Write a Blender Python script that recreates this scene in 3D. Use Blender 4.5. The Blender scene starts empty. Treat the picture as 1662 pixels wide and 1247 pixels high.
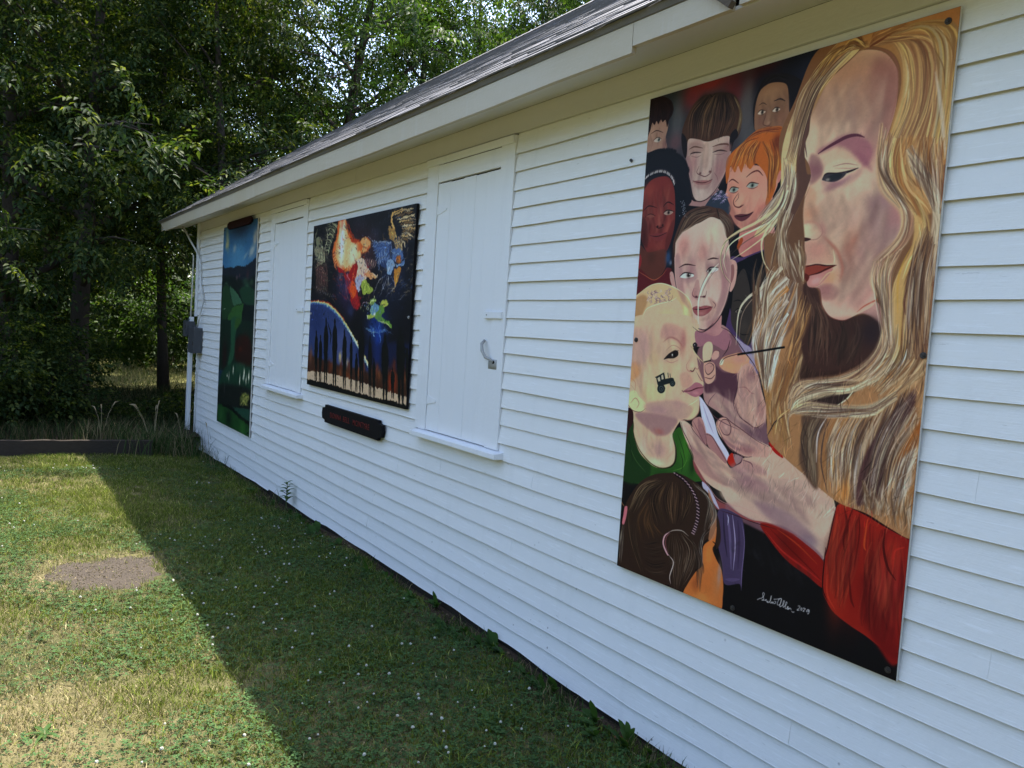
import bpy, bmesh, math, random
import numpy as np
from mathutils import Vector, Matrix
from math import radians, sin, cos, tan, pi, atan2, sqrt

random.seed(7)
RNG = np.random.default_rng(11)
S = bpy.context.scene

# ------------------------------------------------------------------ camera
FOCAL = 1270.363 / 1662.0 * 36.0
CYAW, CPIT, CROL = -0.971351512, -0.0640941031, 0.0622801452
CAM = Vector((0.0, -2.44079, 1.73317))
_fw = Vector((sin(CYAW) * cos(CPIT), cos(CYAW) * cos(CPIT), sin(CPIT)))
_r = Vector((cos(CYAW), -sin(CYAW), 0.0))
_u = _r.cross(_fw)
_r2 = _r * cos(CROL) + _u * sin(CROL)
_u2 = -_r * sin(CROL) + _u * cos(CROL)
cd = bpy.data.cameras.new("camera")
cd.lens = FOCAL
cd.sensor_width = 36.0
cd.clip_start = 0.05
cd.clip_end = 2000.0
cam = bpy.data.objects.new("camera", cd)
S.collection.objects.link(cam)
cam.matrix_world = Matrix(((_r2.x, _u2.x, -_fw.x, CAM.x), (_r2.y, _u2.y, -_fw.y, CAM.y),
                           (_r2.z, _u2.z, -_fw.z, CAM.z), (0, 0, 0, 1)))
S.camera = cam

# ------------------------------------------------------------------ light
SUN_EL, SUN_AZ = 67.8, 325.0          # azimuth measured clockwise from +Y (the far side of the building)
SUN_STRENGTH, SKY_STRENGTH, EXPOSURE = 3.6, 0.15, 1.88
_el, _az = radians(SUN_EL), radians(SUN_AZ)
SUN_DIR = Vector((sin(_az) * cos(_el), cos(_az) * cos(_el), sin(_el)))   # towards the sun
w = bpy.data.worlds.new("World")
S.world = w
w.use_nodes = True
nt = w.node_tree
nt.nodes.clear()
sky = nt.nodes.new("ShaderNodeTexSky")
sky.sky_type = 'NISHITA'
sky.sun_disc = False
sky.sun_elevation = _el
sky.sun_rotation = _az
sky.air_density = 1.0
sky.dust_density = 2.2
sky.ozone_density = 1.0
bg = nt.nodes.new("ShaderNodeBackground")
bg.inputs[1].default_value = SKY_STRENGTH
wo = nt.nodes.new("ShaderNodeOutputWorld")
nt.links.new(sky.outputs[0], bg.inputs[0])
nt.links.new(bg.outputs[0], wo.inputs[0])
sl = bpy.data.lights.new("sun", 'SUN')
sl.energy = SUN_STRENGTH
sl.angle = radians(0.55)
sl.color = (1.0, 0.95, 0.86)
so = bpy.data.objects.new("sun", sl)
S.collection.objects.link(so)
so.rotation_euler = SUN_DIR.to_track_quat('Z', 'Y').to_euler()
so.location = SUN_DIR * 40

S.view_settings.view_transform = 'Standard'
S.view_settings.look = 'None'
S.view_settings.exposure = EXPOSURE
S.view_settings.gamma = 1.0
S.view_settings.use_curve_mapping = False
S.render.engine = 'CYCLES'
S.cycles.max_bounces = 7
S.cycles.diffuse_bounces = 4
S.cycles.glossy_bounces = 2
S.cycles.transmission_bounces = 4
S.cycles.transparent_max_bounces = 6
S.cycles.use_denoising = True

# ------------------------------------------------------------------ helpers
def tag(o, label=None, cat=None, group=None, kind=None):
    if label: o['label'] = label
    if cat: o['category'] = cat
    if group: o['group'] = group
    if kind: o['kind'] = kind
    return o

def empty(name, loc=(0, 0, 0), parent=None, rz=0.0):
    o = bpy.data.objects.new(name, None)
    o.empty_display_size = 0.1
    o.location = loc
    o.rotation_euler = (0, 0, rz)
    if parent: o.parent = parent
    S.collection.objects.link(o)
    return o

def link(name, me, parent=None, loc=None):
    o = bpy.data.objects.new(name, me)
    if parent: o.parent = parent
    if loc is not None: o.location = loc
    S.collection.objects.link(o)
    return o

def np_mesh(name, V, F, mat, smooth=False, cols=None, uv=None):
    """V (n,3) float, F (m,k) int of constant k"""
    V = np.asarray(V, np.float32); F = np.asarray(F, np.int32)
    me = bpy.data.meshes.new(name)
    k = F.shape[1]; m = F.shape[0]
    me.vertices.add(len(V)); me.vertices.foreach_set("co", V.ravel())
    me.loops.add(m * k); me.loops.foreach_set("vertex_index", F.ravel())
    me.polygons.add(m)
    me.polygons.foreach_set("loop_start", np.arange(0, m * k, k, dtype=np.int32))
    me.polygons.foreach_set("loop_total", np.full(m, k, np.int32))
    if smooth: me.polygons.foreach_set("use_smooth", np.ones(m, bool))
    if cols is not None:
        ca = me.color_attributes.new("col", 'FLOAT_COLOR', 'POINT')
        c = np.ones((len(V), 4), np.float32); c[:, :3] = cols
        ca.data.foreach_set("color", c.ravel())
    me.update(calc_edges=True)
    if mat: me.materials.append(mat)
    return me

class MB:
    """collects boxes, prisms and tubes for one mesh"""
    def __init__(s): s.v = []; s.f = []
    def add(s, vs, fs):
        b = len(s.v); s.v += [tuple(v) for v in vs]; s.f += [tuple(i + b for i in f) for f in fs]; return s
    def box(s, x0, x1, y0, y1, z0, z1, M=None):
        vs = [Vector((x, y, z)) for z in (z0, z1) for y in (y0, y1) for x in (x0, x1)]
        if M is not None: vs = [M @ v for v in vs]
        return s.add(vs, [(0, 2, 3, 1), (4, 5, 7, 6), (0, 1, 5, 4), (2, 6, 7, 3), (0, 4, 6, 2), (1, 3, 7, 5)])
    def prism(s, pts, y0, y1):
        """outline pts (x,z) counter-clockwise seen from -Y, from y0 (front) to y1 (back)"""
        n = len(pts)
        vs = [(x, y0, z) for x, z in pts] + [(x, y1, z) for x, z in pts]
        fs = [tuple(range(n)), tuple(range(2 * n - 1, n - 1, -1))]
        fs += [(i, i + n, (i + 1) % n + n, (i + 1) % n) for i in range(n)]
        return s.add(vs, fs)
    def tube(s, pts, rad, n=8, cap=True):
        pts = [Vector(p) for p in pts]
        if not hasattr(rad, '__len__'): rad = [rad] * len(pts)
        rings = []
        up = Vector((0.13, 0.27, 1)).normalized()
        for i, p in enumerate(pts):
            d = (pts[min(i + 1, len(pts) - 1)] - pts[max(i - 1, 0)])
            d = d.normalized() if d.length > 1e-9 else Vector((0, 0, 1))
            a = d.cross(up)
            if a.length < 1e-3: a = d.cross(Vector((1, 0, 0)))
            a.normalize(); b = d.cross(a)
            rings.append([p + (a * cos(2 * pi * k / n) + b * sin(2 * pi * k / n)) * rad[i] for k in range(n)])
        vs = [v for r in rings for v in r]; fs = []
        for i in range(len(pts) - 1):
            for k in range(n):
                fs.append((i * n + k, i * n + (k + 1) % n, (i + 1) * n + (k + 1) % n, (i + 1) * n + k))
        if cap:
            fs.append(tuple(range(n - 1, -1, -1))); fs.append(tuple(range((len(pts) - 1) * n, len(pts) * n)))
        return s.add(vs, fs)
    def mesh(s, name, mat, smooth=False, bevel=0.0):
        me = bpy.data.meshes.new(name)
        me.from_pydata(s.v, [], s.f)
        if bevel > 0:
            bm = bmesh.new(); bm.from_mesh(me)
            bmesh.ops.bevel(bm, geom=bm.edges[:], offset=bevel, segments=2, affect='EDGES', profile=0.6)
            bm.to_mesh(me); bm.free()
        if mat: me.materials.append(mat)
        if smooth:
            for p in me.polygons: p.use_smooth = True
        me.update()
        return me
    def obj(s, name, mat, parent=None, smooth=False, bevel=0.0):
        return link(name, s.mesh(name, mat, smooth, bevel), parent)

class N:
    """tiny node-tree builder"""
    def __init__(s, name, rough=0.6, spec=0.3):
        s.m = bpy.data.materials.new(name); s.m.use_nodes = True
        s.t = s.m.node_tree; s.b = s.t.nodes["Principled BSDF"]
        s.b.inputs["Roughness"].default_value = rough
        s.b.inputs["Specular IOR Level"].default_value = spec
        s.out = s.t.nodes["Material Output"]
    def n(s, typ, **kw):
        x = s.t.nodes.new(typ)
        for k, v in kw.items(): setattr(x, k, v)
        return x
    def l(s, a, b): s.t.links.new(a, b)
    def coord(s, scale=(1, 1, 1), out="Object"):
        tc = s.n("ShaderNodeTexCoord"); mp = s.n("ShaderNodeMapping")
        mp.inputs["Scale"].default_value = scale
        s.l(tc.outputs[out], mp.inputs[0]); return mp.outputs[0]
    def pos(s, scale=(1, 1, 1)):
        g = s.n("ShaderNodeNewGeometry"); mp = s.n("ShaderNodeMapping")
        mp.inputs["Scale"].default_value = scale
        s.l(g.outputs["Position"], mp.inputs[0]); return mp.outputs[0]
    def noise(s, vec, scale, detail=4, rough=0.55, out="Fac", dist=0.0):
        x = s.n("ShaderNodeTexNoise"); x.inputs["Scale"].default_value = scale
        x.inputs["Detail"].default_value = detail; x.inputs["Roughness"].default_value = rough
        x.inputs["Distortion"].default_value = dist
        s.l(vec, x.inputs["Vector"]); return x.outputs[out]
    def ramp(s, fac, stops, interp='LINEAR'):
        x = s.n("ShaderNodeValToRGB"); x.color_ramp.interpolation = interp
        e = x.color_ramp.elements
        while len(e) < len(stops): e.new(0.5)
        for i, (p, c) in enumerate(stops):
            e[i].position = p; e[i].color = (*c, 1) if hasattr(c, '__len__') else (c, c, c, 1)
        s.l(fac, x.inputs[0]); return x.outputs[0]
    def mix(s, fac, a, b, mode='MIX'):
        x = s.n("ShaderNodeMix", data_type='RGBA', blend_type=mode)
        for v, i in ((fac, 0), (a, 6), (b, 7)):
            if hasattr(v, 'is_linked'): s.l(v, x.inputs[i])
            elif hasattr(v, '__len__'): x.inputs[i].default_value = (*v, 1)
            else: x.inputs[i].default_value = v if i == 0 else (v, v, v, 1)
        return x.outputs[2]
    def math(s, op, a, b=0.0, clamp=False):
        x = s.n("ShaderNodeMath", operation=op, use_clamp=clamp)
        for v, i in ((a, 0), (b, 1)):
            if hasattr(v, 'is_linked'): s.l(v, x.inputs[i])
            else: x.inputs[i].default_value = v
        return x.outputs[0]
    def base(s, c):
        if hasattr(c, 'is_linked'): s.l(c, s.b.inputs["Base Color"])
        else: s.b.inputs["Base Color"].default_value = (*c, 1)
    def bump(s, h, strength=0.3, dist=0.01):
        x = s.n("ShaderNodeBump"); x.inputs["Strength"].default_value = strength
        x.inputs["Distance"].default_value = dist
        s.l(h, x.inputs["Height"]); s.l(x.outputs[0], s.b.inputs["Normal"])

# wall frame: X runs along the front wall (negative = away), Y into the building, Z up.
# C(k) is the height of clapboard joint k.
def C(k): return 1.92 + 0.1 * k

def px_ray(x, y):
    return (_fw + _r2 * ((x - 831) / 1270.363) - _u2 * ((y - 623.5) / 1270.363))
def px_at(x, dist, y=523.0):
    """point on the ground plane dist metres away in the direction seen at column x"""
    d = px_ray(x, y); d.z = 0; d.normalize()
    return Vector((CAM.x + d.x * dist, CAM.y + d.y * dist, 0))
# ------------------------------------------------------------------ materials
def mat_white_paint(name, base=(0.81, 0.80, 0.77), grain=(3, 60, 90), chips=True, seed=0.0):
    m = N(name, rough=0.45, spec=0.35)
    p = m.pos(grain)
    pp = m.pos((1, 1, 1))
    info = m.n("ShaderNodeObjectInfo")
    g = m.noise(p, 2.2, 6, 0.65)
    big = m.noise(pp, 1.3, 4, 0.6)
    vert = m.noise(m.pos((9, 9, 1.2)), 1.0, 4, 0.6)
    c = m.mix(m.math('MULTIPLY', big, 0.25), base, (0.70, 0.70, 0.70))
    c = m.mix(m.math('MULTIPLY', info.outputs["Random"], 0.07), c, (0.70, 0.71, 0.72))
    c = m.mix(m.ramp(vert, [(0.56, 0.0), (0.75, 0.22)]), c, (0.62, 0.62, 0.60))
    if chips:
        ch = m.noise(m.pos((5, 30, 30)), 3.0, 3, 0.6)
        c = m.mix(m.ramp(ch, [(0.70, 0.0), (0.715, 0.4)]), c, (0.45, 0.43, 0.40))
        sp = m.n("ShaderNodeTexVoronoi"); sp.inputs["Scale"].default_value = 9.0
        m.l(pp, sp.inputs["Vector"])
        g2 = m.n("ShaderNodeNewGeometry"); sx = m.n("ShaderNodeSeparateXYZ"); m.l(g2.outputs["Position"], sx.inputs[0])
        low = m.n("ShaderNodeMapRange"); low.inputs[1].default_value = 0.9; low.inputs[2].default_value = 0.0
        low.inputs[3].default_value = 0.0; low.inputs[4].default_value = 0.75
        m.l(sx.outputs[2], low.inputs[0])
        nv = m.n("ShaderNodeTexVoronoi"); nv.inputs["Scale"].default_value = 1.0
        m.l(m.pos((2.46, 0.01, 10.0)), nv.inputs["Vector"]); nv.inputs["Randomness"].default_value = 0.0
        c = m.mix(m.ramp(m.noise(m.pos((1.5, 8, 26)), 4.0, 5, 0.7), [(0.58, 0.0), (0.63, 0.45)]), c, (0.90, 0.90, 0.90))
        dots = m.ramp(sp.outputs["Distance"], [(0.035, 1.0), (0.06, 0.0)])
        c = m.mix(m.math('MULTIPLY', dots, low.outputs[0]), c, (0.10, 0.08, 0.06))
    m.base(c)
    m.bump(m.math('ADD', m.math('MULTIPLY', g, 0.7), m.noise(pp, 45, 3)), 0.35, 0.004)
    return m.m

M_SIDING = mat_white_paint("white_siding_paint")
M_TRIM = mat_white_paint("white_trim_paint", base=(0.80, 0.80, 0.80), grain=(60, 60, 4), chips=False)
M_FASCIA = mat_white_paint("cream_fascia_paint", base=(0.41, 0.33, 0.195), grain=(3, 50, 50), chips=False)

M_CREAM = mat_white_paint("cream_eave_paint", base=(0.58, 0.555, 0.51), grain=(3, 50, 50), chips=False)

def simple(name, col, rough=0.6, spec=0.3, nscale=20, var=0.25, bump=0.15, grain=(1, 1, 1), metal=0.0):
    m = N(name, rough, spec)
    f = m.noise(m.pos(grain), nscale, 5)
    m.base(m.mix(f, tuple(max(0, c * (1 - var)) for c in col), tuple(min(1, c * (1 + var)) for c in col)))
    m.b.inputs["Metallic"].default_value = metal
    if bump: m.bump(f, bump, 0.004)
    return m.m
M_BLACKBOARD = simple("black_sign_paint", (0.008, 0.007, 0.008), 0.6, 0.1, 30, 0.3)
M_REDBOARD = simple("dark_red_sign_paint", (0.025, 0.005, 0.006), 0.6, 0.1, 30, 0.3)
M_REDLETTER = simple("red_letter_paint", (0.13, 0.016, 0.013), 0.6, 0.2, 40, 0.2)
M_GREYBOX = simple("grey_enamel", (0.055, 0.058, 0.066), 0.45, 0.4, 12, 0.15)
M_PIPE = simple("white_conduit", (0.62, 0.62, 0.60), 0.45, 0.4, 12, 0.12)
M_RUST = simple("dark_rusty_steel", (0.035, 0.028, 0.024), 0.5, 0.5, 80, 0.4)
M_HARDWARE = simple("painted_iron", (0.36, 0.35, 0.33), 0.5, 0.4, 60, 0.3)
M_EDGE = simple("raw_panel_edge", (0.66, 0.63, 0.57), 0.7, 0.2, 60, 0.2)
M_BUTTSHADE = simple("raw_underside_butt_shade", (0.10, 0.085, 0.07), 0.9, 0.1, 20, 0.3, 0)  # raw underside, darkened to paint in the shadow line below each clapboard
M_GAP = simple("dark_gap", (0.01, 0.009, 0.008), 0.9, 0.05, 20, 0.2, 0)
M_SHEATH = simple("old_sheathing_board", (0.10, 0.08, 0.06), 0.9, 0.1, 12, 0.4, 0.3, (2, 20, 20))
M_FOUND = simple("dark_sill_beam", (0.03, 0.024, 0.018), 0.95, 0.1, 14, 0.4, 0.4)
M_TIMBER = simple("weathered_timber", (0.042, 0.034, 0.027), 0.9, 0.1, 9, 0.45, 0.5, (8, 1.5, 14))
M_SOIL = simple("garden_soil", (0.05, 0.036, 0.025), 0.95, 0.1, 10, 0.5, 0.6)
M_BARK = simple("tree_bark", (0.055, 0.045, 0.036), 0.95, 0.1, 14, 0.5, 0.9, (6, 6, 1.2))
M_STEM = simple("green_stem", (0.07, 0.10, 0.03), 0.7, 0.2, 30, 0.3, 0)
M_DRYSTEM = simple("dry_stem", (0.28, 0.22, 0.13), 0.8, 0.1, 30, 0.3, 0)

def mat_shingle():
    m = N("asphalt_shingle", 0.62, 0.5)
    info = m.n("ShaderNodeObjectInfo")
    g = m.noise(m.pos(), 260, 2, 0.6)
    b = m.noise(m.pos(), 5, 4, 0.6)
    isl = m.n("ShaderNodeNewGeometry")
    r = m.math('ADD', m.math('MULTIPLY', info.outputs["Random"], 0.5), m.math('MULTIPLY', isl.outputs["Random Per Island"], 0.5))
    c = m.mix(r, (0.055, 0.053, 0.056), (0.13, 0.125, 0.13))
    c = m.mix(m.ramp(b, [(0.42, 0.0), (0.7, 0.6)]), c, (0.035, 0.034, 0.036))
    c = m.mix(m.math('MULTIPLY', g, 0.5), c, (0.26, 0.25, 0.25))
    m.base(c); m.bump(g, 0.5, 0.003)
    return m.m
M_SHINGLE = mat_shingle()

def mat_leaf(name, c0, c1, c2, trans=0.35, tm=(1.75, 1.75, .5)):
    m = N(name, 0.55, 0.13)
    g = m.n("ShaderNodeNewGeometry")
    big = m.noise(m.pos(), 0.7, 3)
    c = m.ramp(g.outputs["Random Per Island"], [(0.0, c0), (0.6, c1), (1.0, c2)])
    c = m.mix(m.math('MULTIPLY', big, 0.7), c, tuple(x * 0.62 for x in c0))
    m.base(c)
    tr = m.n("ShaderNodeBsdfTranslucent"); ad = m.n("ShaderNodeMixShader")
    tc = m.mix(1.0, c, tm, 'MULTIPLY')
    m.l(tc, tr.inputs[0]); ad.inputs[0].default_value = trans
    m.l(m.b.outputs[0], ad.inputs[1]); m.l(tr.outputs[0], ad.inputs[2]); m.l(ad.outputs[0], m.out.inputs[0])
    return m.m
M_LEAF = mat_leaf("boxelder_leaf", (0.016, 0.034, 0.010), (0.033, 0.062, 0.014), (0.16, 0.185, 0.045), 0.38)
M_LEAF2 = mat_leaf("ash_leaf", (0.022, 0.046, 0.012), (0.044, 0.082, 0.018), (0.11, 0.145, 0.04), 0.38, (1.5, 1.75, .6))
M_WEED = mat_leaf("weed_leaf", (0.04, 0.09, 0.02), (0.065, 0.13, 0.03), (0.10, 0.17, 0.04), 0.3)

def mat_vcol(name, rough=0.7, spec=0.15, trans=0.3):
    m = N(name, rough, spec)
    a = m.n("ShaderNodeAttribute"); a.attribute_name = "col"
    m.base(a.outputs["Color"])
    if trans:
        tr = m.n("ShaderNodeBsdfTranslucent"); ad = m.n("ShaderNodeMixShader"); ad.inputs[0].default_value = trans
        m.l(a.outputs["Color"], tr.inputs[0])
        m.l(m.b.outputs[0], ad.inputs[1]); m.l(tr.outputs[0], ad.inputs[2]); m.l(ad.outputs[0], m.out.inputs[0])
    return m.m
M_BLADE = mat_vcol("grass_blade")
M_PETAL = simple("clover_petal", (0.45, 0.44, 0.37), 0.8, 0.1, 300, 0.25, 0)

def mat_ground():
    m = N("lawn_ground", 0.95, 0.08)
    p = m.pos()
    n1 = m.noise(p, 1.1, 5, 0.6); n2 = m.noise(p, 9, 5, 0.65); n3 = m.noise(p, 70, 3, 0.6)
    green = m.mix(n2, (0.02, 0.034, 0.009), (0.05, 0.066, 0.018))
    straw = m.mix(n3, (0.11, 0.09, 0.04), (0.25, 0.205, 0.11))
    c = m.mix(m.ramp(n1, [(0.42, 0.25), (0.62, 0.85)]), green, straw)
    # bare soil along the wall base, by distance from the wall
    g = m.n("ShaderNodeNewGeometry"); sx = m.n("ShaderNodeSeparateXYZ"); m.l(g.outputs["Position"], sx.inputs[0])
    y = m.math('ADD', sx.outputs[1], m.math('MULTIPLY', m.math('SUBTRACT', n2, 0.5), 0.28))
    near = m.n("ShaderNodeMapRange"); m.l(y, near.inputs[0])
    near.inputs[1].default_value = -0.24; near.inputs[2].default_value = -0.10
    soil = m.mix(n3, (0.028, 0.019, 0.012), (0.09, 0.066, 0.045))
    c = m.mix(near.outputs[0], c, soil)
    m.base(c)
    m.bump(m.math('ADD', n3, n2), 0.8, 0.02)
    return m.m
M_GROUND = mat_ground()

def mat_bare():
    m = N("bare_packed_dirt", 0.9, 0.15)
    p = m.pos(); n = m.noise(p, 7, 5, 0.7); f = m.noise(p, 130, 3, 0.6)
    c = m.mix(n, (0.036, 0.029, 0.023), (0.075, 0.060, 0.048))
    c = m.mix(m.ramp(f, [(0.50, 0.0), (0.66, 0.7)]), c, (0.11, 0.09, 0.065))
    m.base(c); m.bump(m.math('ADD', f, n), 0.5, 0.006)
    return m.m
M_BARE = mat_bare()
def mat_field():
    m = N("far_field_grass", 0.95, 0.05)
    p = m.pos(); n = m.noise(p, 0.5, 5); f = m.noise(p, 12, 4)
    c = m.mix(n, (0.12, 0.135, 0.035), (0.22, 0.20, 0.08)); c = m.mix(m.math('MULTIPLY', f, 0.4), c, (0.22, 0.2, 0.1))
    m.base(c); m.bump(f, 0.5, 0.03)
    return m.m
M_FIELD = mat_field()
# ------------------------------------------------------------------ ground
def wall_bottom(x):
    return float(np.interp(x, [-11.3, -10.65, -9, -7.97, -6.94, -6.15, -3.44, -2.9, -2.1, -1, 1.6],
                           [-.07, -.045, -.01, .012, .0, .03, .033, .012, .008, 0, 0]))
def ground_z(x, y):
    x = np.asarray(x, float); y = np.asarray(y, float)
    wb = np.interp(x, [-13, -11.3, -10.65, -9, -7.97, -6.94, -6.15, -3.44, -2.9, -2.1, -1, 1.6, 4],
                   [0, -.07, -.045, -.01, .012, .0, .03, .033, .012, .008, 0, 0, 0]) - 0.014 + .008 * np.sin(x * 6.1) * np.sin(x * 2.3 + 1)
    t = np.clip((y + 0.9) / 0.75, 0, 1); t = t * t * (3 - 2 * t)
    tr = np.clip((y + 0.16) / 0.10, 0, 1)
    z = wb * t - 0.03 * tr * (.6 + .4 * np.sin(x * 3.7))
    z = z + 0.012 * np.sin(x * 1.9 + 1.3 * np.sin(y * 1.7)) + 0.006 * np.sin(x * 5.3 + y * 4.1)
    z = z - 0.006
    z = np.where(y > 0.05, -0.15, z)
    far = np.clip((-12.6 - x) / 0.5, 0, 1)
    return z * (1 - far) + far * -0.02
def grid(xs, ys, zf):
    X, Y = np.meshgrid(xs, ys, indexing='ij')
    Z = zf(X, Y)
    n, m = X.shape
    V = np.stack([X, Y, Z], -1).reshape(-1, 3)
    i = np.arange(n - 1)[:, None] * m + np.arange(m - 1)[None, :]
    F = np.stack([i, i + m, i + m + 1, i + 1], -1).reshape(-1, 4)
    return V, F
xs = np.concatenate([[-300, -120, -50, -28, -18, -14], np.arange(-13, 3.01, 0.12), [6, 20, 80, 300]])
ys = np.concatenate([[-300, -100, -30, -12, -6], np.arange(-4.5, -0.6, 0.12), np.arange(-0.6, 0.13, 0.04), [1, 4, 8, 20, 60, 300]])
V, F = grid(xs, ys, ground_z)
tag(link("lawn_ground", np_mesh("lawn_ground", V, F, M_GROUND, smooth=True)), kind="structure")

# bare dirt patch, a thin uneven sheet lying on the lawn
def patch_r(a):
    # superellipse-like slab outline with ragged rim
    r = 1.0 / ((abs(cos(a)) ** 3.2 + abs(sin(a)) ** 3.2) ** (1 / 3.2))
    return r * (.96 + 0.09 * sin(3 * a + 1) + 0.06 * sin(7 * a) + 0.05 * sin(17 * a + 2))
PATCH = (-5.62, -1.73, 0.37, 0.34)
def in_patch(x, y, grow=1.0):
    dx = (x - PATCH[0]) / PATCH[2]; dy = (y - PATCH[1]) / PATCH[3]
    a = np.arctan2(dy, dx)
    r = 1.0 / ((np.abs(np.cos(a)) ** 3.2 + np.abs(np.sin(a)) ** 3.2) ** (1 / 3.2))
    r = r * (.96 + 0.09 * np.sin(3 * a + 1) + 0.06 * np.sin(7 * a) + 0.05 * np.sin(17 * a + 2))
    return np.hypot(dx, dy) < r * grow
vs = [(0, 0, 0)]; fs = []
NA, NR = 72, 7
for j in range(1, NR + 1):
    for i in range(NA):
        a = 2 * pi * i / NA; r = patch_r(a) * 1.08 * j / NR
        vs.append((PATCH[2] * r * cos(a), PATCH[3] * r * sin(a), 0))
for i in range(NA):
    fs.append((0, 1 + i, 1 + (i + 1) % NA))
me = bpy.data.meshes.new("bare_patch")
q = [(1 + (j - 1) * NA + i, 1 + j * NA + i, 1 + j * NA + (i + 1) % NA, 1 + (j - 1) * NA + (i + 1) % NA) for j in range(1, NR) for i in range(NA)]
vv = []
for k, (x, y, z) in enumerate(vs):
    e = 0.003 if k < 1 + (NR - 1) * NA else -0.012
    vv.append((x, y, float(ground_z(PATCH[0] + x, PATCH[1] + y)) + e + 0.003 * sin(x * 31) * cos(y * 27)))
me.from_pydata(vv, [], fs + q); me.materials.append(M_BARE)
for p in me.polygons: p.use_smooth = True
tag(link("bare_dirt_patch", me, loc=(PATCH[0], PATCH[1], 0)), kind="structure")

# ------------------------------------------------------------------ the building
XL, XR = -11.17, 1.5
WT = C(9.1)                                   # top of the clapboards
house = empty("wooden_building", (-4.8, 0, 0))
house_inv = Matrix.Translation((4.8, 0, 0))
tag(house, "long low white clapboard building with boarded window openings and grey shingle roof", "building")
def H(o):
    """parent to the building keeping world placement"""
    o.parent = house; o.matrix_parent_inverse = house_inv.copy(); return o
def Hp(o, parent):
    o.parent = parent; return o

wall = MB()
wall.box(-11.15, XR, 0.012, 0.10, -0.2, C(10.6))
wall = H(wall.obj("front_wall", M_SHEATH))
CAS = [(-8.02, -6.95), (-4.665, -3.65)]       # casings, X ranges
CZ0, CZ1 = C(-8.72), C(9.1)
rc = random.Random(5)
def board_mesh(x0, x1, k, thick):
    """one clapboard: butt edge down and proud, feathered top"""
    n = max(2, int((x1 - x0) / 0.22) + 1)
    z0, z1 = C(k), C(k + 1) + 0.012
    V = []; F = []
    ph = rc.uniform(0, 9)
    for i in range(n + 1):
        x = x0 + (x1 - x0) * i / n
        j = 0.0022 * sin(x * 2.3 + ph) + 0.0012 * sin(x * 7.1 + ph * 2) + rc.uniform(-.0006, .0006)
        if k == -19: j -= 0.022 * math.exp(-((x + 2.45) / 0.28) ** 2) - 0.008 * sin(x * 3.1)
        if k == -18: j -= 0.016 * math.exp(-((x + 2.45) / 0.28) ** 2) - 0.006 * math.exp(-((x + 3.1) / 0.15) ** 2)
        if k in (-15, -13, -12): j += 0.009 * max(0, 1 - abs(x + {-15: 6.9, -13: 5.35, -12: 3.1}[k]) / .06)
        zb = max(z0 + j, wall_bottom(x) + 0.004 * sin(x * 9) + 0.003 * sin(x * 23))
        t = thick + 0.0018 * sin(x * 1.3 + ph * 3)
        zt = max(z1, zb + 0.003)
        V += [(x, -t, zb), (x, -0.0045, min(zb + .011, zt - .001)), (x, -0.0035, zt), (x, -t + 0.0012, zb + 0.0015)]
        if i:
            b = (i - 1) * 4; c = i * 4
            F += [(b + 0, b + 1, c + 1, c + 0), (b + 3, c + 3, c + 2, b + 2), (b + 0, c + 0, c + 3, b + 3)]
    e = n * 4
    F += [(0, 3, 2, 1), (e, e + 1, e + 2, e + 3)]
    me = bpy.data.meshes.new("clapboard")
    me.from_pydata([(a, b, c) for a, b, c in V], [], F)
    me.materials.append(M_SIDING); me.materials.append(M_BUTTSHADE)
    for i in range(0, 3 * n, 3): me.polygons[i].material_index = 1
    return me
nb = 0
for k in range(-20, 9):
    spans = [(XL, XR)]
    zc = C(k + 0.5)
    if CZ0 < zc < CZ1 - 0.0:
        s2 = []; a = XL
        for c0, c1 in CAS:
            s2.append((a, c0 - 0.002)); a = c1 + 0.002
        s2.append((a, XR)); spans = s2
    for a, b in spans:
        cuts = [a]
        x = a + rc.uniform(1.4, 4.6)
        while x < b - 0.7:
            cuts.append(x); x += rc.uniform(2.4, 4.6)
        cuts.append(b)
        for i in range(len(cuts) - 1):
            if max(wall_bottom(cuts[i]), wall_bottom(cuts[i + 1])) > C(k + 1) and wall_bottom((cuts[i] + cuts[i + 1]) / 2) > C(k + 1): 
                continue
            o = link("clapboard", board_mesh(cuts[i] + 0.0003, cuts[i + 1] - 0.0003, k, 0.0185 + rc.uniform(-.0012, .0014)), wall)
            nb += 1
# frieze board, corner boards, sill beam
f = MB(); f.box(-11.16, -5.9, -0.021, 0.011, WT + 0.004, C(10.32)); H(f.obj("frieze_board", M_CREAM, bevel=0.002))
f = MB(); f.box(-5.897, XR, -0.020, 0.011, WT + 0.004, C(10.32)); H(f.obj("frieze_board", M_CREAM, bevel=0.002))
f = MB(); f.box(-11.2, XR, -0.0008, 0.011, -0.25, 0.06); H(f.obj("sill_beam", M_FOUND))
f = MB(); f.box(-11.285, -11.19, -0.03, 0.012, C(-2.2), C(10.3)); H(f.obj("corner_board", M_TRIM, bevel=0.003))
# lower corner board sprung away from the wall
mm = Matrix.Translation((-11.29, -0.03, C(-2.3))) @ Matrix.Rotation(radians(1.0), 4, 'Y')
f = MB(); f.box(-0.05, 0.06, -0.055, -0.012, -1.66, 0.0, mm); 
H(tag(f.obj("corner_board", M_TRIM, bevel=0.003), "lower length of corner board sprung away from the wall"))
f = MB(); f.box(-11.19, -11.172, -0.004, 0.011, -0.1, C(10.3)); H(f.obj("corner_gap", M_GAP))
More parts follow.
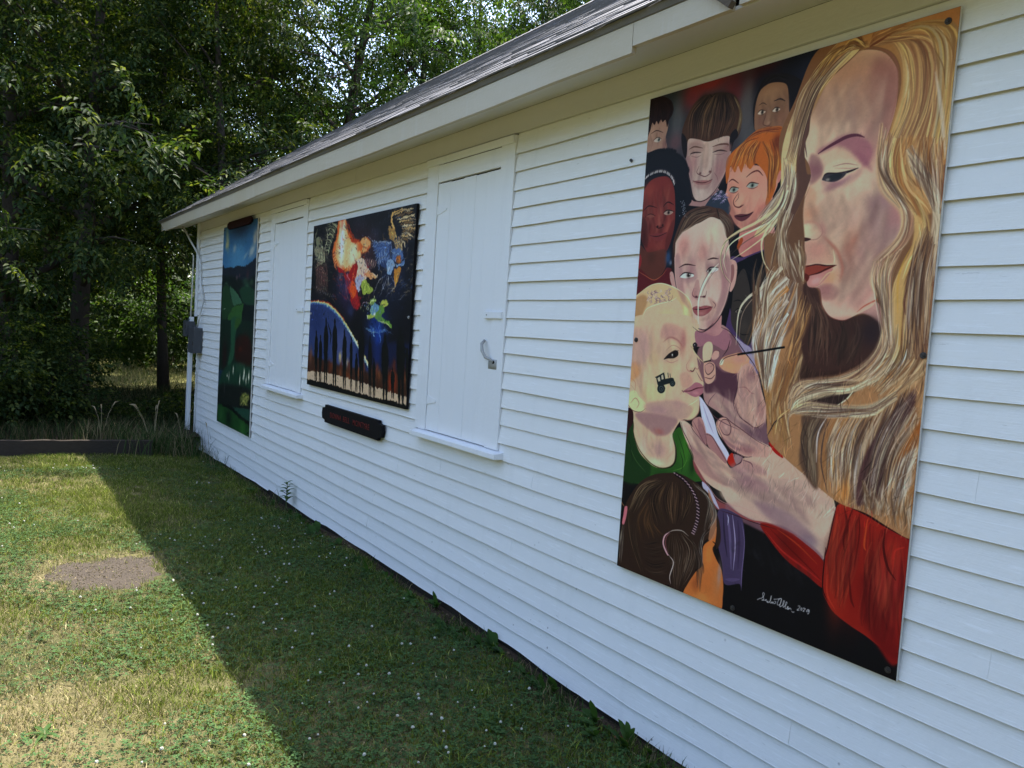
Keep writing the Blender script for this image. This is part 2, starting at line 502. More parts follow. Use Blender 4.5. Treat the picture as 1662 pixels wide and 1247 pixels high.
# far gable wall (clapboards seen edge on) and back wall
g = MB()
g.add([(-11.2, 0.013, -.2), (-11.2, 6.8, -.2), (-11.2, 6.8, C(11)), (-11.2, 3.4, C(36)), (-11.2, 0.013, C(11)),
       (-11.15, 0.013, -.2), (-11.15, 6.8, -.2), (-11.15, 6.8, C(11)), (-11.15, 3.4, C(36)), (-11.15, 0.013, C(11))],
      [(0, 4, 3, 2, 1), (5, 6, 7, 8, 9), (0, 1, 6, 5), (1, 2, 7, 6), (2, 3, 8, 7), (3, 4, 9, 8), (4, 0, 5, 9)])
gw = H(g.obj("gable_wall", M_SIDING))
cb = MB()
for k in range(-20, 36):
    z0, z1 = C(k), C(k + 1) + .01
    y0, y1 = 0.02, 6.8
    if z1 > C(11):
        t = (z1 - C(11)) / (C(36) - C(11)) * 3.4; y0, y1 = t, 6.8 - t
    if y1 - y0 < 0.3: continue
    cb.add([(-11.215, y0, z0), (-11.215, y1, z0), (-11.2035, y1, z1), (-11.2035, y0, z1), (-11.201, y0, z0), (-11.201, y1, z0)],
           [(0, 3, 2, 1), (0, 1, 5, 4)])
o = cb.obj("clapboard_course", M_SIDING, gw); tag(o, kind="stuff")
g = MB()
g.add([(XR, 0.013, -.2), (XR, 6.8, -.2), (XR, 6.8, C(11)), (XR, 3.4, C(36)), (XR, 0.013, C(11)),
       (XR + .05, 0.013, -.2), (XR + .05, 6.8, -.2), (XR + .05, 6.8, C(11)), (XR + .05, 3.4, C(36)), (XR + .05, 0.013, C(11))],
      [(0, 1, 2, 3, 4), (5, 9, 8, 7, 6), (0, 5, 6, 1), (1, 6, 7, 2), (2, 7, 8, 3), (3, 8, 9, 4), (4, 9, 5, 0)])
H(g.obj("near_gable_wall", M_SIDING))
g = MB(); g.box(-11.2, XR, 6.8, 6.86, -.2, C(11)); H(g.obj("rear_wall", M_SIDING))

# boarded window openings
def opening(c0, c1, l0, l1, ztop, hinges, seams, label, hook=True):
    o = empty("boarded_window", ((c0 + c1) / 2 + 4.8, 0, 0), house)
    tag(o, label)
    ox = (c0 + c1) / 2
    def put(mb, name, mat, bevel=0.0, smooth=False):
        mb.v = [(x - ox, y, z) for x, y, z in mb.v]
        return mb.obj(name, mat, o, smooth, bevel)
    put(MB().box(c0, l0 - .003, -0.0225, 0.011, C(-8.5), C(9.05)), "casing_board", M_TRIM, 0.002)
    put(MB().box(l1 + .004, c1, -0.0225, 0.011, C(-8.5), C(9.05)), "casing_board", M_TRIM, 0.002)
    put(MB().box(l0 - .002, l1 + .003, -0.0215, 0.011, ztop + .009, C(8.58)), "casing_board", M_TRIM, 0.002)
    put(MB().box(c0 + .003, c1 - .003, -0.036, -0.0228, C(8.6), C(9.04)), "drip_cap", M_TRIM, 0.003)
    put(MB().box(l0 - .003, l1 + .004, -0.002, 0.0115, C(-8.5), ztop + .009), "reveal", M_GAP)
    # leaf planks
    xs_ = [l0] + list(seams) + [l1]
    for i in range(len(xs_) - 1):
        g_ = 0.0007
        zt = ztop - (0.003 if i % 2 else 0.0) - (0.0 if i < len(xs_) - 2 else 0.002)
        put(MB().box(xs_[i] + g_, xs_[i + 1] - g_ - (0.004 if i == len(xs_) - 2 else 0), -0.0155 + 0.0006 * (i % 2), -0.0022, C(-8.5) + 0.004, zt), "plank", M_TRIM, 0.0012)
    # sill with slight slope
    s0, s1 = c0 + .03, c1 + .055
    sl_ = MB(); sl_.add([(s0, -.075, C(-8.93)), (s1, -.075, C(-8.93)), (s1, 0.01, C(-8.93)), (s0, 0.01, C(-8.93)),
                         (s0, -.075, C(-8.62)), (s1, -.075, C(-8.62)), (s1, 0.01, C(-8.5)), (s0, 0.01, C(-8.5))],
                        [(0, 3, 2, 1), (4, 5, 6, 7), (0, 1, 5, 4), (1, 2, 6, 5), (2, 3, 7, 6), (3, 0, 4, 7)])
    put(sl_, "sill", M_TRIM, 0.004)
    # turn button
    b = put(MB().box(l1 - .07, l1 + .115, -0.034, -0.0185, C(-1.08), C(-0.68)), "turn_button", M_TRIM, 0.002)
    sc = MB().tube([(l1 - .035 - ox, -0.0335, C(-.88)), (l1 - .035 - ox, -0.036, C(-.88))], 0.004, 8)
    sc.obj("screw", M_RUST, b)
    for hz in hinges:
        h = MB().box(l0 - .028, l0 - .004, -0.021, -0.0172, hz - .045, hz + .045)
        h.tube([(l0 - .001, -0.021, hz - .05), (l0 - .001, -0.021, hz + .05)], 0.0045, 8)
        h.prism([(l0 + .003, hz - .03), (l0 + .12, hz - .006), (l0 + .12, hz + .006), (l0 + .003, hz + .03)], -0.0195, -0.0158)
        put(h, "hinge", M_TRIM)
    if hook:
        hb = MB()
        hb.box(l1 - .002, l1 + .085, -0.024, -0.0172, C(-3.95), C(-3.4))
        hb.tube([(l1 - .055, -.024, C(-2.35)), (l1 - .05, -.045, C(-2.55)), (l1 - .035, -.05, C(-2.95)), (l1 - .005, -.045, C(-3.3)), (l1 + .03, -.035, C(-3.4)), (l1 + .055, -.026, C(-3.55))],
                [.008, .010, .010, .009, .009, .007], 8)
        ho = put(hb, "hasp", M_HARDWARE, 0.0, True)
        kk = MB().tube([(l1 + .055 - ox, -.0245, C(-3.55)), (l1 + .055 - ox, -.031, C(-3.55))], .009, 10)
        kk.obj("keyhole", M_GAP, ho)
    return o
opening(-8.02, -6.95, -7.90, -7.07, C(7.5), [C(5.6), C(-6.4)], [-7.73, -7.55, -7.38, -7.2],
        "boarded window between the tall green landscape panel and the winged figures panel", hook=False)
opening(-4.665, -3.65, -4.52, -3.79, C(7.4), [C(5.7), C(-6.5)], [-4.36, -4.20, -4.06, -3.935],
        "boarded window nearest the large portrait panel, with a painted iron hasp")

# eave: soffit, fascia boards, shingle roof
f = MB()
f.add([(-11.95, -0.345, C(9.5)), (XR + .3, -0.345, C(9.5)), (XR + .3, -0.0215, C(10.32)), (-11.95, -0.0215, C(10.32)),
       (-11.95, -0.345, C(9.62)), (XR + .3, -0.345, C(9.62)), (XR + .3, 0.011, C(10.5)), (-11.95, 0.011, C(10.5))],
      [(0, 1, 2, 3), (4, 7, 6, 5), (0, 4, 5, 1), (2, 6, 7, 3), (0, 3, 7, 4), (1, 5, 6, 2)])
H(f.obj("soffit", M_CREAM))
def fascia(x0, x1, z0, z1, y0=-0.37, y1=-0.346, slant=0.0, name="fascia_board", mat=None):
    m_ = MB()
    n = max(2, int((x1 - x0) / .5))
    vs_ = []; fs_ = []
    for i in range(n + 1):
        x = x0 + (x1 - x0) * i / n
        d = 0.0035 * sin(x * 1.7) + 0.002 * sin(x * 4.1)
        dx = slant * (1 - i / n) if slant else 0
        vs_ += [(x + dx, y0, z0 + d), (x, y0, z1 + d * .5), (x + dx, y1, z0 + d), (x, y1, z1 + d * .5)]
        if i:
            b = 4 * (i - 1); c = 4 * i
            fs_ += [(b, c, c + 1, b + 1), (b + 2, b + 3, c + 3, c + 2), (b, b + 2, c + 2, c), (b + 1, c + 1, c + 3, b + 3)]
    fs_ += [(0, 1, 3, 2), (4 * n, 4 * n + 2, 4 * n + 3, 4 * n + 1)]
    m_.add(vs_, fs_)
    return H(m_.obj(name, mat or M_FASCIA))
fascia(-11.97, -7.403, C(9.21), C(10.38), slant=0.32)
fascia(-7.4, -2.353, C(9.23), C(10.38))
fascia(-2.35, -1.87, C(9.48), C(10.38))
fascia(-1.84, XR + .3, C(9.56), C(10.38), y0=-.362)
fascia(-11.99, XR + .32, C(10.26), C(10.63), y0=-0.36, y1=-0.3465, name="fascia_back_strip", mat=simple("weathered_trim_paint", (0.36, 0.32, 0.26), 0.7, 0.2, 18, 0.35, .2, (3, 30, 30)))
# loose splinter where the fascia has broken
m_ = MB(); m_.box(-.19, 0, -.012, .012, -.012, .012, Matrix.Translation((-1.85, -.385, C(9.5))) @ Matrix.Rotation(radians(38), 4, 'Y'))
H(m_.obj("broken_batten", M_SHEATH))
PITCH = 0.70
EX0, EX1 = -12.02, XR + 0.32
EY, EZ = -0.395, C(10.63)
RY = 3.4
def roof_pt(x, s, up=0.0):
    """s metres up the slope from the eave edge, up = offset along the roof normal"""
    c = 1 / sqrt(1 + PITCH ** 2); sn = PITCH * c
    return (x, EY + s * c - up * sn, EZ + s * sn + up * c)
SL = (RY - EY) * sqrt(1 + PITCH ** 2)
roof = MB()
a = [roof_pt(EX0, .01, -.03), roof_pt(EX1, .01, -.03), roof_pt(EX1, SL, -.03), roof_pt(EX0, SL, -.03)]
b = [roof_pt(EX0, .01, -.002), roof_pt(EX1, .01, -.002), roof_pt(EX1, SL, -.002), roof_pt(EX0, SL, -.002)]
roof.add(a + b, [(0, 3, 2, 1), (4, 5, 6, 7), (0, 1, 5, 4), (1, 2, 6, 5), (2, 3, 7, 6), (3, 0, 4, 7)])
zr = roof_pt(0, SL)[2]
roof.add([(EX0, RY, zr), (EX1, RY, zr), (EX1, 7.15, C(11)), (EX0, 7.15, C(11)), (EX0, RY, zr - .03), (EX1, RY, zr - .03), (EX1, 7.15, C(10.7)), (EX0, 7.15, C(10.7))],
         [(0, 1, 2, 3), (4, 7, 6, 5), (0, 3, 7, 4), (1, 5, 6, 2), (2, 6, 7, 3)])
roof = H(roof.obj("roof", M_SHINGLE))
EXPO = 0.142; TAB = 0.305
rows = int(SL / EXPO) + 1
smesh = []
def shingle_verts(w, L, t):
    return [(0, 0, 0), (w, 0, 0), (w, L, 0), (0, L, 0), (0, 0, t), (w, 0, t), (w, L, t * .25), (0, L, t * .25)]
SF = [(4, 5, 6, 7), (0, 1, 5, 4), (1, 2, 6, 5), (3, 0, 4, 7)]
for i in range(4):
    t = 0.0055 + 0.0012 * i
    me = bpy.data.meshes.new("shingle")
    me.from_pydata(shingle_verts(TAB - 0.006 - 0.001 * i, EXPO + .03, t), [], SF); me.materials.append(M_SHINGLE)
    smesh.append(me)
ang = math.atan(PITCH)
rest = MB(); cnt = 0
rs = random.Random(3)
for r in range(rows):
    off = (r % 3) * TAB / 3 + rs.uniform(-.008, .008)
    x = EX0 - off; i = 0
    while x < EX1 + .0:
        wx0 = max(x, EX0)
        s0 = r * EXPO + rs.uniform(-.003, .003)
        if s0 + .02 > SL: break
        lift = rs.choice([0, 0, 0, 0.001, 0.002, 0.004])
        part = (r <= 7 and x + TAB > -11.9 and -12.03 < x < -0.6) and cnt < 300 and x >= EX0 and x + TAB <= EX1
        if part:
            o = link("shingle", smesh[rs.randrange(4)], roof)
            o.location = roof_pt(x, s0, 0.0 + lift); o.rotation_euler = (ang, 0, rs.uniform(-.004, .004)); cnt += 1
        else:
            x1_ = min(x + TAB - .007, EX1); L = min(EXPO + .03, SL - s0)
            if x1_ - wx0 > .02:
                t = 0.0055 + rs.uniform(0, .004)
                rest.add([roof_pt(wx0, s0, 0), roof_pt(x1_, s0, 0), roof_pt(x1_, s0 + L, 0), roof_pt(wx0, s0 + L, 0),
                          roof_pt(wx0, s0, t + lift), roof_pt(x1_, s0, t + lift), roof_pt(x1_, s0 + L, t * .25 + lift), roof_pt(wx0, s0 + L, t * .25 + lift)], SF)
        x += TAB
o = rest.obj("shingles_upper", M_SHINGLE, roof); tag(o, kind="stuff")
m_ = MB()
xx = EX0
while xx < EX1:
    m_.add([(xx, RY - .13, zr - .13 * PITCH + .018), (xx + .3, RY - .13, zr - .13 * PITCH + .014), (xx + .3, RY, zr + .018), (xx, RY, zr + .024), (xx, RY + .13, zr - .13 * PITCH + .018), (xx + .3, RY + .13, zr - .13 * PITCH + .014)],
           [(0, 1, 2, 3), (3, 2, 5, 4), (0, 3, 4)])
    xx += .2
tag(m_.obj("ridge_cap", M_SHINGLE, roof), kind="stuff")
# rake boards at the far gable end
m_ = MB(); p0 = roof_pt(EX0 + .01, 0.03, -.031); p1 = roof_pt(EX0 + .01, SL, -.031)
m_.add([(p0[0], p0[1], p0[2]), (p1[0], p1[1], p1[2]), (p1[0], p1[1], p1[2] - .14), (p0[0], p0[1], p0[2] - .12),
        (p0[0] + .022, p0[1], p0[2]), (p1[0] + .022, p1[1], p1[2]), (p1[0] + .022, p1[1], p1[2] - .14), (p0[0] + .022, p0[1], p0[2] - .12)],
       [(0, 3, 2, 1), (4, 5, 6, 7), (0, 1, 5, 4), (2, 3, 7, 6), (0, 4, 7, 3), (1, 2, 6, 5)])
H(m_.obj("rake_board", M_FASCIA))

# ------------------------------------------------------------------ things on the wall
def tilted(name, mat, x0, x1, z0, z1, **k): pass
# electrical boxes and conduit by the far corner
def ebox(x0, x1, y0, y1, z0, z1, label):
    o = empty("electrical_box", ((x0 + x1) / 2, y1, z0))
    tag(o, label, "electrical box")
    ox, oz = (x0 + x1) / 2, z0
    b = MB().box(x0 - ox, x1 - ox, y0 - y1, 0, 0.0, z1 - z0); b.obj("case", M_GREYBOX, o, bevel=.004)
    b = MB().box(x0 - ox - .004, x1 - ox + .004, y0 - y1 - .018, y0 - y1 - .001, -.006, z1 - z0 + .006); d = b.obj("door", M_GREYBOX, o, bevel=.004)
    b = MB().box(x1 - ox - .03, x1 - ox - .012, y0 - y1 - .027, y0 - y1 - .0185, .1, .15); b.obj("clasp", M_RUST, d, bevel=.002)
    b = MB().tube([(-.02, -.05, z1 - z0 + .001), (-.02, -.05, z1 - z0 + .035)], .024, 12); b.obj("hub", M_GREYBOX, o)
    return o
ebox(-11.13, -10.82, -.11, -.0195, C(-7.0), C(-3.7), "larger grey electrical box on the corner clapboards")
ebox(-11.38, -11.20, -.13, -.032, C(-4.9), C(-2.9), "smaller grey box behind the larger one at the building corner")
def pipe(pts, r, label, name="conduit"):
    o = MB().tube(pts, r, 10).obj(name, M_PIPE, None, True)
    tag(o, label, "conduit")
pipe([(-11.36, -.06, C(-2.6)), (-11.37, -.05, C(2)), (-11.36, -.05, C(5.6)), (-11.33, -.06, C(6.1))], .009, "thin upright conduit just left of the corner board above the smaller box")
pipe([(-11.55, -.16, C(10.0)), (-11.4, -.10, C(8.2)), (-11.16, -.05, C(6.4)), (-11.02, -.035, C(5.0)), (-10.95, -.035, C(2.2)), (-10.72, -.04, C(-.2)), (-10.86, -.05, C(-2.0)), (-10.92, -.065, C(-3.6))], .012,
     "white service cable running down from the eave into the larger grey box")
pipe([(-10.9, -.06, C(-7.2)), (-10.92, -.05, C(-8.4)), (-11.02, -.035, C(-10)), (-11.05, -.03, C(-14)), (-11.06, -.03, C(-19.2))], .010, "white conduit going down from the larger grey box to the ground")

# name boards
def name_board(x0, x1, z0, z1, y1, depth, mat, label, text=None, slope=0.0, letter=None):
    w_, h_ = x1 - x0, z1 - z0
    n = .03 * h_ / .14
    out = [(0.06 * w_, 0), (.94 * w_, 0), (.945 * w_, .14 * h_), (w_ - .012, .2 * h_), (w_, .5 * h_), (w_ - .012, .8 * h_), (.945 * w_, .86 * h_), (.94 * w_, h_),
           (.06 * w_, h_), (.055 * w_, .86 * h_), (.012, .8 * h_), (0, .5 * h_), (.012, .2 * h_), (.055 * w_, .14 * h_)]
    o = empty("name_board", (x0, y1, z0)); o.rotation_euler = (0, slope, 0)
    tag(o, label, "name board")
    MB().prism(out, -depth, 0).obj("board", mat, o, bevel=.003)
    if text:
      pos = 0.0; words = text.split(); tot = sum(len(w) for w in words) + len(words) - 1
      for wd_ in words:
        cu = bpy.data.curves.new("t", 'FONT'); cu.body = wd_; cu.size = .06; cu.extrude = .0012; cu.space_character = 1.12
        cu.align_x = 'CENTER'; cu.align_y = 'CENTER'
        to = bpy.data.objects.new("t", cu); S.collection.objects.link(to)
        bpy.context.view_layer.update()
        dg = bpy.context.evaluated_depsgraph_get()
        me = bpy.data.meshes.new_from_object(to.evaluated_get(dg)); me.name = "word"
        bpy.data.objects.remove(to)
        me.materials.clear(); me.materials.append(letter)
        lo = link("word", me, o); cx_ = (pos + len(wd_) / 2 - tot / 2) * .041; pos += len(wd_) + 1
        lo.location = (w_ * .5 + cx_, -depth - .0015, h_ * .5); lo.rotation_euler = (pi / 2, 0, 0)
    return o
name_board(-6.31, -5.11, C(-10.2), C(-8.72), -.0215, .028, M_BLACKBOARD, "black name board with notched ends and red lettering under the winged figures panel",
           "DONNA BELL MCINTYRE", 0.0, M_REDLETTER)
name_board(-9.62, -8.62, C(8.2), C(9.05), -.036, .02, M_REDBOARD, "dark red name board fixed above the tall landscape panel")
# ------------------------------------------------------------------ painted panels (flat print made in code)
def homography(src, dst):
    A = []; b = []
    for (x, y), (u, v) in zip(src, dst):
        A += [[x, y, 1, 0, 0, 0, -u * x, -u * y], [0, 0, 0, x, y, 1, -v * x, -v * y]]; b += [u, v]
    h = np.linalg.solve(np.array(A, float), np.array(b, float))
    return np.append(h, 1).reshape(3, 3)
def spline(P, closed, k=7):
    P = np.asarray(P, float); n = len(P)
    if n < 3: return P
    if closed: Q = np.vstack([P[-1], P, P[0], P[1]]); m = n
    else: Q = np.vstack([2 * P[0] - P[1], P, 2 * P[-1] - P[-2]]); m = n - 1
    t = np.linspace(0, 1, k, endpoint=False)[:, None]
    out = []
    for i in range(m):
        a, b, c, d = Q[i], Q[i + 1], Q[i + 2], Q[i + 3]
        out.append(0.5 * ((2 * b) + (c - a) * t + (2 * a - 5 * b + 4 * c - d) * t ** 2 + (3 * b - a - 3 * c + d) * t ** 3))
    out = np.vstack(out)
    if not closed: out = np.vstack([out, P[-1]])
    return out
def toks(s):
    if isinstance(s, str): return np.array([[float(q) for q in t.split(',')] for t in s.split()])
    return np.asarray(s, float)
class Painter:
    def __init__(s, W, Hh, quad, seed=1):
        s.W, s.H = W, Hh
        s.hm = homography(quad, [(0, 0), (W, 0), (W, Hh), (0, Hh)])
        s.img = np.zeros((Hh, W, 3), np.float32); s.view(0, 0, 1); s.clip = None
        s.r = np.random.default_rng(seed); s.rec = None
        q = np.array(quad, float); s.k0 = sqrt(W * Hh / max(1, abs(0.5 * np.cross(q[2] - q[0], q[3] - q[1]))))
    def view(s, x, y, sc): s.vx, s.vy, s.vs = x, y, sc
    def T(s, pts):
        p = toks(pts) / s.vs + (s.vx, s.vy)
        h = np.c_[p, np.ones(len(p))] @ s.hm.T
        return h[:, :2] / h[:, 2:]
    def wd(s, w): return w / s.vs * s.k0
    def raster(s, P, pad=0):
        x0 = int(max(0, np.floor(P[:, 0].min()) - pad)); x1 = int(min(s.W, np.ceil(P[:, 0].max()) + 1 + pad))
        y0 = int(max(0, np.floor(P[:, 1].min()) - pad)); y1 = int(min(s.H, np.ceil(P[:, 1].max()) + 1 + pad))
        if x1 <= x0 or y1 <= y0: return None
        w, h = x1 - x0, y1 - y0; SS = 3
        D = np.zeros((h, w + 3), np.float32)
        A = P; B = np.roll(P, -1, 0)
        for sub in range(SS):
            yy = np.arange(h) + y0 + (sub + .5) / SS
            up = (A[:, 1][:, None] <= yy) & (B[:, 1][:, None] > yy)
            dn = (B[:, 1][:, None] <= yy) & (A[:, 1][:, None] > yy)
            e, r = np.nonzero(up | dn)
            if len(e) == 0: continue
            sg = np.where(up[e, r], 1.0, -1.0)
            t = (yy[r] - A[e, 1]) / (B[e, 1] - A[e, 1])
            xc = np.clip(A[e, 0] + t * (B[e, 0] - A[e, 0]) - x0, 0, w + .999)
            i = xc.astype(int); f = xc - i
            np.add.at(D, (r, i), sg * (1 - f) / SS); np.add.at(D, (r, i + 1), sg * f / SS)
        M = np.clip(np.abs(np.cumsum(D, 1)[:, :w]), 0, 1)
        return x0, y0, M
    @staticmethod
    def blur(M, rad):
        r = int(round(rad))
        if r < 1: return M
        for _ in range(2):
            for ax in (0, 1):
                c = np.cumsum(np.pad(M, [(r + 1, r) if a == ax else (0, 0) for a in (0, 1)], mode='edge'), axis=ax)
                n = M.shape[ax]
                M = (np.take(c, range(2 * r + 1, 2 * r + 1 + n), ax) - np.take(c, range(0, n), ax)) / (2 * r + 1)
        return M
    def comp(s, x0, y0, M, col, a=1.0):
        h, w = M.shape
        if s.clip is not None: M = M * s.clip[y0:y0 + h, x0:x0 + w]
        M = (M * a)[..., None]
        R = s.img[y0:y0 + h, x0:x0 + w]
        R += M * (np.array(col, np.float32) - R)
    def P(s, pts, col, soft=0, a=1.0, sharp=False, clip=False):
        if s.rec is not None:
            q_ = toks(pts)
            if np.ptp(q_[:, 0]) < 150 and np.ptp(q_[:, 1]) < 110 and soft == 0: s.rec.append((s.vx, s.vy, s.vs, 'P', (pts, col, soft, a, sharp)))
        p = s.T(pts)
        if not sharp: p = spline(p, True)
        rad = s.wd(soft) if soft else 0
        r = s.raster(p, int(rad * 2.5) + 1)
        if r is None: return
        x0, y0, M = r
        if rad >= 1: M = s.blur(M, rad)
        s.comp(x0, y0, M, col, a)
        if clip:
            c = np.zeros((s.H, s.W), np.float32); c[y0:y0 + M.shape[0], x0:x0 + M.shape[1]] = M; s.clip = c
    def line(s, p, w, col, a=1.0, taper=1, soft=0):
        d = np.gradient(p, axis=0); n = np.stack([-d[:, 1], d[:, 0]], 1); n /= np.linalg.norm(n, axis=1, keepdims=True) + 1e-9
        t = np.linspace(0, 1, len(p))
        if taper == 1: q = np.sin(pi * np.clip(t, .04, .97)) ** .6
        elif taper == 2: q = (1 - t) ** .7 + .05
        elif taper == 3: q = t ** .7 + .05
        else: q = np.ones_like(t)
        o = n * (w * .5 * q)[:, None]
        r = s.raster(np.vstack([p + o, (p - o)[::-1]]), int(soft * 2.5) + 1)
        if r is None: return
        x0, y0, M = r
        if soft >= 1: M = s.blur(M, soft)
        s.comp(x0, y0, M, col, a)
    def replay(s):
        rec, s.rec = s.rec, None
        for vx, vy, vs, k, args in rec:
            s.view(vx, vy, vs); getattr(s, k)(*args)
    def S(s, pts, col, w, a=1.0, taper=1, soft=0):
        if s.rec is not None and w <= 13: s.rec.append((s.vx, s.vy, s.vs, 'S', (pts, col, w, a, taper, soft)))
        s.line(spline(s.T(pts), False), s.wd(w), col, a, taper, s.wd(soft) if soft else 0)
    def B(s, x, y, rx, ry, col, a=.6, ang=0):
        if s.rec is not None and rx <= 24 and ry <= 26 and (a > .7 or rx < 14): s.rec.append((s.vx, s.vy, s.vs, 'B', (x, y, rx, ry, col, a, ang)))
        p = s.T([(x, y)])[0]; rx, ry = s.wd(rx), s.wd(ry)
        R = 2.0 * max(rx, ry)
        x0, x1 = int(max(0, p[0] - R)), int(min(s.W, p[0] + R)); y0, y1 = int(max(0, p[1] - R)), int(min(s.H, p[1] + R))
        if x1 <= x0 or y1 <= y0: return
        X, Y = np.meshgrid(np.arange(x0, x1) - p[0], np.arange(y0, y1) - p[1])
        c, q = cos(radians(ang)), sin(radians(ang))
        u = (X * c + Y * q) / rx; v = (-X * q + Y * c) / ry
        s.comp(x0, y0, np.clip(1.25 * np.exp(-1.1 * (u * u + v * v)) - .02, 0, 1).astype(np.float32), col, a)
    def Hs(s, A, Bc, n, cols, w, a=.8, jit=.02, lo=0., hi=1., wj=.5, sf=0):
        """hair: n strands interpolated between two guide curves"""
        A = s.T(A); Bc = s.T(Bc)
        A = resamp(spline(A, False), 26); Bc = resamp(spline(Bc, False), 26)
        t = np.linspace(0, 1, 26)
        nw = n // 3
        for i in range(n + nw):
            wide = i < nw
            f = s.r.random() * (hi - lo) + lo
            g = f + (s.r.random() - .5) * jit * 6 * t + (s.r.random() - .5) * jit
            p = A * (1 - g)[:, None] + Bc * g[:, None]
            a0 = int(s.r.integers(0, 12)); a1 = int(s.r.integers(15, 27))
            if s.r.random() < .35: a0, a1 = 0, 26
            d_ = np.gradient(p, axis=0); d_ = np.stack([-d_[:, 1], d_[:, 0]], 1); d_ /= np.linalg.norm(d_, axis=1, keepdims=True) + 1e-9
            p = p + d_ * (s.wd(w) * .9 * np.sin(t * s.r.uniform(4, 11) + s.r.random() * 6.3))[:, None]
            p = p[a0:a1]
            if len(p) < 4: continue
            c = np.array(cols[s.r.integers(len(cols))], float) * (0.80 + .24 * s.r.random()); c = c.mean() * .18 + c * .82
            if wide: s.line(p, s.wd(w) * 2.6, c, a * .45, 1, s.wd(w) * .4)
            else: s.line(p, s.wd(w) * (1 - wj + 2 * wj * s.r.random()), c, a * (.5 + .5 * s.r.random()), 1, s.wd(w) * sf)
    def dabs(s, n, L, w, a, jit=.35, ang=None, region=(0, 0, 1, 1)):
        """short brush marks that pick up the colour under them, lightened or darkened at random"""
        src = s.img.copy()
        for i in range(n):
            x = (region[0] + s.r.random() * (region[2] - region[0])) * s.W; y = (region[1] + s.r.random() * (region[3] - region[1])) * s.H
            c = src[int(min(s.H - 1, y)), int(min(s.W - 1, x))]
            t = s.r.random() * 6.28 if ang is None else ang + s.r.normal(0, .4)
            l = L * (.4 + s.r.random()); b = s.r.normal(0, .5)
            p = np.array([(x - cos(t) * l, y - sin(t) * l), (x + b * l * .3, y - b * l * .3), (x + cos(t) * l, y + sin(t) * l)])
            s.line(spline(p, False, 4), w * (.5 + s.r.random()), np.clip(c * (1 + s.r.normal(0, jit)) + s.r.normal(0, 3), 0, 255), a)
    def warp(s, amp, rad):
        def f():
            q = s.blur(s.r.random((s.H, s.W)).astype(np.float32), rad); q -= q.mean(); return q / (q.std() + 1e-6) * amp
        Y, X = np.mgrid[0:s.H, 0:s.W]
        s.img = s.img[np.clip(Y + f(), 0, s.H - 1).astype(int), np.clip(X + f(), 0, s.W - 1).astype(int)]
    def image(s, name, light):
        im = np.clip(s.img / 255.0, 0, 1)
        g = im.mean(-1, keepdims=True); im = np.clip((g + (im - g) * .95), 0, 1) ** 1.16 * .95
        r = s.r
        nz = r.random((s.H, s.W)).astype(np.float32)
        st = s.blur(nz, 1); st2 = s.blur(r.random((s.H, s.W)).astype(np.float32), 5)
        st3 = s.blur(r.random((s.H, s.W)).astype(np.float32), 14)
        m = 1 + (st - .5) * .22 + (st2 - .5) * .55 + (st3 - .5) * .9
        im = np.clip(im * m[..., None] ** .55, 0, 1)
        lin = np.where(im <= .04045, im / 12.92, ((im + .055) / 1.055) ** 2.4)
        lin = np.clip(lin / np.array(light) * .8, 0.004, .85)
        out = np.where(lin <= .0031308, lin * 12.92, 1.055 * lin ** (1 / 2.4) - .055)
        buf = np.ones((s.H, s.W, 4), np.float32); buf[..., :3] = out[::-1]
        I = bpy.data.images.new(name, s.W, s.H)
        I.pixels.foreach_set(buf.ravel()); I.update(); I.pack()
        return I
def resamp(P, n):
    d = np.r_[0, np.cumsum(np.linalg.norm(np.diff(P, axis=0), axis=1))]; t = np.linspace(0, d[-1], n)
    return np.stack([np.interp(t, d, P[:, 0]), np.interp(t, d, P[:, 1])], 1)
WALL_LIGHT = (0.376, 0.445, 0.546)     # linear value of the white clapboards beside the panel in the photograph
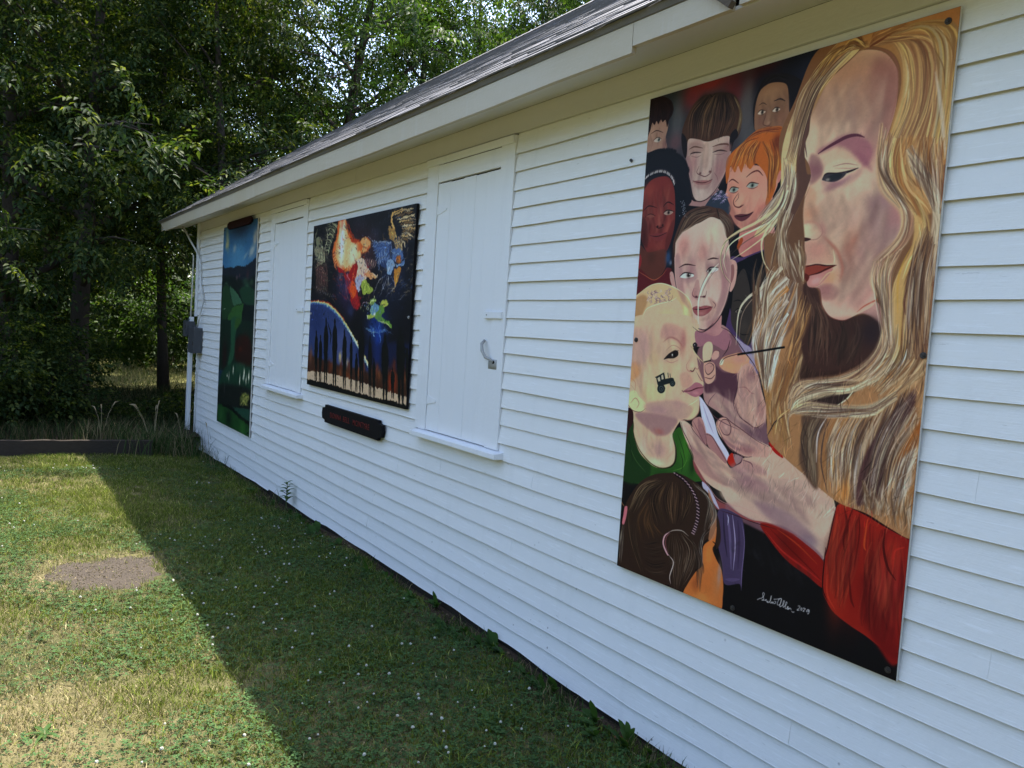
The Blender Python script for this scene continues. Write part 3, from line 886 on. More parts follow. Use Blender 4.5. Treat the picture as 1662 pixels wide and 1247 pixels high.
def paint_portraits():
    p = Painter(880, 1390, [(1056.5, 160), (1560.5, 11), (1455, 1107), (1001, 917)], 3)
    p.P("1040,150 1570,0 1470,1120 990,930", (18, 16, 21), sharp=True)
    p.view(1040, 110, 5.669)
    V2 = lambda: p.view(1040, 110, 5.669)
    # background clouds of colour
    p.P("40,260 1500,-180 1500,700 40,900", (58, 56, 66), sharp=True)
    p.B(330, 300, 170, 300, (36, 44, 56), .9); p.B(340, 480, 90, 250, (84, 88, 98), .8)
    p.B(640, 120, 260, 110, (118, 44, 46), .95); p.B(480, 260, 120, 130, (118, 44, 50), .7); p.B(870, 200, 130, 150, (104, 40, 46), .8)
    p.B(1150, 40, 300, 130, (52, 18, 28), .9); p.B(980, 380, 90, 300, (86, 84, 90), .85); p.B(1000, 620, 100, 120, (78, 80, 86), .8)
    p.B(320, 680, 90, 90, (104, 72, 80), .6); p.B(1350, 0, 200, 160, (26, 26, 40), .9)
    p.view(1250, 0, 4.797)
    p.P("-60,560 600,280 560,420 250,760 100,1100 -80,1000", (24, 26, 42), soft=30)
    p.B(0, 480, 110, 80, (52, 20, 30), .8); p.B(300, 520, 90, 90, (34, 42, 66), .6)
    V2()
    p.rec = []
    # boy at the far left edge
    p.P("50,760 70,520 140,470 240,460 255,540 232,640 245,720 240,760", (150, 122, 114)); p.B(100, 560, 60, 80, (168, 142, 130), .6); p.B(220, 700, 30, 60, (110, 80, 82), .6)
    p.P("88,290 150,262 220,262 285,300 306,370 292,430 262,480 246,540 232,475 205,495 190,470 165,512 150,485 130,520 110,500 95,560 80,600 60,640 62,500", (30, 13, 17))
    p.Hs("120,280 90,400 75,560", "240,280 295,380 262,480", 26, [(54, 26, 28), (20, 8, 12), (70, 38, 36)], 6, .7)
    p.S("100,600 150,572 210,590", (40, 24, 26), 7); p.P("125,668 160,638 192,650 178,672 150,680", (170, 165, 165)); p.B(170, 654, 14, 17, (50, 60, 62), 1); p.B(172, 655, 6, 7, (12, 12, 14), 1); p.S("118,664 158,634 196,650", (50, 32, 36), 5)
    p.S("240,640 232,690 246,740", (96, 70, 74), 5)
    # bowl-cut boy
    p.P("430,640 420,800 440,930 470,1100 500,1200 560,1230 620,1200 700,1120 780,960 830,800 830,620 700,600 550,600", (176, 158, 152))
    p.P("448,1190 500,1225 590,1210 660,1150 720,1110 720,1260 440,1260", (150, 118, 118))
    p.B(480, 880, 60, 90, (178, 126, 130), .7); p.B(730, 930, 70, 90, (176, 124, 128), .75); p.B(590, 760, 40, 170, (202, 186, 174), .7); p.B(540, 1130, 70, 50, (182, 168, 162), .8); p.B(520, 680, 90, 40, (160, 130, 128), .6)
    p.B(640, 1080, 60, 70, (160, 132, 130), .5); p.B(790, 760, 40, 120, (150, 122, 124), .6); p.B(430, 800, 24, 110, (140, 112, 116), .6)
    p.S("455,790 500,775 560,775", (44, 30, 32), 11); p.S("665,775 730,755 800,765", (44, 30, 32), 11); p.S("470,810 520,818 560,800", (120, 90, 92), 5); p.S("680,790 730,795 780,780", (120, 90, 92), 5)
    p.S("450,745 500,722 575,735", (96, 70, 62), 13); p.S("665,722 740,700 805,700 805,720", (90, 62, 56), 13)
    p.S("540,900 520,960 560,985 600,995 650,960 655,915", (92, 56, 60), 7); p.B(590, 950, 30, 24, (196, 170, 160), .6); p.B(640, 950, 12, 9, (80, 46, 50), .8); p.B(550, 965, 12, 8, (80, 46, 50), .7)
    p.P("485,1040 560,1030 635,1030 660,1022 640,1060 580,1075 520,1068", (150, 98, 100)); p.S("480,1035 540,1052 600,1050 665,1020", (72, 34, 40), 8); p.S("490,1030 475,1060", (96, 60, 66), 5); p.S("680,960 705,1000 715,1040", (120, 86, 88), 5)
    p.S("450,1080 470,1170 520,1222 590,1215 670,1150 760,1010", (52, 32, 38), 8)
    p.P("382,600 400,520 450,400 510,310 580,255 650,240 700,228 770,222 860,245 910,310 932,430 925,560 895,640 870,660 840,740 822,760 826,640 780,625 700,650 640,672 590,672 540,655 450,650 430,720 420,820 395,790 380,700", (70, 48, 38))
    p.P("560,270 650,245 760,225 860,250 890,400 800,480 650,470 560,500 500,440", (30, 24, 26), soft=22, a=.85)
    p.Hs("600,260 470,400 440,640", "720,240 680,420 640,665", 60, [(104, 76, 54), (50, 32, 26), (134, 104, 76), (34, 24, 22)], 7, .75)
    p.Hs("720,240 680,420 640,665", "820,240 890,420 810,620", 60, [(96, 66, 50), (46, 30, 26), (120, 88, 64), (30, 20, 20)], 7, .75)
    p.Hs("860,260 920,400 880,640", "890,290 935,450 900,620", 16, [(150, 130, 96), (104, 84, 60)], 6, .8)
    p.P("382,600 420,640 432,720 422,820 398,800 380,700", (26, 20, 24)); p.P("828,620 880,560 900,620 860,680 836,760 820,740", (28, 22, 26)); p.S("640,238 660,262 690,232", (20, 14, 16), 7)
    # man at top right
    p.P("1060,575 1042,450 1050,320 1090,210 1170,150 1290,120 1370,170 1390,390 1340,480 1310,570 1150,600", (132, 100, 80))
    p.B(1200, 240, 110, 80, (152, 120, 96), .7); p.B(1110, 480, 50, 80, (118, 84, 76), .6); p.B(1290, 450, 60, 80, (140, 98, 82), .6); p.B(1165, 470, 30, 80, (160, 126, 108), .6)
    p.P("1050,570 1038,450 1045,320 1090,190 1140,100 1230,60 1330,50 1430,80 1500,150 1470,300 1400,420 1372,400 1366,260 1350,160 1290,132 1200,140 1130,180 1090,240 1062,340 1050,450", (26, 22, 28))
    p.Hs("1150,170 1230,90 1360,120", "1100,200 1220,60 1450,100", 16, [(46, 40, 48), (14, 12, 18)], 5, .7)
    for ex, ey in ((1112, 408), (1248, 384)):
        p.P(f"{ex-32},{ey+12} {ex-4},{ey-18} {ex+34},{ey-14} {ex+36},{ey+2} {ex},{ey+20}", (196, 182, 172)); p.B(ex + 10, ey - 2, 14, 17, (30, 22, 20), 1); p.S(f"{ex-34},{ey+12} {ex-2},{ey-20} {ex+40},{ey-12}", (30, 22, 24), 6)
    p.S("1090,345 1130,322 1165,340", (60, 42, 38), 6); p.S("1230,305 1290,285 1335,305", (36, 26, 28), 10)
    p.S("1165,380 1150,450 1130,510 1150,530 1185,530 1205,500", (92, 62, 56), 6); p.B(1185, 500, 16, 12, (176, 140, 124), .7)
    # red-haired girl (face)
    p.P("800,1247 798,1100 812,1000 840,900 1000,880 1180,930 1270,980 1262,1080 1220,1180 1190,1247", (192, 138, 122))
    p.P("805,1247 1200,1240 1150,1380 1040,1480 960,1500 880,1440 830,1350 800,1300", (190, 134, 120))
    p.view(1020, 300, 4.796)
    p.P("890,330 1080,230 1120,260 1140,420 1010,530 900,560 860,500", (178, 118, 112))
    p.B(1010, 480, 100, 60, (150, 88, 90), .6); p.B(1060, 330, 60, 100, (196, 140, 128), .6); p.P("850,470 880,410 895,430 860,500", (150, 70, 30))
    p.B(870, 120, 60, 50, (206, 154, 132), .7); p.B(1000, 130, 70, 90, (204, 150, 132), .6); p.B(790, 150, 26, 130, (160, 104, 96), .6); p.B(920, 300, 80, 34, (166, 110, 104), .6); p.B(1040, 190, 50, 60, (198, 120, 108), .5)
    V2()
    p.B(980, 980, 110, 60, (206, 152, 132), .5)
    for ex, ey, sx in ((858, 1122, 1.0), (1028, 1082, 1.25)):
        p.P([(ex - 38 * sx, ey + 6), (ex - 12, ey - 26), (ex + 34 * sx, ey - 22), (ex + 42 * sx, ey - 4), (ex + 10, ey + 20), (ex - 24, ey + 20)], (150, 156, 150)); p.B(ex + 2, ey - 4, 18, 19, (70, 84, 78), 1); p.B(ex + 2, ey - 4, 8, 9, (10, 12, 12), 1)
        p.S([(ex - 42 * sx, ey + 8), (ex - 12, ey - 28), (ex + 50 * sx, ey - 18)], (50, 26, 26), 9); p.S([(ex - 30 * sx, ey + 22), (ex + 10, ey + 26), (ex + 44 * sx, ey + 6)], (110, 60, 58), 5)
    p.S("812,1050 850,1024 905,1060", (84, 40, 38), 9); p.S("975,1004 1030,960 1085,946 1130,990", (84, 40, 38), 11)
    p.view(1020, 300, 4.796)
    p.S("860,60 822,120 830,160 860,172 890,150", (90, 50, 48), 6); p.S("840,168 868,172 900,152", (70, 30, 34), 8); p.S("862,66 858,100 830,135", (130, 84, 78), 5)
    p.P("828,240 870,225 930,225 974,208 940,252 890,280 850,268", (92, 48, 58)); p.S("828,236 880,244 940,228 976,208", (42, 18, 26), 8); p.B(905, 262, 36, 10, (150, 100, 100), .7)
    # red hair
    V2()
    p.P("790,860 850,770 940,690 1000,630 1080,570 1180,545 1300,540 1310,620 1290,760 1300,940 1258,990 1240,1120 1180,1247 1150,1247 1180,1100 1160,1000 1120,930 1060,880 1010,930 960,880 930,960 900,900 870,960 830,900 815,1000 790,1060", (172, 96, 40))
    p.Hs("1010,640 900,740 810,960", "1110,680 1060,800 1060,900", 52, [(206, 136, 54), (140, 66, 30), (226, 160, 74), (112, 50, 28)], 7, .8)
    p.Hs("1110,680 1180,850 1170,1200", "1290,640 1290,850 1240,1100", 52, [(196, 122, 46), (130, 60, 28), (216, 150, 66), (104, 46, 26)], 7, .8)
    p.Hs("960,680 1100,600 1300,590", "1040,600 1150,550 1305,545", 24, [(160, 84, 40), (110, 48, 28), (190, 110, 54)], 6, .8)
    p.B(1260, 680, 50, 70, (92, 40, 26), .7); p.S("975,660 1080,590 1300,560", (96, 40, 26), 6); p.S("930,760 980,680 1090,640", (110, 48, 28), 6)
    p.P("1262,1000 1290,940 1300,1000 1270,1060", (180, 120, 112))
    # dark-haired girl with beaded headband
    p.P("30,1260 26,1050 40,880 60,790 110,760 180,738 250,750 320,770 380,820 420,860 442,940 446,1260", (20, 22, 32))
    for i in range(40):
        a = i / 39 * 3.0; p.B(240 - 205 * cos(a) + p.r.normal(0, 3), 960 - 215 * sin(a) + 20 * (a > 2), 13, 13, (18, 20, 30), .95)
    p.view(1020, 300, 4.796)
    p.P("110,0 330,-40 440,0 440,220 370,420 350,600 300,640 90,620 90,200", (18, 20, 30)); 
    p.P("100,240 112,80 180,-40 300,-70 352,0 366,120 362,300 330,440 290,520 220,540 150,520 110,440 88,330", (112, 46, 44))
    p.P("90,470 160,520 290,500 290,640 200,740 90,680", (88, 48, 40)); p.P("60,700 90,650 140,690 200,738 260,700 300,640 350,670 345,800 200,860 48,870", (86, 26, 34))
    p.P("70,560 96,540 104,590 90,640 68,640", (128, 40, 44)); p.S("75,665 130,700 200,736 262,700 300,655", (150, 84, 60), 6)
    p.B(160, 40, 80, 70, (130, 60, 52), .8); p.B(300, 60, 40, 70, (118, 56, 48), .7); p.B(250, 240, 26, 80, (170, 92, 84), .6); p.B(150, 330, 60, 70, (98, 36, 34), .7); p.B(310, 330, 40, 60, (150, 72, 64), .6); p.B(240, 470, 60, 40, (124, 62, 56), .6); p.B(120, 420, 30, 80, (60, 28, 28), .7); p.B(180, 560, 50, 60, (70, 40, 32), .6)
    p.S("118,200 160,160 222,172", (40, 14, 18), 9); p.S("272,165 310,130 356,150", (40, 14, 18), 9)
    p.S("130,248 170,222 214,236", (50, 18, 20), 7); p.P("140,240 175,225 206,240 175,250", (120, 70, 64)); p.P("278,218 305,196 350,205 330,225 300,230", (150, 130, 122)); p.B(314, 210, 13, 13, (16, 10, 12), 1); p.S("274,216 308,192 360,204", (20, 8, 12), 8)
    p.S("214,320 240,332 280,318", (44, 14, 18), 8); p.B(228, 318, 10, 7, (26, 8, 12), .9); p.B(268, 308, 9, 7, (26, 8, 12), .9); p.B(248, 296, 16, 18, (190, 116, 104), .5)
    p.P("172,392 215,372 250,372 300,366 280,410 240,436 200,420", (112, 50, 52)); p.S("170,390 230,396 304,366", (40, 12, 18), 7); p.B(240, 420, 30, 8, (160, 90, 88), .6)
    V2()
    p.S("20,1040 60,990 130,952 190,940 250,958 300,1010 318,1060", (70, 70, 80), 30, taper=0); p.S("22,1030 64,982 132,946 190,934 254,952 306,1008 322,1062", (26, 24, 32), 9, taper=0)
    for i in range(34):
        t = i / 33; q = spline(toks("20,1046 66,992 134,956 190,946 246,962 292,1008 312,1064"), False); k = q[int(t * (len(q) - 1))]
        p.S([(k[0] - 3, k[1] + 12), (k[0] + 4, k[1] - 14)], (186, 184, 190), 6, taper=0)
    p.view(1020, 300, 4.796)
    p.B(310, 560, 30, 60, (48, 78, 120), .8); p.B(330, 600, 16, 20, (130, 150, 180), .6)
    for i in range(26): p.B(435 + p.r.normal(0, 12), 120 + i * 5, 3.5, 3.5, (150, 160, 180), .8)
    # lace collar between the heads
    p.P("620,130 680,60 740,40 780,120 800,190 760,240 680,220 600,180", (46, 56, 72)); 
    for i in range(46):
        a = p.r.random() * 6.28; r_ = p.r.random() * 58; cx, cy = 700 + r_ * cos(a) * 1.1, 100 + r_ * sin(a) * .9
        p.S([(cx, cy), (cx + 10, cy - 12), (cx + 22, cy - 4)], [(170, 160, 190), (120, 112, 150), (70, 72, 100)][i % 3], 5)
    # central girl with parted brown hair
    p.P("790,580 900,560 1060,500 1200,480 1200,1300 760,1300 800,900", (72, 54, 96)); p.P("830,640 900,580 1010,530 1130,500 1180,560 1150,700 1060,820 960,900 900,1000 830,1050 790,900", (14, 14, 20))
    p.P("810,900 830,760 900,650 940,760 960,880 1000,900 980,1100 940,1247 840,1150 800,1050", (56, 50, 48))
    p.Hs("850,640 960,780 960,900", "1130,520 1130,700 1010,860", 30, [(34, 34, 44), (10, 10, 14)], 6, .6)
    p.S("820,905 855,895 905,910", (20, 18, 20), 7); p.P("835,985 858,965 885,975 868,1000", (110, 104, 98)); p.B(858, 982, 14, 13, (12, 10, 10), 1); p.S("824,985 860,960 900,980", (14, 12, 14), 7); p.S("870,1155 900,1165 940,1160", (16, 14, 16), 6); p.B(900, 1100, 40, 50, (74, 66, 62), .5)
    p.P("380,420 360,600 350,900 360,1247 330,1247 330,900 340,600 350,450", (40, 26, 26))
    p.P("325,680 350,680 370,780 380,820 350,800 328,740", (176, 140, 136))
    p.P("780,600 830,585 850,640 835,760 800,830 780,780", (186, 150, 142)); p.P("795,640 822,620 825,700 800,760", (140, 96, 96)); 
    p.P("360,560 362,440 420,350 520,270 640,240 740,265 775,380 795,560 800,700 770,900 700,1040 620,1120 560,1140 490,1090 420,920 370,760", (196, 172, 160))
    p.P("520,1120 600,1120 720,1010 730,1100 800,1150 840,1247 500,1247", (176, 132, 132))
    p.B(430, 480, 70, 100, (184, 130, 124), .8); p.B(580, 520, 60, 90, (178, 124, 120), .7); p.B(660, 380, 80, 90, (206, 186, 164), .8); p.B(500, 620, 50, 80, (166, 120, 124), .6); p.B(560, 740, 34, 100, (212, 186, 170), .6); p.B(680, 780, 80, 90, (206, 176, 162), .6); p.B(440, 780, 60, 70, (190, 150, 144), .6); p.B(560, 1060, 60, 40, (206, 182, 162), .8); p.B(750, 700, 40, 160, (176, 134, 134), .6); p.B(510, 850, 40, 60, (172, 120, 122), .5); p.B(640, 1080, 60, 50, (150, 104, 112), .6); p.B(600, 1180, 100, 40, (140, 92, 104), .6); p.B(480, 700, 70, 36, (150, 108, 116), .5); p.B(640, 640, 50, 40, (140, 100, 108), .6)
    p.S("395,640 450,615 525,625", (56, 34, 38), 10); p.S("618,580 660,568 705,572", (56, 34, 38), 10)
    p.P("405,710 440,685 500,690 510,708 460,722 420,720", (206, 200, 196)); p.B(470, 698, 20, 17, (22, 16, 16), 1); p.B(476, 692, 5, 5, (200, 200, 200), .9); p.S("400,712 440,680 512,690", (26, 18, 22), 9)
    p.P("612,670 640,645 690,640 700,660 650,680", (200, 192, 190)); p.B(636, 664, 17, 18, (24, 18, 20), 1); p.S("608,672 640,640 705,640", (26, 18, 22), 9)
    p.S("512,800 500,850 525,872 560,868 600,862 612,820", (120, 72, 80), 8); p.B(530, 866, 12, 7, (60, 30, 36), .8); p.B(590, 866, 14, 7, (60, 30, 36), .8); p.B(560, 840, 22, 22, (222, 196, 180), .6)
    p.P("498,962 530,940 560,945 600,936 655,948 630,990 580,1018 530,1010", (140, 74, 80)); p.S("496,962 550,966 600,962 660,946", (70, 30, 38), 8); p.B(560, 995, 44, 12, (170, 104, 108), .7); p.S("655,900 680,930 668,960", (120, 80, 84), 6)
    p.S("500,1100 560,1142 620,1122 700,1046 760,920 800,760", (52, 34, 42), 7)
    p.P("362,560 350,460 380,350 430,240 500,185 600,160 680,175 740,190 800,260 826,340 800,400 770,410 760,350 735,285 700,262 640,248 560,290 480,320 410,370 372,430", (74, 52, 44))
    p.Hs("620,175 460,230 365,450", "700,215 600,260 400,370", 40, [(104, 78, 62), (50, 34, 32), (128, 104, 84), (36, 26, 26)], 6, .8)
    p.Hs("700,190 790,260 820,340", "700,240 750,320 765,410", 24, [(96, 72, 60), (44, 32, 32), (120, 98, 84)], 6, .8); p.S("690,178 700,215 712,262", (24, 18, 20), 7)
    # blond child
    p.view(1020, 300, 4.796)
    p.P("45,880 110,820 180,775 260,760 350,790 430,840 480,900 500,980 520,1100 530,1260 30,1260 40,1000", (196, 170, 132))
    p.P("100,1060 130,970 200,920 320,905 370,880 410,930 440,1020 500,1100 510,1260 80,1260", (200, 172, 144)); p.P("50,890 110,850 150,880 130,960 90,1030 50,1060 45,960", (160, 124, 88), soft=8, a=.8)
    p.B(200, 1130, 70, 90, (196, 164, 150), .6); p.B(300, 1010, 100, 60, (206, 180, 138), .7); p.B(320, 1120, 90, 30, (190, 152, 140), .6); p.B(450, 960, 30, 110, (222, 208, 150), .7); p.B(400, 1180, 60, 50, (184, 130, 124), .6)
    for i in range(60):
        x = 150 + p.r.random() * 170; y = 815 + p.r.random() * 90 - (x - 150) * .12
        p.S([(x, y), (x + p.r.normal(0, 12), y + 14), (x + p.r.normal(6, 14), y + 24)], [(150, 124, 140), (196, 176, 170), (120, 92, 110)][i % 3], 5, .7)
    p.S("105,1050 140,965 230,925 330,900 380,870", (226, 212, 170), 6, .8); p.S("45,880 110,820 180,775 260,762 350,790 430,840 482,900 505,1000 520,1150", (222, 204, 172), 7, .7); p.S("310,910 340,880 345,850", (150, 110, 100), 5)
    p.view(1000, 520, 4.796)
    p.P("130,-30 600,-30 625,180 600,220 640,290 655,350 640,430 680,470 680,510 650,580 655,640 640,720 590,770 510,775 450,860 440,900 460,1000 450,1100 400,1140 300,1140 200,1060 140,900 135,780 90,640 100,400 125,200", (200, 172, 144))
    p.P("640,260 670,250 690,340 690,440 665,480 640,430", (196, 162, 140)); p.S("600,20 595,200 640,280 690,330", (196, 180, 140), 8)
    p.B(220, 160, 70, 130, (190, 156, 146), .75); p.B(420, 90, 110, 50, (190, 146, 138), .7); p.B(520, 170, 30, 90, (158, 92, 92), .75); p.B(430, 190, 70, 30, (216, 192, 150), .6); p.B(300, 300, 60, 60, (216, 194, 144), .7); p.B(170, 380, 50, 90, (200, 160, 124), .5); p.B(280, 560, 120, 80, (212, 190, 136), .6); p.B(330, 700, 120, 50, (176, 140, 138), .7); p.B(580, 700, 60, 60, (216, 194, 148), .7); p.B(480, 640, 50, 60, (190, 150, 138), .5); p.B(560, 480, 40, 60, (196, 152, 138), .5)
    p.P("150,720 240,712 400,740 480,770 440,850 390,890 310,890 260,850 180,780", (146, 112, 116), soft=10, a=.85); p.B(330, 860, 60, 26, (160, 96, 92), .7); p.B(330, 1000, 100, 70, (166, 128, 132), .6); p.B(210, 960, 50, 80, (214, 186, 168), .6); p.B(310, 1100, 90, 34, (226, 206, 170), .7); p.B(430, 950, 20, 80, (220, 196, 168), .6)
    p.P("90,640 100,560 150,540 180,590 230,640 230,690 180,708 120,690", (222, 196, 150)); p.S("112,640 150,600 178,640 160,680", (170, 130, 110), 7); p.S("95,560 92,640 130,695 190,708 232,680", (120, 82, 80), 5)
    p.P("100,420 130,320 180,330 190,400 160,440 120,470", (200, 140, 90), soft=8, a=.7); p.S("112,440 150,480 145,560", (180, 130, 110), 6); p.S("118,500 150,540", (150, 110, 100), 4)
    p.S("365,165 420,128 480,150 520,200", (150, 84, 80), 14, .8, soft=3); p.S("380,240 440,190 500,220 505,280", (170, 130, 116), 7, .6)
    p.P("372,298 420,250 460,228 484,240 482,270 450,290 405,292", (34, 26, 26)); p.B(440, 265, 10, 12, (170, 160, 160), 1); p.B(452, 262, 16, 18, (10, 8, 8), .9); p.B(438, 262, 5, 6, (220, 215, 210), 1); p.S("385,305 430,325 485,305", (176, 130, 120), 6); p.S("372,298 425,250 488,230", (24, 18, 20), 8)
    p.S("575,300 548,350 565,390 600,395 615,370 640,375 655,340", (176, 124, 116), 7); p.S("575,385 600,392 618,362", (80, 40, 44), 8); p.S("640,372 652,350", (80, 40, 44), 6); p.S("600,220 640,290 662,340", (196, 170, 140), 6); p.B(590, 345, 26, 26, (226, 204, 166), .6)
    p.P("600,180 620,168 636,190 620,210 602,205", (40, 34, 42)); p.B(612, 185, 4, 4, (220, 220, 220), .9)
    p.P("524,548 580,510 620,480 660,490 682,520 680,560 630,592 590,585 550,562", (160, 104, 116)); p.S("520,548 580,545 630,525 684,520", (76, 34, 46), 8); p.B(620, 560, 40, 16, (186, 134, 140), .6); p.S("512,540 520,548 528,560", (120, 76, 80), 6)
    p.S("655,590 650,660 640,720 590,768 510,776", (150, 104, 96), 7); p.S("560,660 600,640 640,610", (226, 208, 170), 6, .6); p.S("520,400 520,480 560,500", (190, 150, 130), 5, .6); p.S("625,395 660,455 676,470", (120, 76, 80), 4)
    p.S("135,780 138,880 180,1000 260,1100 340,1145 420,1135 462,1080 465,980 442,900", (60, 56, 30), 8, .9)
    # tractor drawn on the cheek
    k_ = (26, 36, 40)
    p.P("312,440 330,428 366,405 378,414 384,452 430,442 448,446 455,470 430,484 396,492 370,500 330,510 322,490", k_, sharp=True)
    p.P("322,446 340,434 346,468 330,472", (176, 170, 150), sharp=True); p.P("352,426 366,416 372,452 356,458", (176, 170, 150), sharp=True)
    for cx, cy, r_ in ((352, 528, 31), (440, 486, 22)):
        p.P([(cx + r_ * cos(t) , cy + r_ * 1.15 * sin(t)) for t in np.arange(0, 6.2, .6)], k_); p.P([(cx + r_ * .6 * cos(t), cy + r_ * .7 * sin(t)) for t in np.arange(0, 6.2, .6)], (70, 82, 86)); p.P([(cx + r_ * .45 * cos(t), cy + r_ * .5 * sin(t)) for t in np.arange(0, 6.2, .6)], k_); p.B(cx, cy, 5, 5, (100, 108, 108), .9)
    p.S("404,404 408,440", k_, 7, taper=0); p.S("420,410 424,440", k_, 5, taper=0); p.S("306,440 376,404", k_, 7, taper=0)
    # green shirt
    p.P("60,1247 68,960 100,850 132,790 136,900 180,1020 260,1110 340,1150 430,1140 470,1080 468,980 440,890 500,830 560,950 600,1050 620,1180 700,1247", (44, 88, 34))
    p.P("60,1247 68,960 100,850 132,800 136,900 190,1040 270,1130 230,1247", (24, 52, 26), soft=10, a=.85); p.B(540, 1000, 60, 120, (62, 118, 40), .8); p.B(380, 1200, 150, 40, (30, 66, 28), .7); p.B(590, 1120, 30, 80, (20, 44, 22), .6)
    for a_, b_, c_ in (("480,880 520,1000 540,1100", (30, 60, 26), 8), ("540,950 590,1060 600,1180", (22, 44, 22), 9), ("100,960 150,1080 230,1180", (60, 92, 50), 7), ("90,860 110,980 130,1100", (16, 36, 20), 8), ("440,1170 520,1140 560,1060", (80, 130, 50), 6), ("500,1020 520,1100 510,1180", (24, 50, 22), 8)): p.S(a_, b_, c_, .7)
    p.P("76,780 90,680 130,700 132,790 100,850 68,960", (48, 20, 26))
    # painting hand (upper) and white cuff
    p.P("820,40 870,60 930,140 990,230 1040,320 1100,400 1140,560 1170,680 1170,800 1190,980 1120,960 1000,880 880,780 780,700 700,640 680,560 690,480 740,490 780,460 770,340 810,330 860,280 870,200", (160, 126, 124))
    p.P("640,220 880,100 1010,250 1000,430 880,500 700,500", (122, 88, 96), soft=4)
    p.P("930,130 1000,180 1060,230 1110,420 1040,330 990,250", (150, 142, 170))
    p.P("770,350 840,400 930,410 955,480 940,560 920,640 850,600 780,560 700,560 690,490 740,480 780,450", (84, 54, 68), soft=6)
    p.P("650,590 700,650 760,760 800,900 880,1040 860,1090 800,1020 740,900 690,860 660,700", (196, 190, 210)); p.S("680,660 720,780 760,880", (150, 146, 180), 10, .6); p.S("665,640 690,760 720,860", (226, 224, 236), 8, .6)
    p.P("620,80 700,100 760,120 800,110 850,60 880,100 900,170 850,230 790,200 740,180 690,190 640,200 620,160", (150, 104, 116)); p.S("640,60 700,70 760,20", (60, 40, 50), 8)
    p.P("675,260 680,200 710,165 745,170 755,220 735,300 700,325 680,310", (210, 178, 150)); p.P("745,270 770,230 800,235 805,270 780,300 750,300", (190, 150, 140)); p.S("745,272 770,232 806,240 800,275", (104, 66, 70), 5)
    p.P("685,330 730,320 770,340 775,430 750,480 710,490 690,450", (196, 152, 136)); p.P("692,350 730,328 760,350 755,385 720,415 700,395", (180, 140, 130)); p.S("692,350 730,328 762,350 755,388 720,418 698,395 692,350", (70, 40, 48), 6); p.S("690,440 740,450 772,420", (90, 54, 60), 6)
    p.S("685,322 740,308", (20, 14, 20), 9, taper=0)
    p.P("805,340 830,290 900,262 980,250 1040,300 1010,380 930,410 860,395 820,370", (200, 146, 118)); p.B(880, 350, 50, 30, (212, 150, 110), .7); p.B(960, 300, 60, 30, (180, 138, 130), .6); p.P("808,340 820,305 840,300 830,340", (214, 196, 176))
    p.S("810,340 850,290 940,262 1000,245", (80, 50, 58), 6); p.S("830,280 870,220 890,150", (60, 36, 46), 7); p.S("820,50 880,80 930,140 1000,240 1080,350 1130,480", (60, 40, 52), 7)
    p.P("950,400 1040,330 1100,420 1140,560 1170,680 1160,780 1100,835 1010,790 950,720 920,640 950,540", (186, 148, 136)); p.B(1050, 430, 50, 60, (120, 84, 92), .6); p.B(1030, 680, 60, 80, (206, 170, 150), .7); p.B(1120, 700, 40, 60, (170, 116, 112), .6); p.S("955,520 1010,520 1050,560 1080,570", (150, 100, 100), 6); p.S("925,640 960,740 1030,800 1090,835 1150,800", (80, 50, 60), 7); p.S("955,410 945,520 918,640 930,700", (60, 36, 50), 6)
    p.S("700,640 760,740 850,800 960,850", (96, 64, 76), 6); p.S("840,600 820,680", (96, 64, 76), 5); p.S("780,560 730,620 715,670", (96, 64, 76), 5); p.P("960,790 1100,840 1170,800 1190,970 1130,970 1040,900", (104, 76, 90), soft=6, a=.8)
    p.B(760, 640, 50, 50, (176, 140, 134), .6); p.B(880, 700, 60, 60, (150, 116, 118), .6)
    # brush handle
    p.S("1000,254 1120,236 1320,205", (14, 12, 16), 12, taper=0)
    # lower supporting hand
    p.view(1000, 520, 4.796)
    p.P("500,785 540,780 620,850 690,960 760,1020 850,1090 900,1150 980,1080 1000,1060 930,1020 860,960 800,880 780,810 800,765 850,755 890,790 1000,860 1080,920 1180,970 1260,1020 1480,1200 1700,1400 1620,1800 1200,1500 1000,1400 760,1300 620,1150 600,1040 540,920", (196, 164, 146))
    p.P("500,785 545,790 585,830 600,900 580,1000 545,920", (206, 174, 156)); p.B(545, 850, 24, 40, (214, 186, 172), .8); p.S("510,790 520,850 560,930 600,1020", (84, 52, 60), 6); p.S("575,790 600,850 690,960", (96, 62, 70), 5)
    p.P("590,790 660,750 700,860 700,970 640,900", (170, 128, 124)); p.S("600,780 640,860 700,970 700,900 670,800", (104, 66, 74), 5); p.P("690,880 740,890 790,960 860,1080 850,1110 780,1040 720,980", (160, 116, 116)); p.S("690,885 745,900 800,990 862,1100", (84, 50, 60), 6)
    p.P("785,820 800,765 850,752 895,790 980,850 1080,930 1190,985 1180,1060 1080,1060 980,1045 900,1010 850,950", (190, 150, 138)); p.P("806,820 825,775 870,775 895,830 880,885 840,880", (176, 136, 130)); p.S("806,820 825,775 870,775 896,830 882,886 838,882 806,820", (84, 52, 60), 6); p.B(855, 830, 18, 22, (204, 172, 160), .7)
    p.S("785,820 800,765 850,752 900,792 990,856 1090,930 1190,985", (90, 56, 64), 6); p.S("790,830 850,950 910,1010 1000,1060 1060,1060", (90, 56, 64), 7); p.B(1020, 1000, 70, 36, (130, 84, 92), .7); p.B(960, 930, 50, 30, (206, 172, 156), .7)
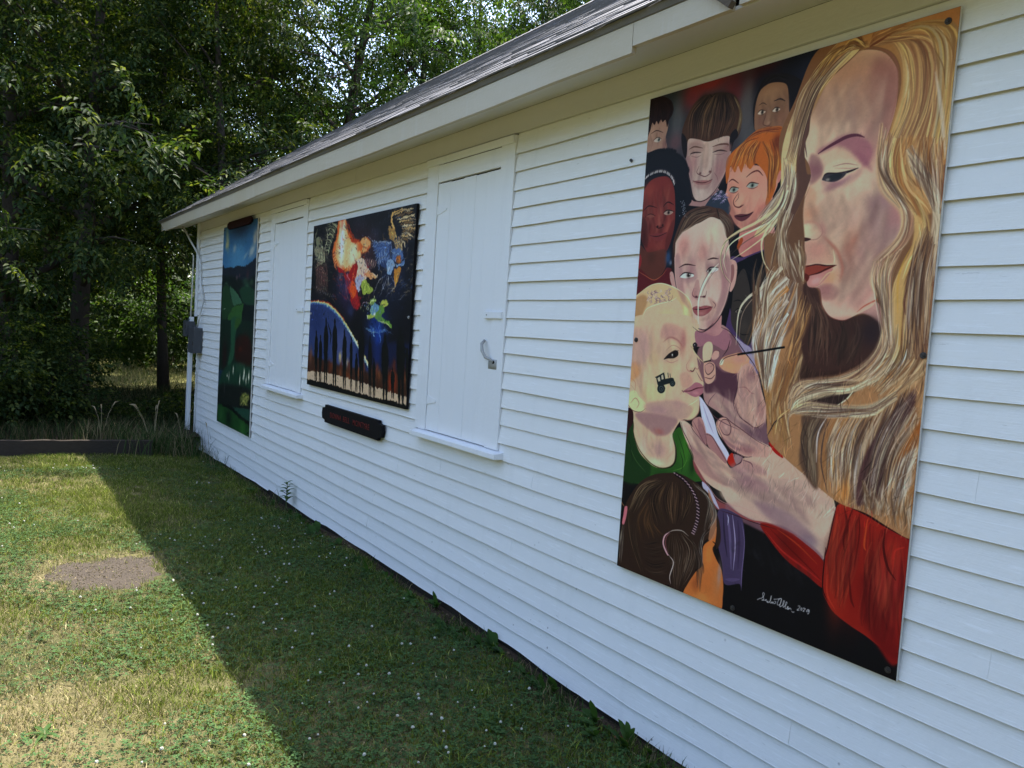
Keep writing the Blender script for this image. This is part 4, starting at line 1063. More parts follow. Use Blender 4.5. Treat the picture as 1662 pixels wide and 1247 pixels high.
    p.P("868,1080 900,1030 930,1060 935,1110 910,1140 880,1120", (170, 36, 24)); p.P("915,1040 985,1065 980,1090 940,1120", (150, 120, 124)); p.S("985,1050 975,1100 930,1130", (60, 34, 44), 8); p.S("985,1085 1050,1110 1070,1150", (110, 74, 82), 8)
    # forearm shading in lower view
    p.view(990, 740, 4.619)
    p.B(900, 200, 70, 120, (216, 188, 160), .6, 40); p.B(1060, 200, 110, 44, (166, 118, 128), .7, 10); p.B(1120, 330, 120, 60, (176, 150, 146), .6, 20); p.B(780, 80, 50, 120, (210, 176, 156), .6, -35); p.B(1010, 120, 60, 24, (206, 176, 166), .6)
    p.P("620,20 660,90 700,160 790,310 870,360 1000,390 1247,490 1247,560 1100,510 960,450 830,410 780,370 700,200 640,110", (134, 72, 76), soft=4); p.S("680,110 740,220 800,310 880,358 1010,392 1247,488", (190, 140, 136), 6, .5)
    p.S("830,408 960,452 1100,505 1250,550", (60, 28, 36), 7)
    p.view(1180, 780, 3.669)
    p.P("0,0 480,0 560,90 650,160 640,260 600,360 580,470 500,430 380,340 260,270 120,220 0,130", (188, 160, 146)); p.B(60, 60, 90, 50, (206, 180, 158), .6); p.B(150, 20, 120, 34, (150, 112, 120), .6, 20); p.B(300, 160, 150, 60, (160, 138, 140), .6, 25); p.B(550, 250, 60, 90, (204, 180, 156), .7); p.B(480, 360, 60, 50, (120, 108, 124), .7, 35); p.B(420, 80, 60, 40, (204, 182, 160), .6); p.B(230, 170, 60, 20, (140, 100, 112), .5, 30)
    p.P("0,130 80,200 200,250 330,270 460,350 560,440 580,500 500,470 370,380 200,300 60,230 0,190", (130, 92, 104), soft=5, a=.8); p.S("0,150 120,230 260,258 420,330", (150, 70, 70), 7, .7)
    # dress and sleeve
    p.P("200,255 340,290 460,370 580,490 580,640 480,570 360,480 260,360", (132, 26, 22)); p.B(380, 400, 90, 50, (104, 16, 16), .7, 35); p.S("230,300 330,420 460,520 570,610", (168, 40, 36), 10, .6); p.S("300,290 420,380 540,500", (164, 56, 30), 8, .6); p.S("260,290 400,430 560,590", (86, 12, 14), 8, .5)
    p.view(990, 740, 4.619)
    p.P("695,190 760,260 820,400 740,300 700,240", (170, 168, 190))
    p.P("820,400 960,440 1000,500 1010,640 995,850 985,1000 970,960 860,960 840,800 800,600", (72, 60, 92)); 
    for a_, b_, c_ in (("880,430 900,600 910,850", (106, 94, 134), 22), ("920,440 940,650 925,860", (160, 150, 186), 9), ("960,480 970,640 960,850", (60, 46, 76), 20), ("850,420 860,600 880,760", (40, 32, 54), 16), ("990,500 1010,650 990,880 985,1010", (120, 106, 150), 6), ("865,925 920,930 975,925", (92, 78, 116), 24), ("880,440 890,470 885,520", (170, 170, 196), 8)): p.S(a_, b_, c_, .75, soft=2)
    # girl in front with ponytail
    p.P("60,830 70,700 80,560 110,380 160,280 230,190 320,140 420,125 520,130 620,180 700,240 760,310 800,420 826,520 830,640 800,700 790,650 740,620 700,660 690,760 710,850 690,880 640,850 540,1010 470,1010 440,965 380,970 280,920 200,880 100,850", (52, 36, 30))
    p.P("550,1020 600,930 650,860 690,820 700,680 760,620 800,530 790,650 770,700 800,780 835,850 850,960 846,1060 826,1160 700,1120 560,1060", (186, 110, 56)); p.P("740,250 790,400 800,500 790,600 740,630 760,480 750,380", (170, 120, 90), a=.8)
    p.B(800, 960, 40, 130, (178, 116, 70), .7); p.B(820, 880, 18, 90, (150, 140, 150), .5); p.B(680, 1060, 100, 50, (206, 136, 74), .7); p.B(740, 740, 36, 90, (206, 130, 66), .6); p.B(640, 960, 40, 70, (150, 80, 44), .6); p.S("770,640 790,660 784,690", (40, 22, 20), 8)
    br = [(96, 66, 42), (36, 24, 22), (128, 96, 64), (70, 48, 34), (24, 16, 16)]
    p.Hs("400,200 300,300 330,520", "440,180 380,340 430,520", 30, br, 6, .75); p.Hs("430,190 390,330 440,500", "580,200 620,340 540,520", 44, br, 6, .75)
    p.Hs("350,160 220,220 120,420", "410,200 300,260 200,420", 34, [(150, 128, 92), (70, 50, 36), (40, 28, 24), (110, 84, 56)], 6, .75)
    p.Hs("300,300 210,450 220,640", "310,420 330,520 410,600", 36, [(116, 76, 38), (60, 38, 26), (90, 62, 40)], 7, .7); p.Hs("130,420 150,640 230,860", "210,440 210,660 260,880", 30, [(100, 74, 50), (40, 28, 24), (60, 42, 32)], 6, .7)
    p.Hs("240,640 320,640 410,620", "260,860 340,900 430,900", 34, [(60, 44, 36), (26, 18, 18), (84, 64, 50)], 6, .6)
    p.Hs("620,200 740,330 700,560", "680,240 800,420 760,540", 30, [(140, 130, 120), (40, 30, 28), (180, 170, 160), (90, 76, 64)], 6, .8); p.Hs("700,560 670,680 700,850", "760,540 700,620 690,800", 18, [(150, 140, 134), (40, 30, 28), (90, 74, 64)], 6, .8)
    p.P("430,590 470,565 540,575 610,620 650,740 640,860 600,930 540,1015 470,1010 450,960 470,850 440,740 420,660", (50, 34, 28)); p.Hs("450,580 440,720 480,1000", "560,580 660,720 540,1000", 46, [(100, 78, 58), (36, 24, 22), (140, 120, 100), (66, 46, 36)], 6, .75)
    p.Hs("600,620 640,760 640,960", "640,660 700,820 680,1030", 16, [(120, 100, 86), (44, 30, 26)], 5, .8); p.S("440,570 480,556 540,560 590,600", (150, 140, 132), 7)
    p.S("445,570 410,600 400,660 430,735 440,740", (196, 150, 158), 16); p.S("452,576 422,610 418,670 436,730", (130, 76, 86), 6); p.S("440,740 475,800 448,900 455,960", (206, 180, 176), 7)
    p.P("100,440 110,380 130,380 122,450 104,510 90,500", (190, 110, 122)); p.S("110,380 90,350 80,330", (150, 110, 80), 6); p.Hs("90,500 65,620 60,780", "110,510 95,640 80,800", 14, [(140, 130, 116), (60, 46, 40)], 6, .8)
    q = spline(toks("490,130 560,180 620,260 655,350 660,440 645,520 622,580"), False)
    p.S("490,130 560,180 620,260 655,350 660,440 645,520 622,580", (26, 18, 22), 34, taper=0)
    for i in range(44):
        k = q[int(i / 43 * (len(q) - 1))]; p.S([(k[0] - 11, k[1] - 7), (k[0] + 11, k[1] + 7)], (176, 150, 160) if i % 2 else (60, 40, 50), 6, taper=0)
    # dark dress mottling
    p.view(1180, 780, 3.669)
    for i in range(20): p.B(110 + p.r.random() * 800, 300 + p.r.random() * 850, 40, 70, (26, 26, 34), .12)
    # signature
    sg = (180, 182, 188)
    p.view(1220, 940, 15.11)
    for t_ in ("140,510 200,480 250,470 300,420 315,360 290,335 275,370 290,440 300,500 250,520", "250,520 320,522 372,505 350,530 400,560", "420,560 400,545 385,575 430,575 470,520 490,410 455,560 480,600", "480,600 500,560 510,600 530,560 545,600 580,600 600,560 560,545", "545,500 640,495 740,480",
               "735,480 680,500 640,580 635,630 680,640 720,580 740,490 700,640 700,690", "700,690 770,640 810,560 795,535 775,600 780,700", "780,700 840,650 875,590 855,570 830,640 830,730", "830,735 880,720 905,680 880,690 880,745 930,740", "930,710 900,740 960,720 975,770", "985,790 1010,820 1055,810",
               "1140,670 1180,665 1190,700 1120,770 1180,765", "1225,710 1210,750 1225,775 1245,740 1228,710", "1260,720 1310,725 1320,745 1265,795 1300,800", "1375,760 1350,800 1380,810 1420,780 1400,755 1380,765 1420,800 1395,860 1370,850"):
        p.S(t_, sg, 15, .95, taper=0)
    p.view(1180, 780, 3.669)
    p.P("660,150 700,130 740,160 830,205 960,285 1090,355 1070,640 1030,980 1015,1095 940,1020 830,930 740,870 640,790 590,710 570,640 580,500 600,400 630,260", (146, 34, 26))
    p.P("940,290 1092,352 1070,640 1015,1095 900,990 860,900 900,760 860,620 900,450", (128, 24, 24), soft=6); p.B(960, 620, 70, 90, (150, 34, 38), .7); p.B(900, 780, 60, 100, (84, 16, 18), .6, 30); p.B(760, 600, 60, 200, (122, 24, 20), .6); p.B(660, 600, 50, 200, (156, 44, 28), .7); p.B(990, 430, 60, 80, (168, 50, 34), .6); p.B(1010, 820, 30, 150, (152, 36, 32), .6)
    for a_, b_, c_ in (("700,150 720,300 690,520", (74, 14, 14), 14), ("750,170 700,330 700,420", (84, 16, 14), 12), ("790,200 790,330 760,520", (92, 18, 16), 9), ("945,290 935,400 960,520 1010,600", (70, 12, 14), 13), ("865,560 850,700 850,900", (82, 14, 16), 9), ("730,560 740,700 760,760", (92, 16, 16), 12), ("840,230 820,380 830,420", (178, 70, 36), 10), ("660,200 640,330 610,460", (176, 58, 34), 14), ("1060,400 1000,430 990,560", (170, 44, 34), 10), ("880,700 930,800 960,900", (80, 14, 16), 14), ("600,560 600,680 650,780", (170, 52, 34), 9)): p.S(a_, b_, c_, .75, soft=2)
    p.S("590,400 580,500 572,640 600,720", (50, 10, 14), 7); p.S("655,150 630,260 600,400 580,470", (60, 16, 20), 7); p.S("660,148 700,130 740,160 830,205 960,285 1090,355", (50, 12, 14), 8)
    p.view(1200, 520, 3.897)
    p.P("190,770 240,800 280,870 230,840 200,800", (160, 24, 20))
    keep_, p.rec = p.rec, None
    def sk2(A, Bc, n, cols, w, a): p.Hs(A, Bc, int(n * .6), cols, w * 1.2, a, sf=.28)
    p.view(1020, 300, 4.796)
    c1 = [(212, 180, 158), (150, 104, 106), (178, 132, 126), (126, 84, 96), (196, 160, 146)]
    p.P("700,560 790,560 800,700 760,900 700,1020 640,1080 690,940 730,780", (138, 96, 104), soft=9, a=.55); p.P("365,560 400,540 420,700 440,840 480,960 420,900 370,760", (140, 98, 106), soft=8, a=.5)
    p.P("400,640 450,620 520,640 540,720 500,760 420,740", (134, 94, 106), soft=9, a=.35); p.P("520,760 550,740 560,880 510,870", (150, 104, 108), soft=4, a=.5); p.P("620,870 690,930 640,1040 560,1050 600,1020 650,960", (160, 116, 110), soft=6, a=.5)
    sk2("400,430 380,600 420,800", "740,320 780,600 720,880", 50, c1, 22, .17); sk2("430,860 480,1000 540,1120", "720,860 690,1000 620,1120", 30, c1, 16, .2)
    d1 = [(140, 72, 62), (84, 34, 34), (160, 92, 80), (62, 24, 28)]
    sk2("120,60 100,260 130,440", "350,-20 360,240 300,460", 50, d1, 18, .28); p.P("100,240 150,300 150,480 110,440 88,330", (66, 26, 28), soft=6, a=.6); p.P("300,380 360,260 340,420 290,510", (70, 28, 30), soft=5, a=.5)
    r1 = [(210, 156, 132), (150, 92, 84), (186, 120, 104), (222, 172, 148)]
    sk2("800,80 790,200 860,330", "1100,60 1080,200 980,330", 44, r1, 16, .22); p.P("1000,200 1100,120 1110,240 1020,330 940,330", (156, 98, 92), soft=8, a=.45); p.P("790,160 830,200 860,300 810,290", (150, 94, 88), soft=6, a=.5)
    p.view(1040, 110, 5.669)
    b1 = [(196, 172, 158), (140, 104, 106), (166, 130, 126), (120, 90, 98)]
    sk2("450,700 450,900 500,1180", "820,680 800,880 640,1160", 60, b1, 20, .22); p.P("700,800 830,700 820,820 770,970 690,1130 650,1180 690,1000", (136, 104, 108), soft=10, a=.5); p.P("430,820 470,860 480,1060 500,1180 460,1060", (132, 100, 106), soft=8, a=.5); p.P("460,690 590,700 570,770 460,780", (138, 104, 102), soft=8, a=.4); p.P("680,720 820,680 820,760 690,770", (138, 104, 102), soft=8, a=.4)
    p.P("500,1060 640,1060 600,1110 530,1110", (146, 112, 110), soft=8, a=.5); p.P("590,700 630,700 620,900 570,900", (150, 118, 112), soft=8, a=.35)
    m1 = [(150, 118, 96), (100, 72, 60), (126, 92, 78)]
    sk2("1070,280 1060,440 1100,560", "1350,180 1370,360 1320,540", 40, m1, 18, .25); sk2("90,560 70,640 70,740", "240,500 240,640 220,740", 16, m1, 14, .25)
    # child in profile
    p.view(1000, 520, 4.796)
    y1 = [(220, 194, 160), (164, 126, 118), (190, 156, 128), (144, 106, 118), (206, 172, 140)]
    sk2("120,40 110,300 160,640", "560,20 600,260 560,640", 80, y1, 26, .2); p.P("110,100 200,60 260,240 200,340 130,320", (168, 132, 134), soft=14, a=.4); p.P("380,20 520,60 540,200 440,140 350,130", (166, 120, 120), soft=10, a=.4)
    p.P("240,640 460,620 600,680 520,770 340,720 230,700", (150, 116, 124), soft=10, a=.45); p.P("500,420 560,400 600,480 540,520 510,500", (180, 134, 124), soft=7, a=.45); p.P("260,340 500,330 480,420 420,560 300,620 240,520", (216, 196, 150), soft=16, a=.4)
    sk2("150,760 160,900 240,1060", "440,880 460,1000 400,1120", 36, y1, 18, .2)
    # hands and forearm
    h1 = [(216, 188, 162), (150, 108, 108), (186, 146, 132), (126, 90, 104), (200, 164, 146), (166, 124, 128)]
    sk2("700,500 760,620 860,760", "950,560 1000,760 1160,940", 50, h1, 18, .28); sk2("960,420 940,560 1000,780", "1110,440 1150,640 1140,800", 40, h1, 16, .28)
    sk2("510,800 600,1000 760,1180", "580,800 700,980 900,1160", 40, h1, 16, .28); sk2("800,800 860,920 1000,1020", "880,780 1000,880 1180,1000", 36, h1, 16, .28)
    p.P("560,960 640,1020 760,1160 900,1260 860,1290 700,1200 600,1080", (140, 98, 104), soft=7, a=.5); p.P("900,1120 1010,1090 1120,1130 1180,1200 1040,1190 920,1190", (150, 108, 116), soft=8, a=.5); p.P("640,760 690,860 700,960 650,900", (132, 92, 100), soft=4, a=.6); p.P("820,900 900,960 980,1010 920,1000 850,950", (130, 90, 100), soft=4, a=.6)
    p.view(990, 740, 4.619)
    sk2("700,40 860,200 1240,420", "960,80 1100,160 1300,300", 50, h1, 22, .25); p.P("960,180 1100,180 1200,250 1120,290 1000,250", (146, 104, 116), soft=9, a=.5); p.P("830,240 900,230 960,330 900,350 840,310", (206, 178, 158), soft=8, a=.5)
    p.view(1180, 780, 3.669)
    sk2("0,20 200,120 560,380", "300,-20 460,80 640,240", 50, h1, 26, .24); p.P("160,120 330,170 470,280 540,380 420,330 260,240", (132, 104, 118), soft=12, a=.5); p.P("470,170 560,150 630,200 600,330 530,300", (204, 178, 158), soft=10, a=.5)
    # red sleeve folds
    rd = [(176, 50, 34), (96, 16, 16), (140, 28, 24), (66, 12, 14), (196, 80, 46)]
    p.Hs("650,180 600,420 600,640", "820,220 760,560 700,800", 46, rd, 12, .3); p.Hs("860,260 820,560 800,860", "1080,380 1060,640 1020,1060", 56, rd, 14, .28)
    p.P("800,560 860,620 900,760 960,860 1010,900 1015,1080 900,980 840,900 800,760", (92, 14, 18), soft=14, a=.5)
    p.rec = keep_; p.replay(); p.view(1180, 780, 3.669)
    for i in range(26):
        x = 20 + p.r.random() * 500; p.S([(x, 260 + x * .5 + p.r.random() * 120), (x + 14, 300 + x * .5 + p.r.random() * 120), (x + 40, 330 + x * .55 + p.r.random() * 100)], (36, 36, 44), 16, .25, soft=4)
    # ------------------------------ the woman's long hair: base
    p.view(1240, 240, 3.897)
    p.P("0,560 80,520 120,200 100,-60 200,-300 330,-600 560,-740 800,-860 1300,-1000 1250,1400 300,1400 60,1000", (122, 88, 64))
    p.view(1200, 520, 3.897)
    hair = [(206, 172, 118), (150, 104, 62), (226, 206, 164), (176, 122, 62), (110, 74, 56), (190, 176, 160), (196, 140, 70)]
    p.P("90,0 200,0 300,-60 700,-100 1000,-60 1225,-20 1200,260 1160,640 1125,960 1100,1300 1082,1385 941,1308 803,1222 620,1148 440,1000 290,870 190,760 175,640 165,500 130,340 100,260", (158, 118, 82))
    p.P("400,0 550,-60 700,-30 880,-10 910,60 880,180 760,290 620,350 470,370 380,440 300,400 340,220", (58, 38, 34), soft=8)
    p.Hs("480,-40 420,120 340,380", "700,-40 640,150 560,350", 60, [(78, 52, 42), (40, 26, 24), (104, 72, 56), (58, 40, 34)], 12, .7); p.B(820, 90, 70, 100, (48, 38, 42), .8); p.B(620, 200, 70, 60, (110, 82, 76), .35)
    p.Hs("100,20 130,160 150,400", "340,0 260,160 190,460", 60, [(210, 198, 176), (176, 120, 66), (120, 104, 104), (196, 150, 96), (220, 214, 200)], 9, .85)
    p.Hs("150,400 190,560 200,740", "330,380 300,520 330,820", 44, [(196, 150, 88), (140, 96, 60), (214, 186, 140), (176, 122, 60)], 11, .8)
    p.Hs("380,120 280,300 200,600", "440,100 400,260 330,480", 50, [(176, 116, 60), (120, 84, 60), (206, 176, 128), (146, 96, 54)], 10, .8)
    p.P("400,600 520,600 560,640 500,780 500,1060 430,1000 380,880 400,720", (92, 70, 58), soft=6); p.Hs("420,600 400,760 430,990", "560,600 480,780 500,1060", 40, [(130, 104, 80), (70, 54, 50), (90, 66, 52), (150, 130, 104)], 9, .75)
    p.Hs("640,600 540,780 520,1080", "860,560 760,800 720,1190", 70, [(200, 150, 90), (226, 206, 170), (160, 106, 60), (110, 84, 74), (186, 170, 156), (176, 120, 64)], 11, .85)
    p.B(660, 1080, 50, 60, (196, 130, 66), .7)
    p.Hs("860,560 760,800 720,1190", "1100,420 960,800 900,1240", 80, [(120, 84, 62), (206, 176, 134), (150, 104, 66), (80, 54, 52), (186, 166, 140)], 11, .85)
    p.P("1120,420 1125,500 1080,620 1000,750 920,900 880,1100 850,1200 830,1100 760,1180 740,1100 780,900 880,720 1000,600", (84, 56, 56), soft=5); p.Hs("1110,440 880,740 740,1150", "1120,500 1000,780 850,1200", 56, [(110, 80, 76), (60, 38, 42), (94, 62, 54), (146, 122, 110), (74, 44, 40)], 10, .8)
    p.Hs("1120,540 980,820 880,1240", "1150,640 1100,860 960,1240", 46, [(206, 186, 150), (168, 110, 62), (216, 206, 190), (150, 96, 58), (120, 84, 66)], 11, .85)
    p.P("1150,640 1155,700 1130,800 1000,900 960,960 980,880 1060,760", (150, 92, 46), soft=4); p.Hs("1130,800 1040,900 960,1240", "1130,930 1080,1050 1000,1240", 34, [(200, 190, 180), (160, 110, 66), (226, 220, 212), (146, 110, 84)], 11, .8); p.P("1110,1040 1095,1250 1000,1250 1040,1130", (156, 112, 70), soft=5, a=.8)
    p.Hs("1200,20 1180,250 1100,440", "1225,0 1215,300 1150,640", 30, [(206, 166, 116), (176, 130, 84), (150, 104, 70)], 11, .8)
    p.view(1240, 240, 3.897)
    # neck and shadow behind chin
    p.P("600,1050 700,980 740,1000 770,1060 780,1200 740,1300 700,1100 640,1050", (186, 140, 132)); p.B(700, 1040, 40, 40, (200, 160, 150), .6)
    p.P("250,870 340,890 370,1010 430,1075 520,1095 620,1052 700,1080 745,1140 740,1250 700,1330 500,1400 300,1400 230,1200", (66, 44, 40), soft=4)
    p.Hs("270,870 300,1050 280,1350", "360,1010 420,1150 400,1380", 34, [(96, 64, 52), (50, 34, 32), (120, 86, 68)], 10, .7); p.Hs("420,1080 430,1200 420,1380", "640,1060 640,1200 560,1380", 30, [(84, 60, 50), (44, 32, 32), (60, 42, 36)], 11, .6); p.B(680, 1160, 60, 80, (46, 36, 42), .8)
    p.view(1200, 520, 3.897)
    # big sweeping S locks
    p.Hs("1000,-60 960,180 780,330", "1100,-60 1120,220 900,480", 80, [(210, 190, 140), (150, 96, 54), (186, 130, 76), (226, 212, 176), (120, 80, 60)], 11, .85)
    p.Hs("1100,-60 1120,220 900,480", "1225,0 1190,280 940,540", 60, [(196, 150, 98), (150, 104, 66), (216, 190, 146), (130, 88, 60)], 11, .8)
    p.P("300,520 330,440 420,385 540,365 660,350 780,290 880,180 920,40 950,60 930,200 850,320 740,400 640,430 540,420 440,440 380,500 330,560", (176, 140, 104)); p.Hs("310,560 360,400 640,360 850,220 930,20", "350,560 420,440 650,430 880,290 960,80", 60, [(226, 214, 170), (160, 112, 74), (206, 176, 134), (120, 84, 70), (190, 150, 110)], 9, .85)
    p.P("390,510 460,455 560,440 700,440 760,430 700,480 640,530 560,535 460,515", (54, 40, 38), soft=3)
    p.Hs("310,600 360,500 520,430 700,430 860,350", "320,610 380,540 560,470 720,450 900,380", 26, [(226, 216, 180), (196, 176, 136), (140, 110, 90)], 8, .85)
    p.P("340,560 400,520 500,520 620,550 740,560 860,540 960,480 900,580 800,610 680,612 560,600 460,580", (206, 186, 136)); p.Hs("300,600 420,520 640,545 830,540 1000,440", "340,580 450,575 620,605 820,605 1000,500", 54, [(230, 220, 180), (176, 140, 96), (210, 190, 150), (120, 92, 80), (222, 204, 150)], 8, .85)
    p.S("290,600 230,640 200,690 178,730", (60, 46, 44), 8); p.S("340,560 312,620 314,690", (150, 130, 110), 10); p.S("320,560 250,620 228,720", (196, 170, 120), 9); p.S("450,590 560,605 700,612", (70, 52, 50), 6); p.S("560,605 500,720 490,900", (200, 196, 196), 9, .8); p.S("580,620 540,720 520,900 560,1090", (60, 50, 54), 10, .7)
    p.S("730,440 680,500 620,540", (210, 196, 170), 8); p.S("150,180 170,320 190,470", (70, 60, 66), 6, .7)
    # ------------------------------ the woman's face
    p.view(1240, 240, 3.897)
    sk = (198, 172, 149)
    face = "265,-20 255,40 290,110 300,170 285,230 250,330 190,440 155,500 150,550 185,585 240,598 262,640 256,720 250,770 300,800 275,850 290,880 345,890 362,930 370,1000 420,1065 500,1090 600,1050 700,990 720,900 760,760 850,620 875,500 880,400 830,330 760,260 735,150 745,40 800,-120 836,-250 852,-400 838,-513 754,-606 608,-612 494,-545 364,-383 300,-200"
    p.P(face, sk)
    p.clip = None
    x0, y0, M = p.raster(spline(p.T(face), True), 1); c = np.zeros((p.H, p.W), np.float32); c[y0:y0 + M.shape[0], x0:x0 + M.shape[1]] = M; p.clip = c
    p.B(480, -330, 220, 200, (204, 172, 146), .7); p.B(740, -250, 90, 300, (162, 108, 108), .8, 10); p.B(640, -430, 130, 120, (176, 128, 112), .7); p.B(520, -480, 120, 70, (186, 130, 96), .6); p.B(430, -120, 150, 90, (214, 190, 166), .7); p.B(700, -60, 90, 120, (190, 150, 142), .5)
    p.B(770, 440, 110, 150, (164, 136, 138), .85, 20); p.B(830, 430, 50, 80, (186, 120, 118), .6); p.B(730, 340, 50, 40, (140, 100, 116), .7, -30); p.B(560, 430, 100, 110, (202, 164, 148), .7); p.B(450, 330, 120, 90, (210, 184, 160), .8); p.B(600, 210, 110, 70, (214, 188, 164), .6)
    p.B(560, 620, 60, 90, (172, 112, 88), .8, 20); p.B(640, 720, 90, 150, (190, 136, 128), .7); p.B(520, 700, 36, 110, (160, 98, 88), .7, 8); p.B(420, 690, 60, 60, (214, 184, 152), .8); p.B(340, 640, 60, 50, (196, 140, 128), .6); p.B(420, 820, 60, 40, (196, 140, 106), .7, -20); p.B(390, 900, 50, 40, (170, 120, 120), .7); p.B(440, 1010, 90, 70, (208, 168, 152), .8); p.B(580, 950, 80, 70, (198, 148, 142), .7); p.B(680, 830, 60, 90, (196, 150, 146), .7); p.B(500, 1085, 110, 20, (170, 116, 110), .6)
    p.B(300, 410, 50, 40, (204, 132, 104), .7); p.B(240, 520, 70, 40, (212, 186, 152), .8); p.B(300, 300, 40, 80, (196, 158, 134), .6); p.B(215, 450, 30, 40, (190, 150, 130), .5); p.B(280, 60, 40, 60, (206, 184, 160), .6); p.B(330, 140, 40, 40, (140, 96, 104), .75); p.B(290, 130, 24, 40, (150, 104, 108), .6)
    def sh(pts, col, a, soft): p.P(pts, col, soft=soft, a=a)
    sh("360,-400 494,-545 608,-612 754,-606 838,-513 852,-400 836,-250 800,-120 700,-150 560,-170 420,-150 320,-160 300,-230", (160, 126, 108), .6, 26)  # forehead painted darker to stand for eave shade on the panel top
    sh("700,-560 838,-513 852,-400 836,-250 790,-100 740,20 690,-40 680,-260", (134, 88, 86), .6, 22)
    sh("300,40 350,60 375,120 370,170 330,215 292,230 300,170 290,110", (122, 82, 92), .6, 6)
    sh("380,190 470,215 560,170 620,130 600,190 500,250 410,260 370,230", (150, 112, 116), .5, 9)
    sh("285,240 335,290 325,380 345,460 250,470 235,400 262,320", (182, 142, 118), .55, 8)
    sh("262,600 340,590 380,560 420,640 445,720 380,740 300,735 256,745", (172, 122, 112), .5, 8)
    p.S("372,550 425,610 470,665 508,750 498,850", (132, 80, 70), 30, .5, soft=8); p.S("520,640 545,740 520,850", (156, 98, 84), 40, .45, soft=14)
    sh("640,300 750,320 850,420 868,520 800,640 690,740 600,700 590,600 650,470", (138, 108, 112), .5, 22)
    sh("330,880 420,860 480,900 440,965 375,960 350,905", (136, 90, 92), .5, 7)
    sh("640,740 740,690 770,770 720,880 640,970 590,1020 560,960 600,840", (168, 118, 112), .5, 14)
    sh("380,1000 430,960 520,980 560,1040 500,1080 420,1060", (206, 168, 150), .6, 10)
    sh("440,290 520,250 620,230 600,300 500,340 440,340", (216, 192, 166), .55, 14); sh("190,520 250,490 320,500 330,540 240,560 180,550", (220, 196, 162), .6, 7)
    sh("390,-60 470,-150 600,-180 560,-100 430,-20", (208, 184, 160), .5, 16)
    fc = [(216, 190, 164), (150, 112, 100), (186, 146, 126), (130, 92, 92), (200, 160, 140)]
    p.Hs("400,-420 330,-160 300,20", "800,-480 790,-200 720,60", 60, fc, 34, .15, sf=.3); p.Hs("330,260 300,420 260,560", "720,160 800,420 640,800", 60, fc, 34, .15, sf=.3); p.Hs("380,560 480,760 440,1000", "860,480 720,780 560,1040", 50, fc, 28, .16, sf=.3)
    p.clip = None
    # brow, eye, nose, mouth
    p.P("340,40 350,10 420,-30 480,-70 560,-85 640,-60 690,0 680,80 640,120 600,70 560,30 480,-10 420,10", (146, 92, 108), soft=10, a=.75)
    p.S("345,38 400,0 470,-40 530,-70 590,-80 640,-66", (84, 44, 62), 20, .9); p.S("560,20 620,60 690,150", (140, 88, 104), 30, .5, soft=8)
    p.P("375,170 400,110 480,70 570,80 620,120 560,150 480,160 400,175", (208, 180, 156), soft=5, a=.8); p.S("440,118 520,100 600,110", (150, 112, 110), 6, .8); p.S("450,128 540,130 610,128", (166, 126, 120), 5, .7)
    p.S("375,190 400,165 470,165 540,150 600,128", (40, 30, 38), 15); p.P("370,200 400,168 470,166 530,150 500,190 450,215 400,210", (62, 58, 66)); p.P("385,205 430,172 500,165 470,205 430,215", (40, 42, 50)); p.S("420,225 480,225 560,170", (140, 96, 116), 24, .55, soft=6); p.B(430, 245, 50, 20, (150, 110, 116), .7, -20); p.B(405, 200, 14, 9, (190, 180, 170), .6)
    p.P("250,220 270,195 290,205 285,225 262,232", (50, 34, 44)); p.S("275,165 290,185 295,210", (120, 84, 92), 7)
    p.S("300,230 260,320 200,430 158,500", (150, 108, 90), 5, .7); p.S("230,485 290,465 340,480 362,530", (176, 124, 112), 12, .6, soft=4); p.S("355,480 375,530 340,575 280,580 220,572", (150, 104, 96), 7, .55, soft=2); p.B(375, 510, 22, 50, (160, 112, 108), .6, -20); p.P("215,575 250,565 300,575 270,590 225,588", (60, 34, 34)); p.S("150,560 190,588 260,600", (96, 60, 56), 7)
    p.S("380,560 430,610 470,660 500,760 480,850", (168, 106, 92), 14, .75, soft=4); p.S("440,640 450,700 445,730", (222, 198, 166), 8, .6)
    p.P("250,752 300,740 370,745 455,742 400,775 340,800 285,806 258,790", (136, 62, 50)); p.P("276,848 290,812 360,790 440,762 400,820 360,860 320,882 285,876", (178, 124, 118)); p.S("252,756 330,738 400,745 462,742", (60, 26, 26), 8); p.S("280,808 350,790 400,765 462,742", (70, 28, 26), 9); p.P("255,790 262,830 275,845 290,812", (92, 34, 28)); p.B(330, 840, 40, 22, (200, 156, 152), .7, -20); p.S("350,860 400,800 440,780", (216, 180, 140), 8, .7)
    p.S("290,880 350,890 362,935 372,1000 420,1068 500,1092 560,1075", (110, 66, 60), 7, .8); p.S("590,1040 640,1000 720,960 760,940", (170, 80, 66), 9, .7)
    # left front hair falling beside the face
    p.Hs("560,-740 330,-480 240,-180", "640,-640 420,-440 290,-200", 40, [(190, 150, 84), (120, 80, 50), (216, 180, 116), (150, 100, 70)], 11, .8)
    p.P("560,-740 400,-560 280,-400 180,-200 120,0 110,200 100,330 40,420 0,460 -60,560 20,520 100,440 160,320 200,200 210,60 230,-60 300,-250 420,-440 620,-640", (200, 176, 134))
    p.P("372,-400 330,-300 300,-200 288,-100 262,-20 262,60 275,160 300,170 285,230 245,330 190,440 158,500 150,420 195,250 212,130 212,0 222,-100 256,-230 316,-340", (92, 66, 58), soft=2)
    p.S("290,-200 262,-60 275,60", (96, 70, 66), 9)
    p.Hs("540,-720 250,-360 130,60", "600,-660 330,-340 205,120", 60, [(216, 196, 150), (150, 112, 84), (230, 216, 180), (120, 86, 72), (196, 166, 110)], 10, .85)
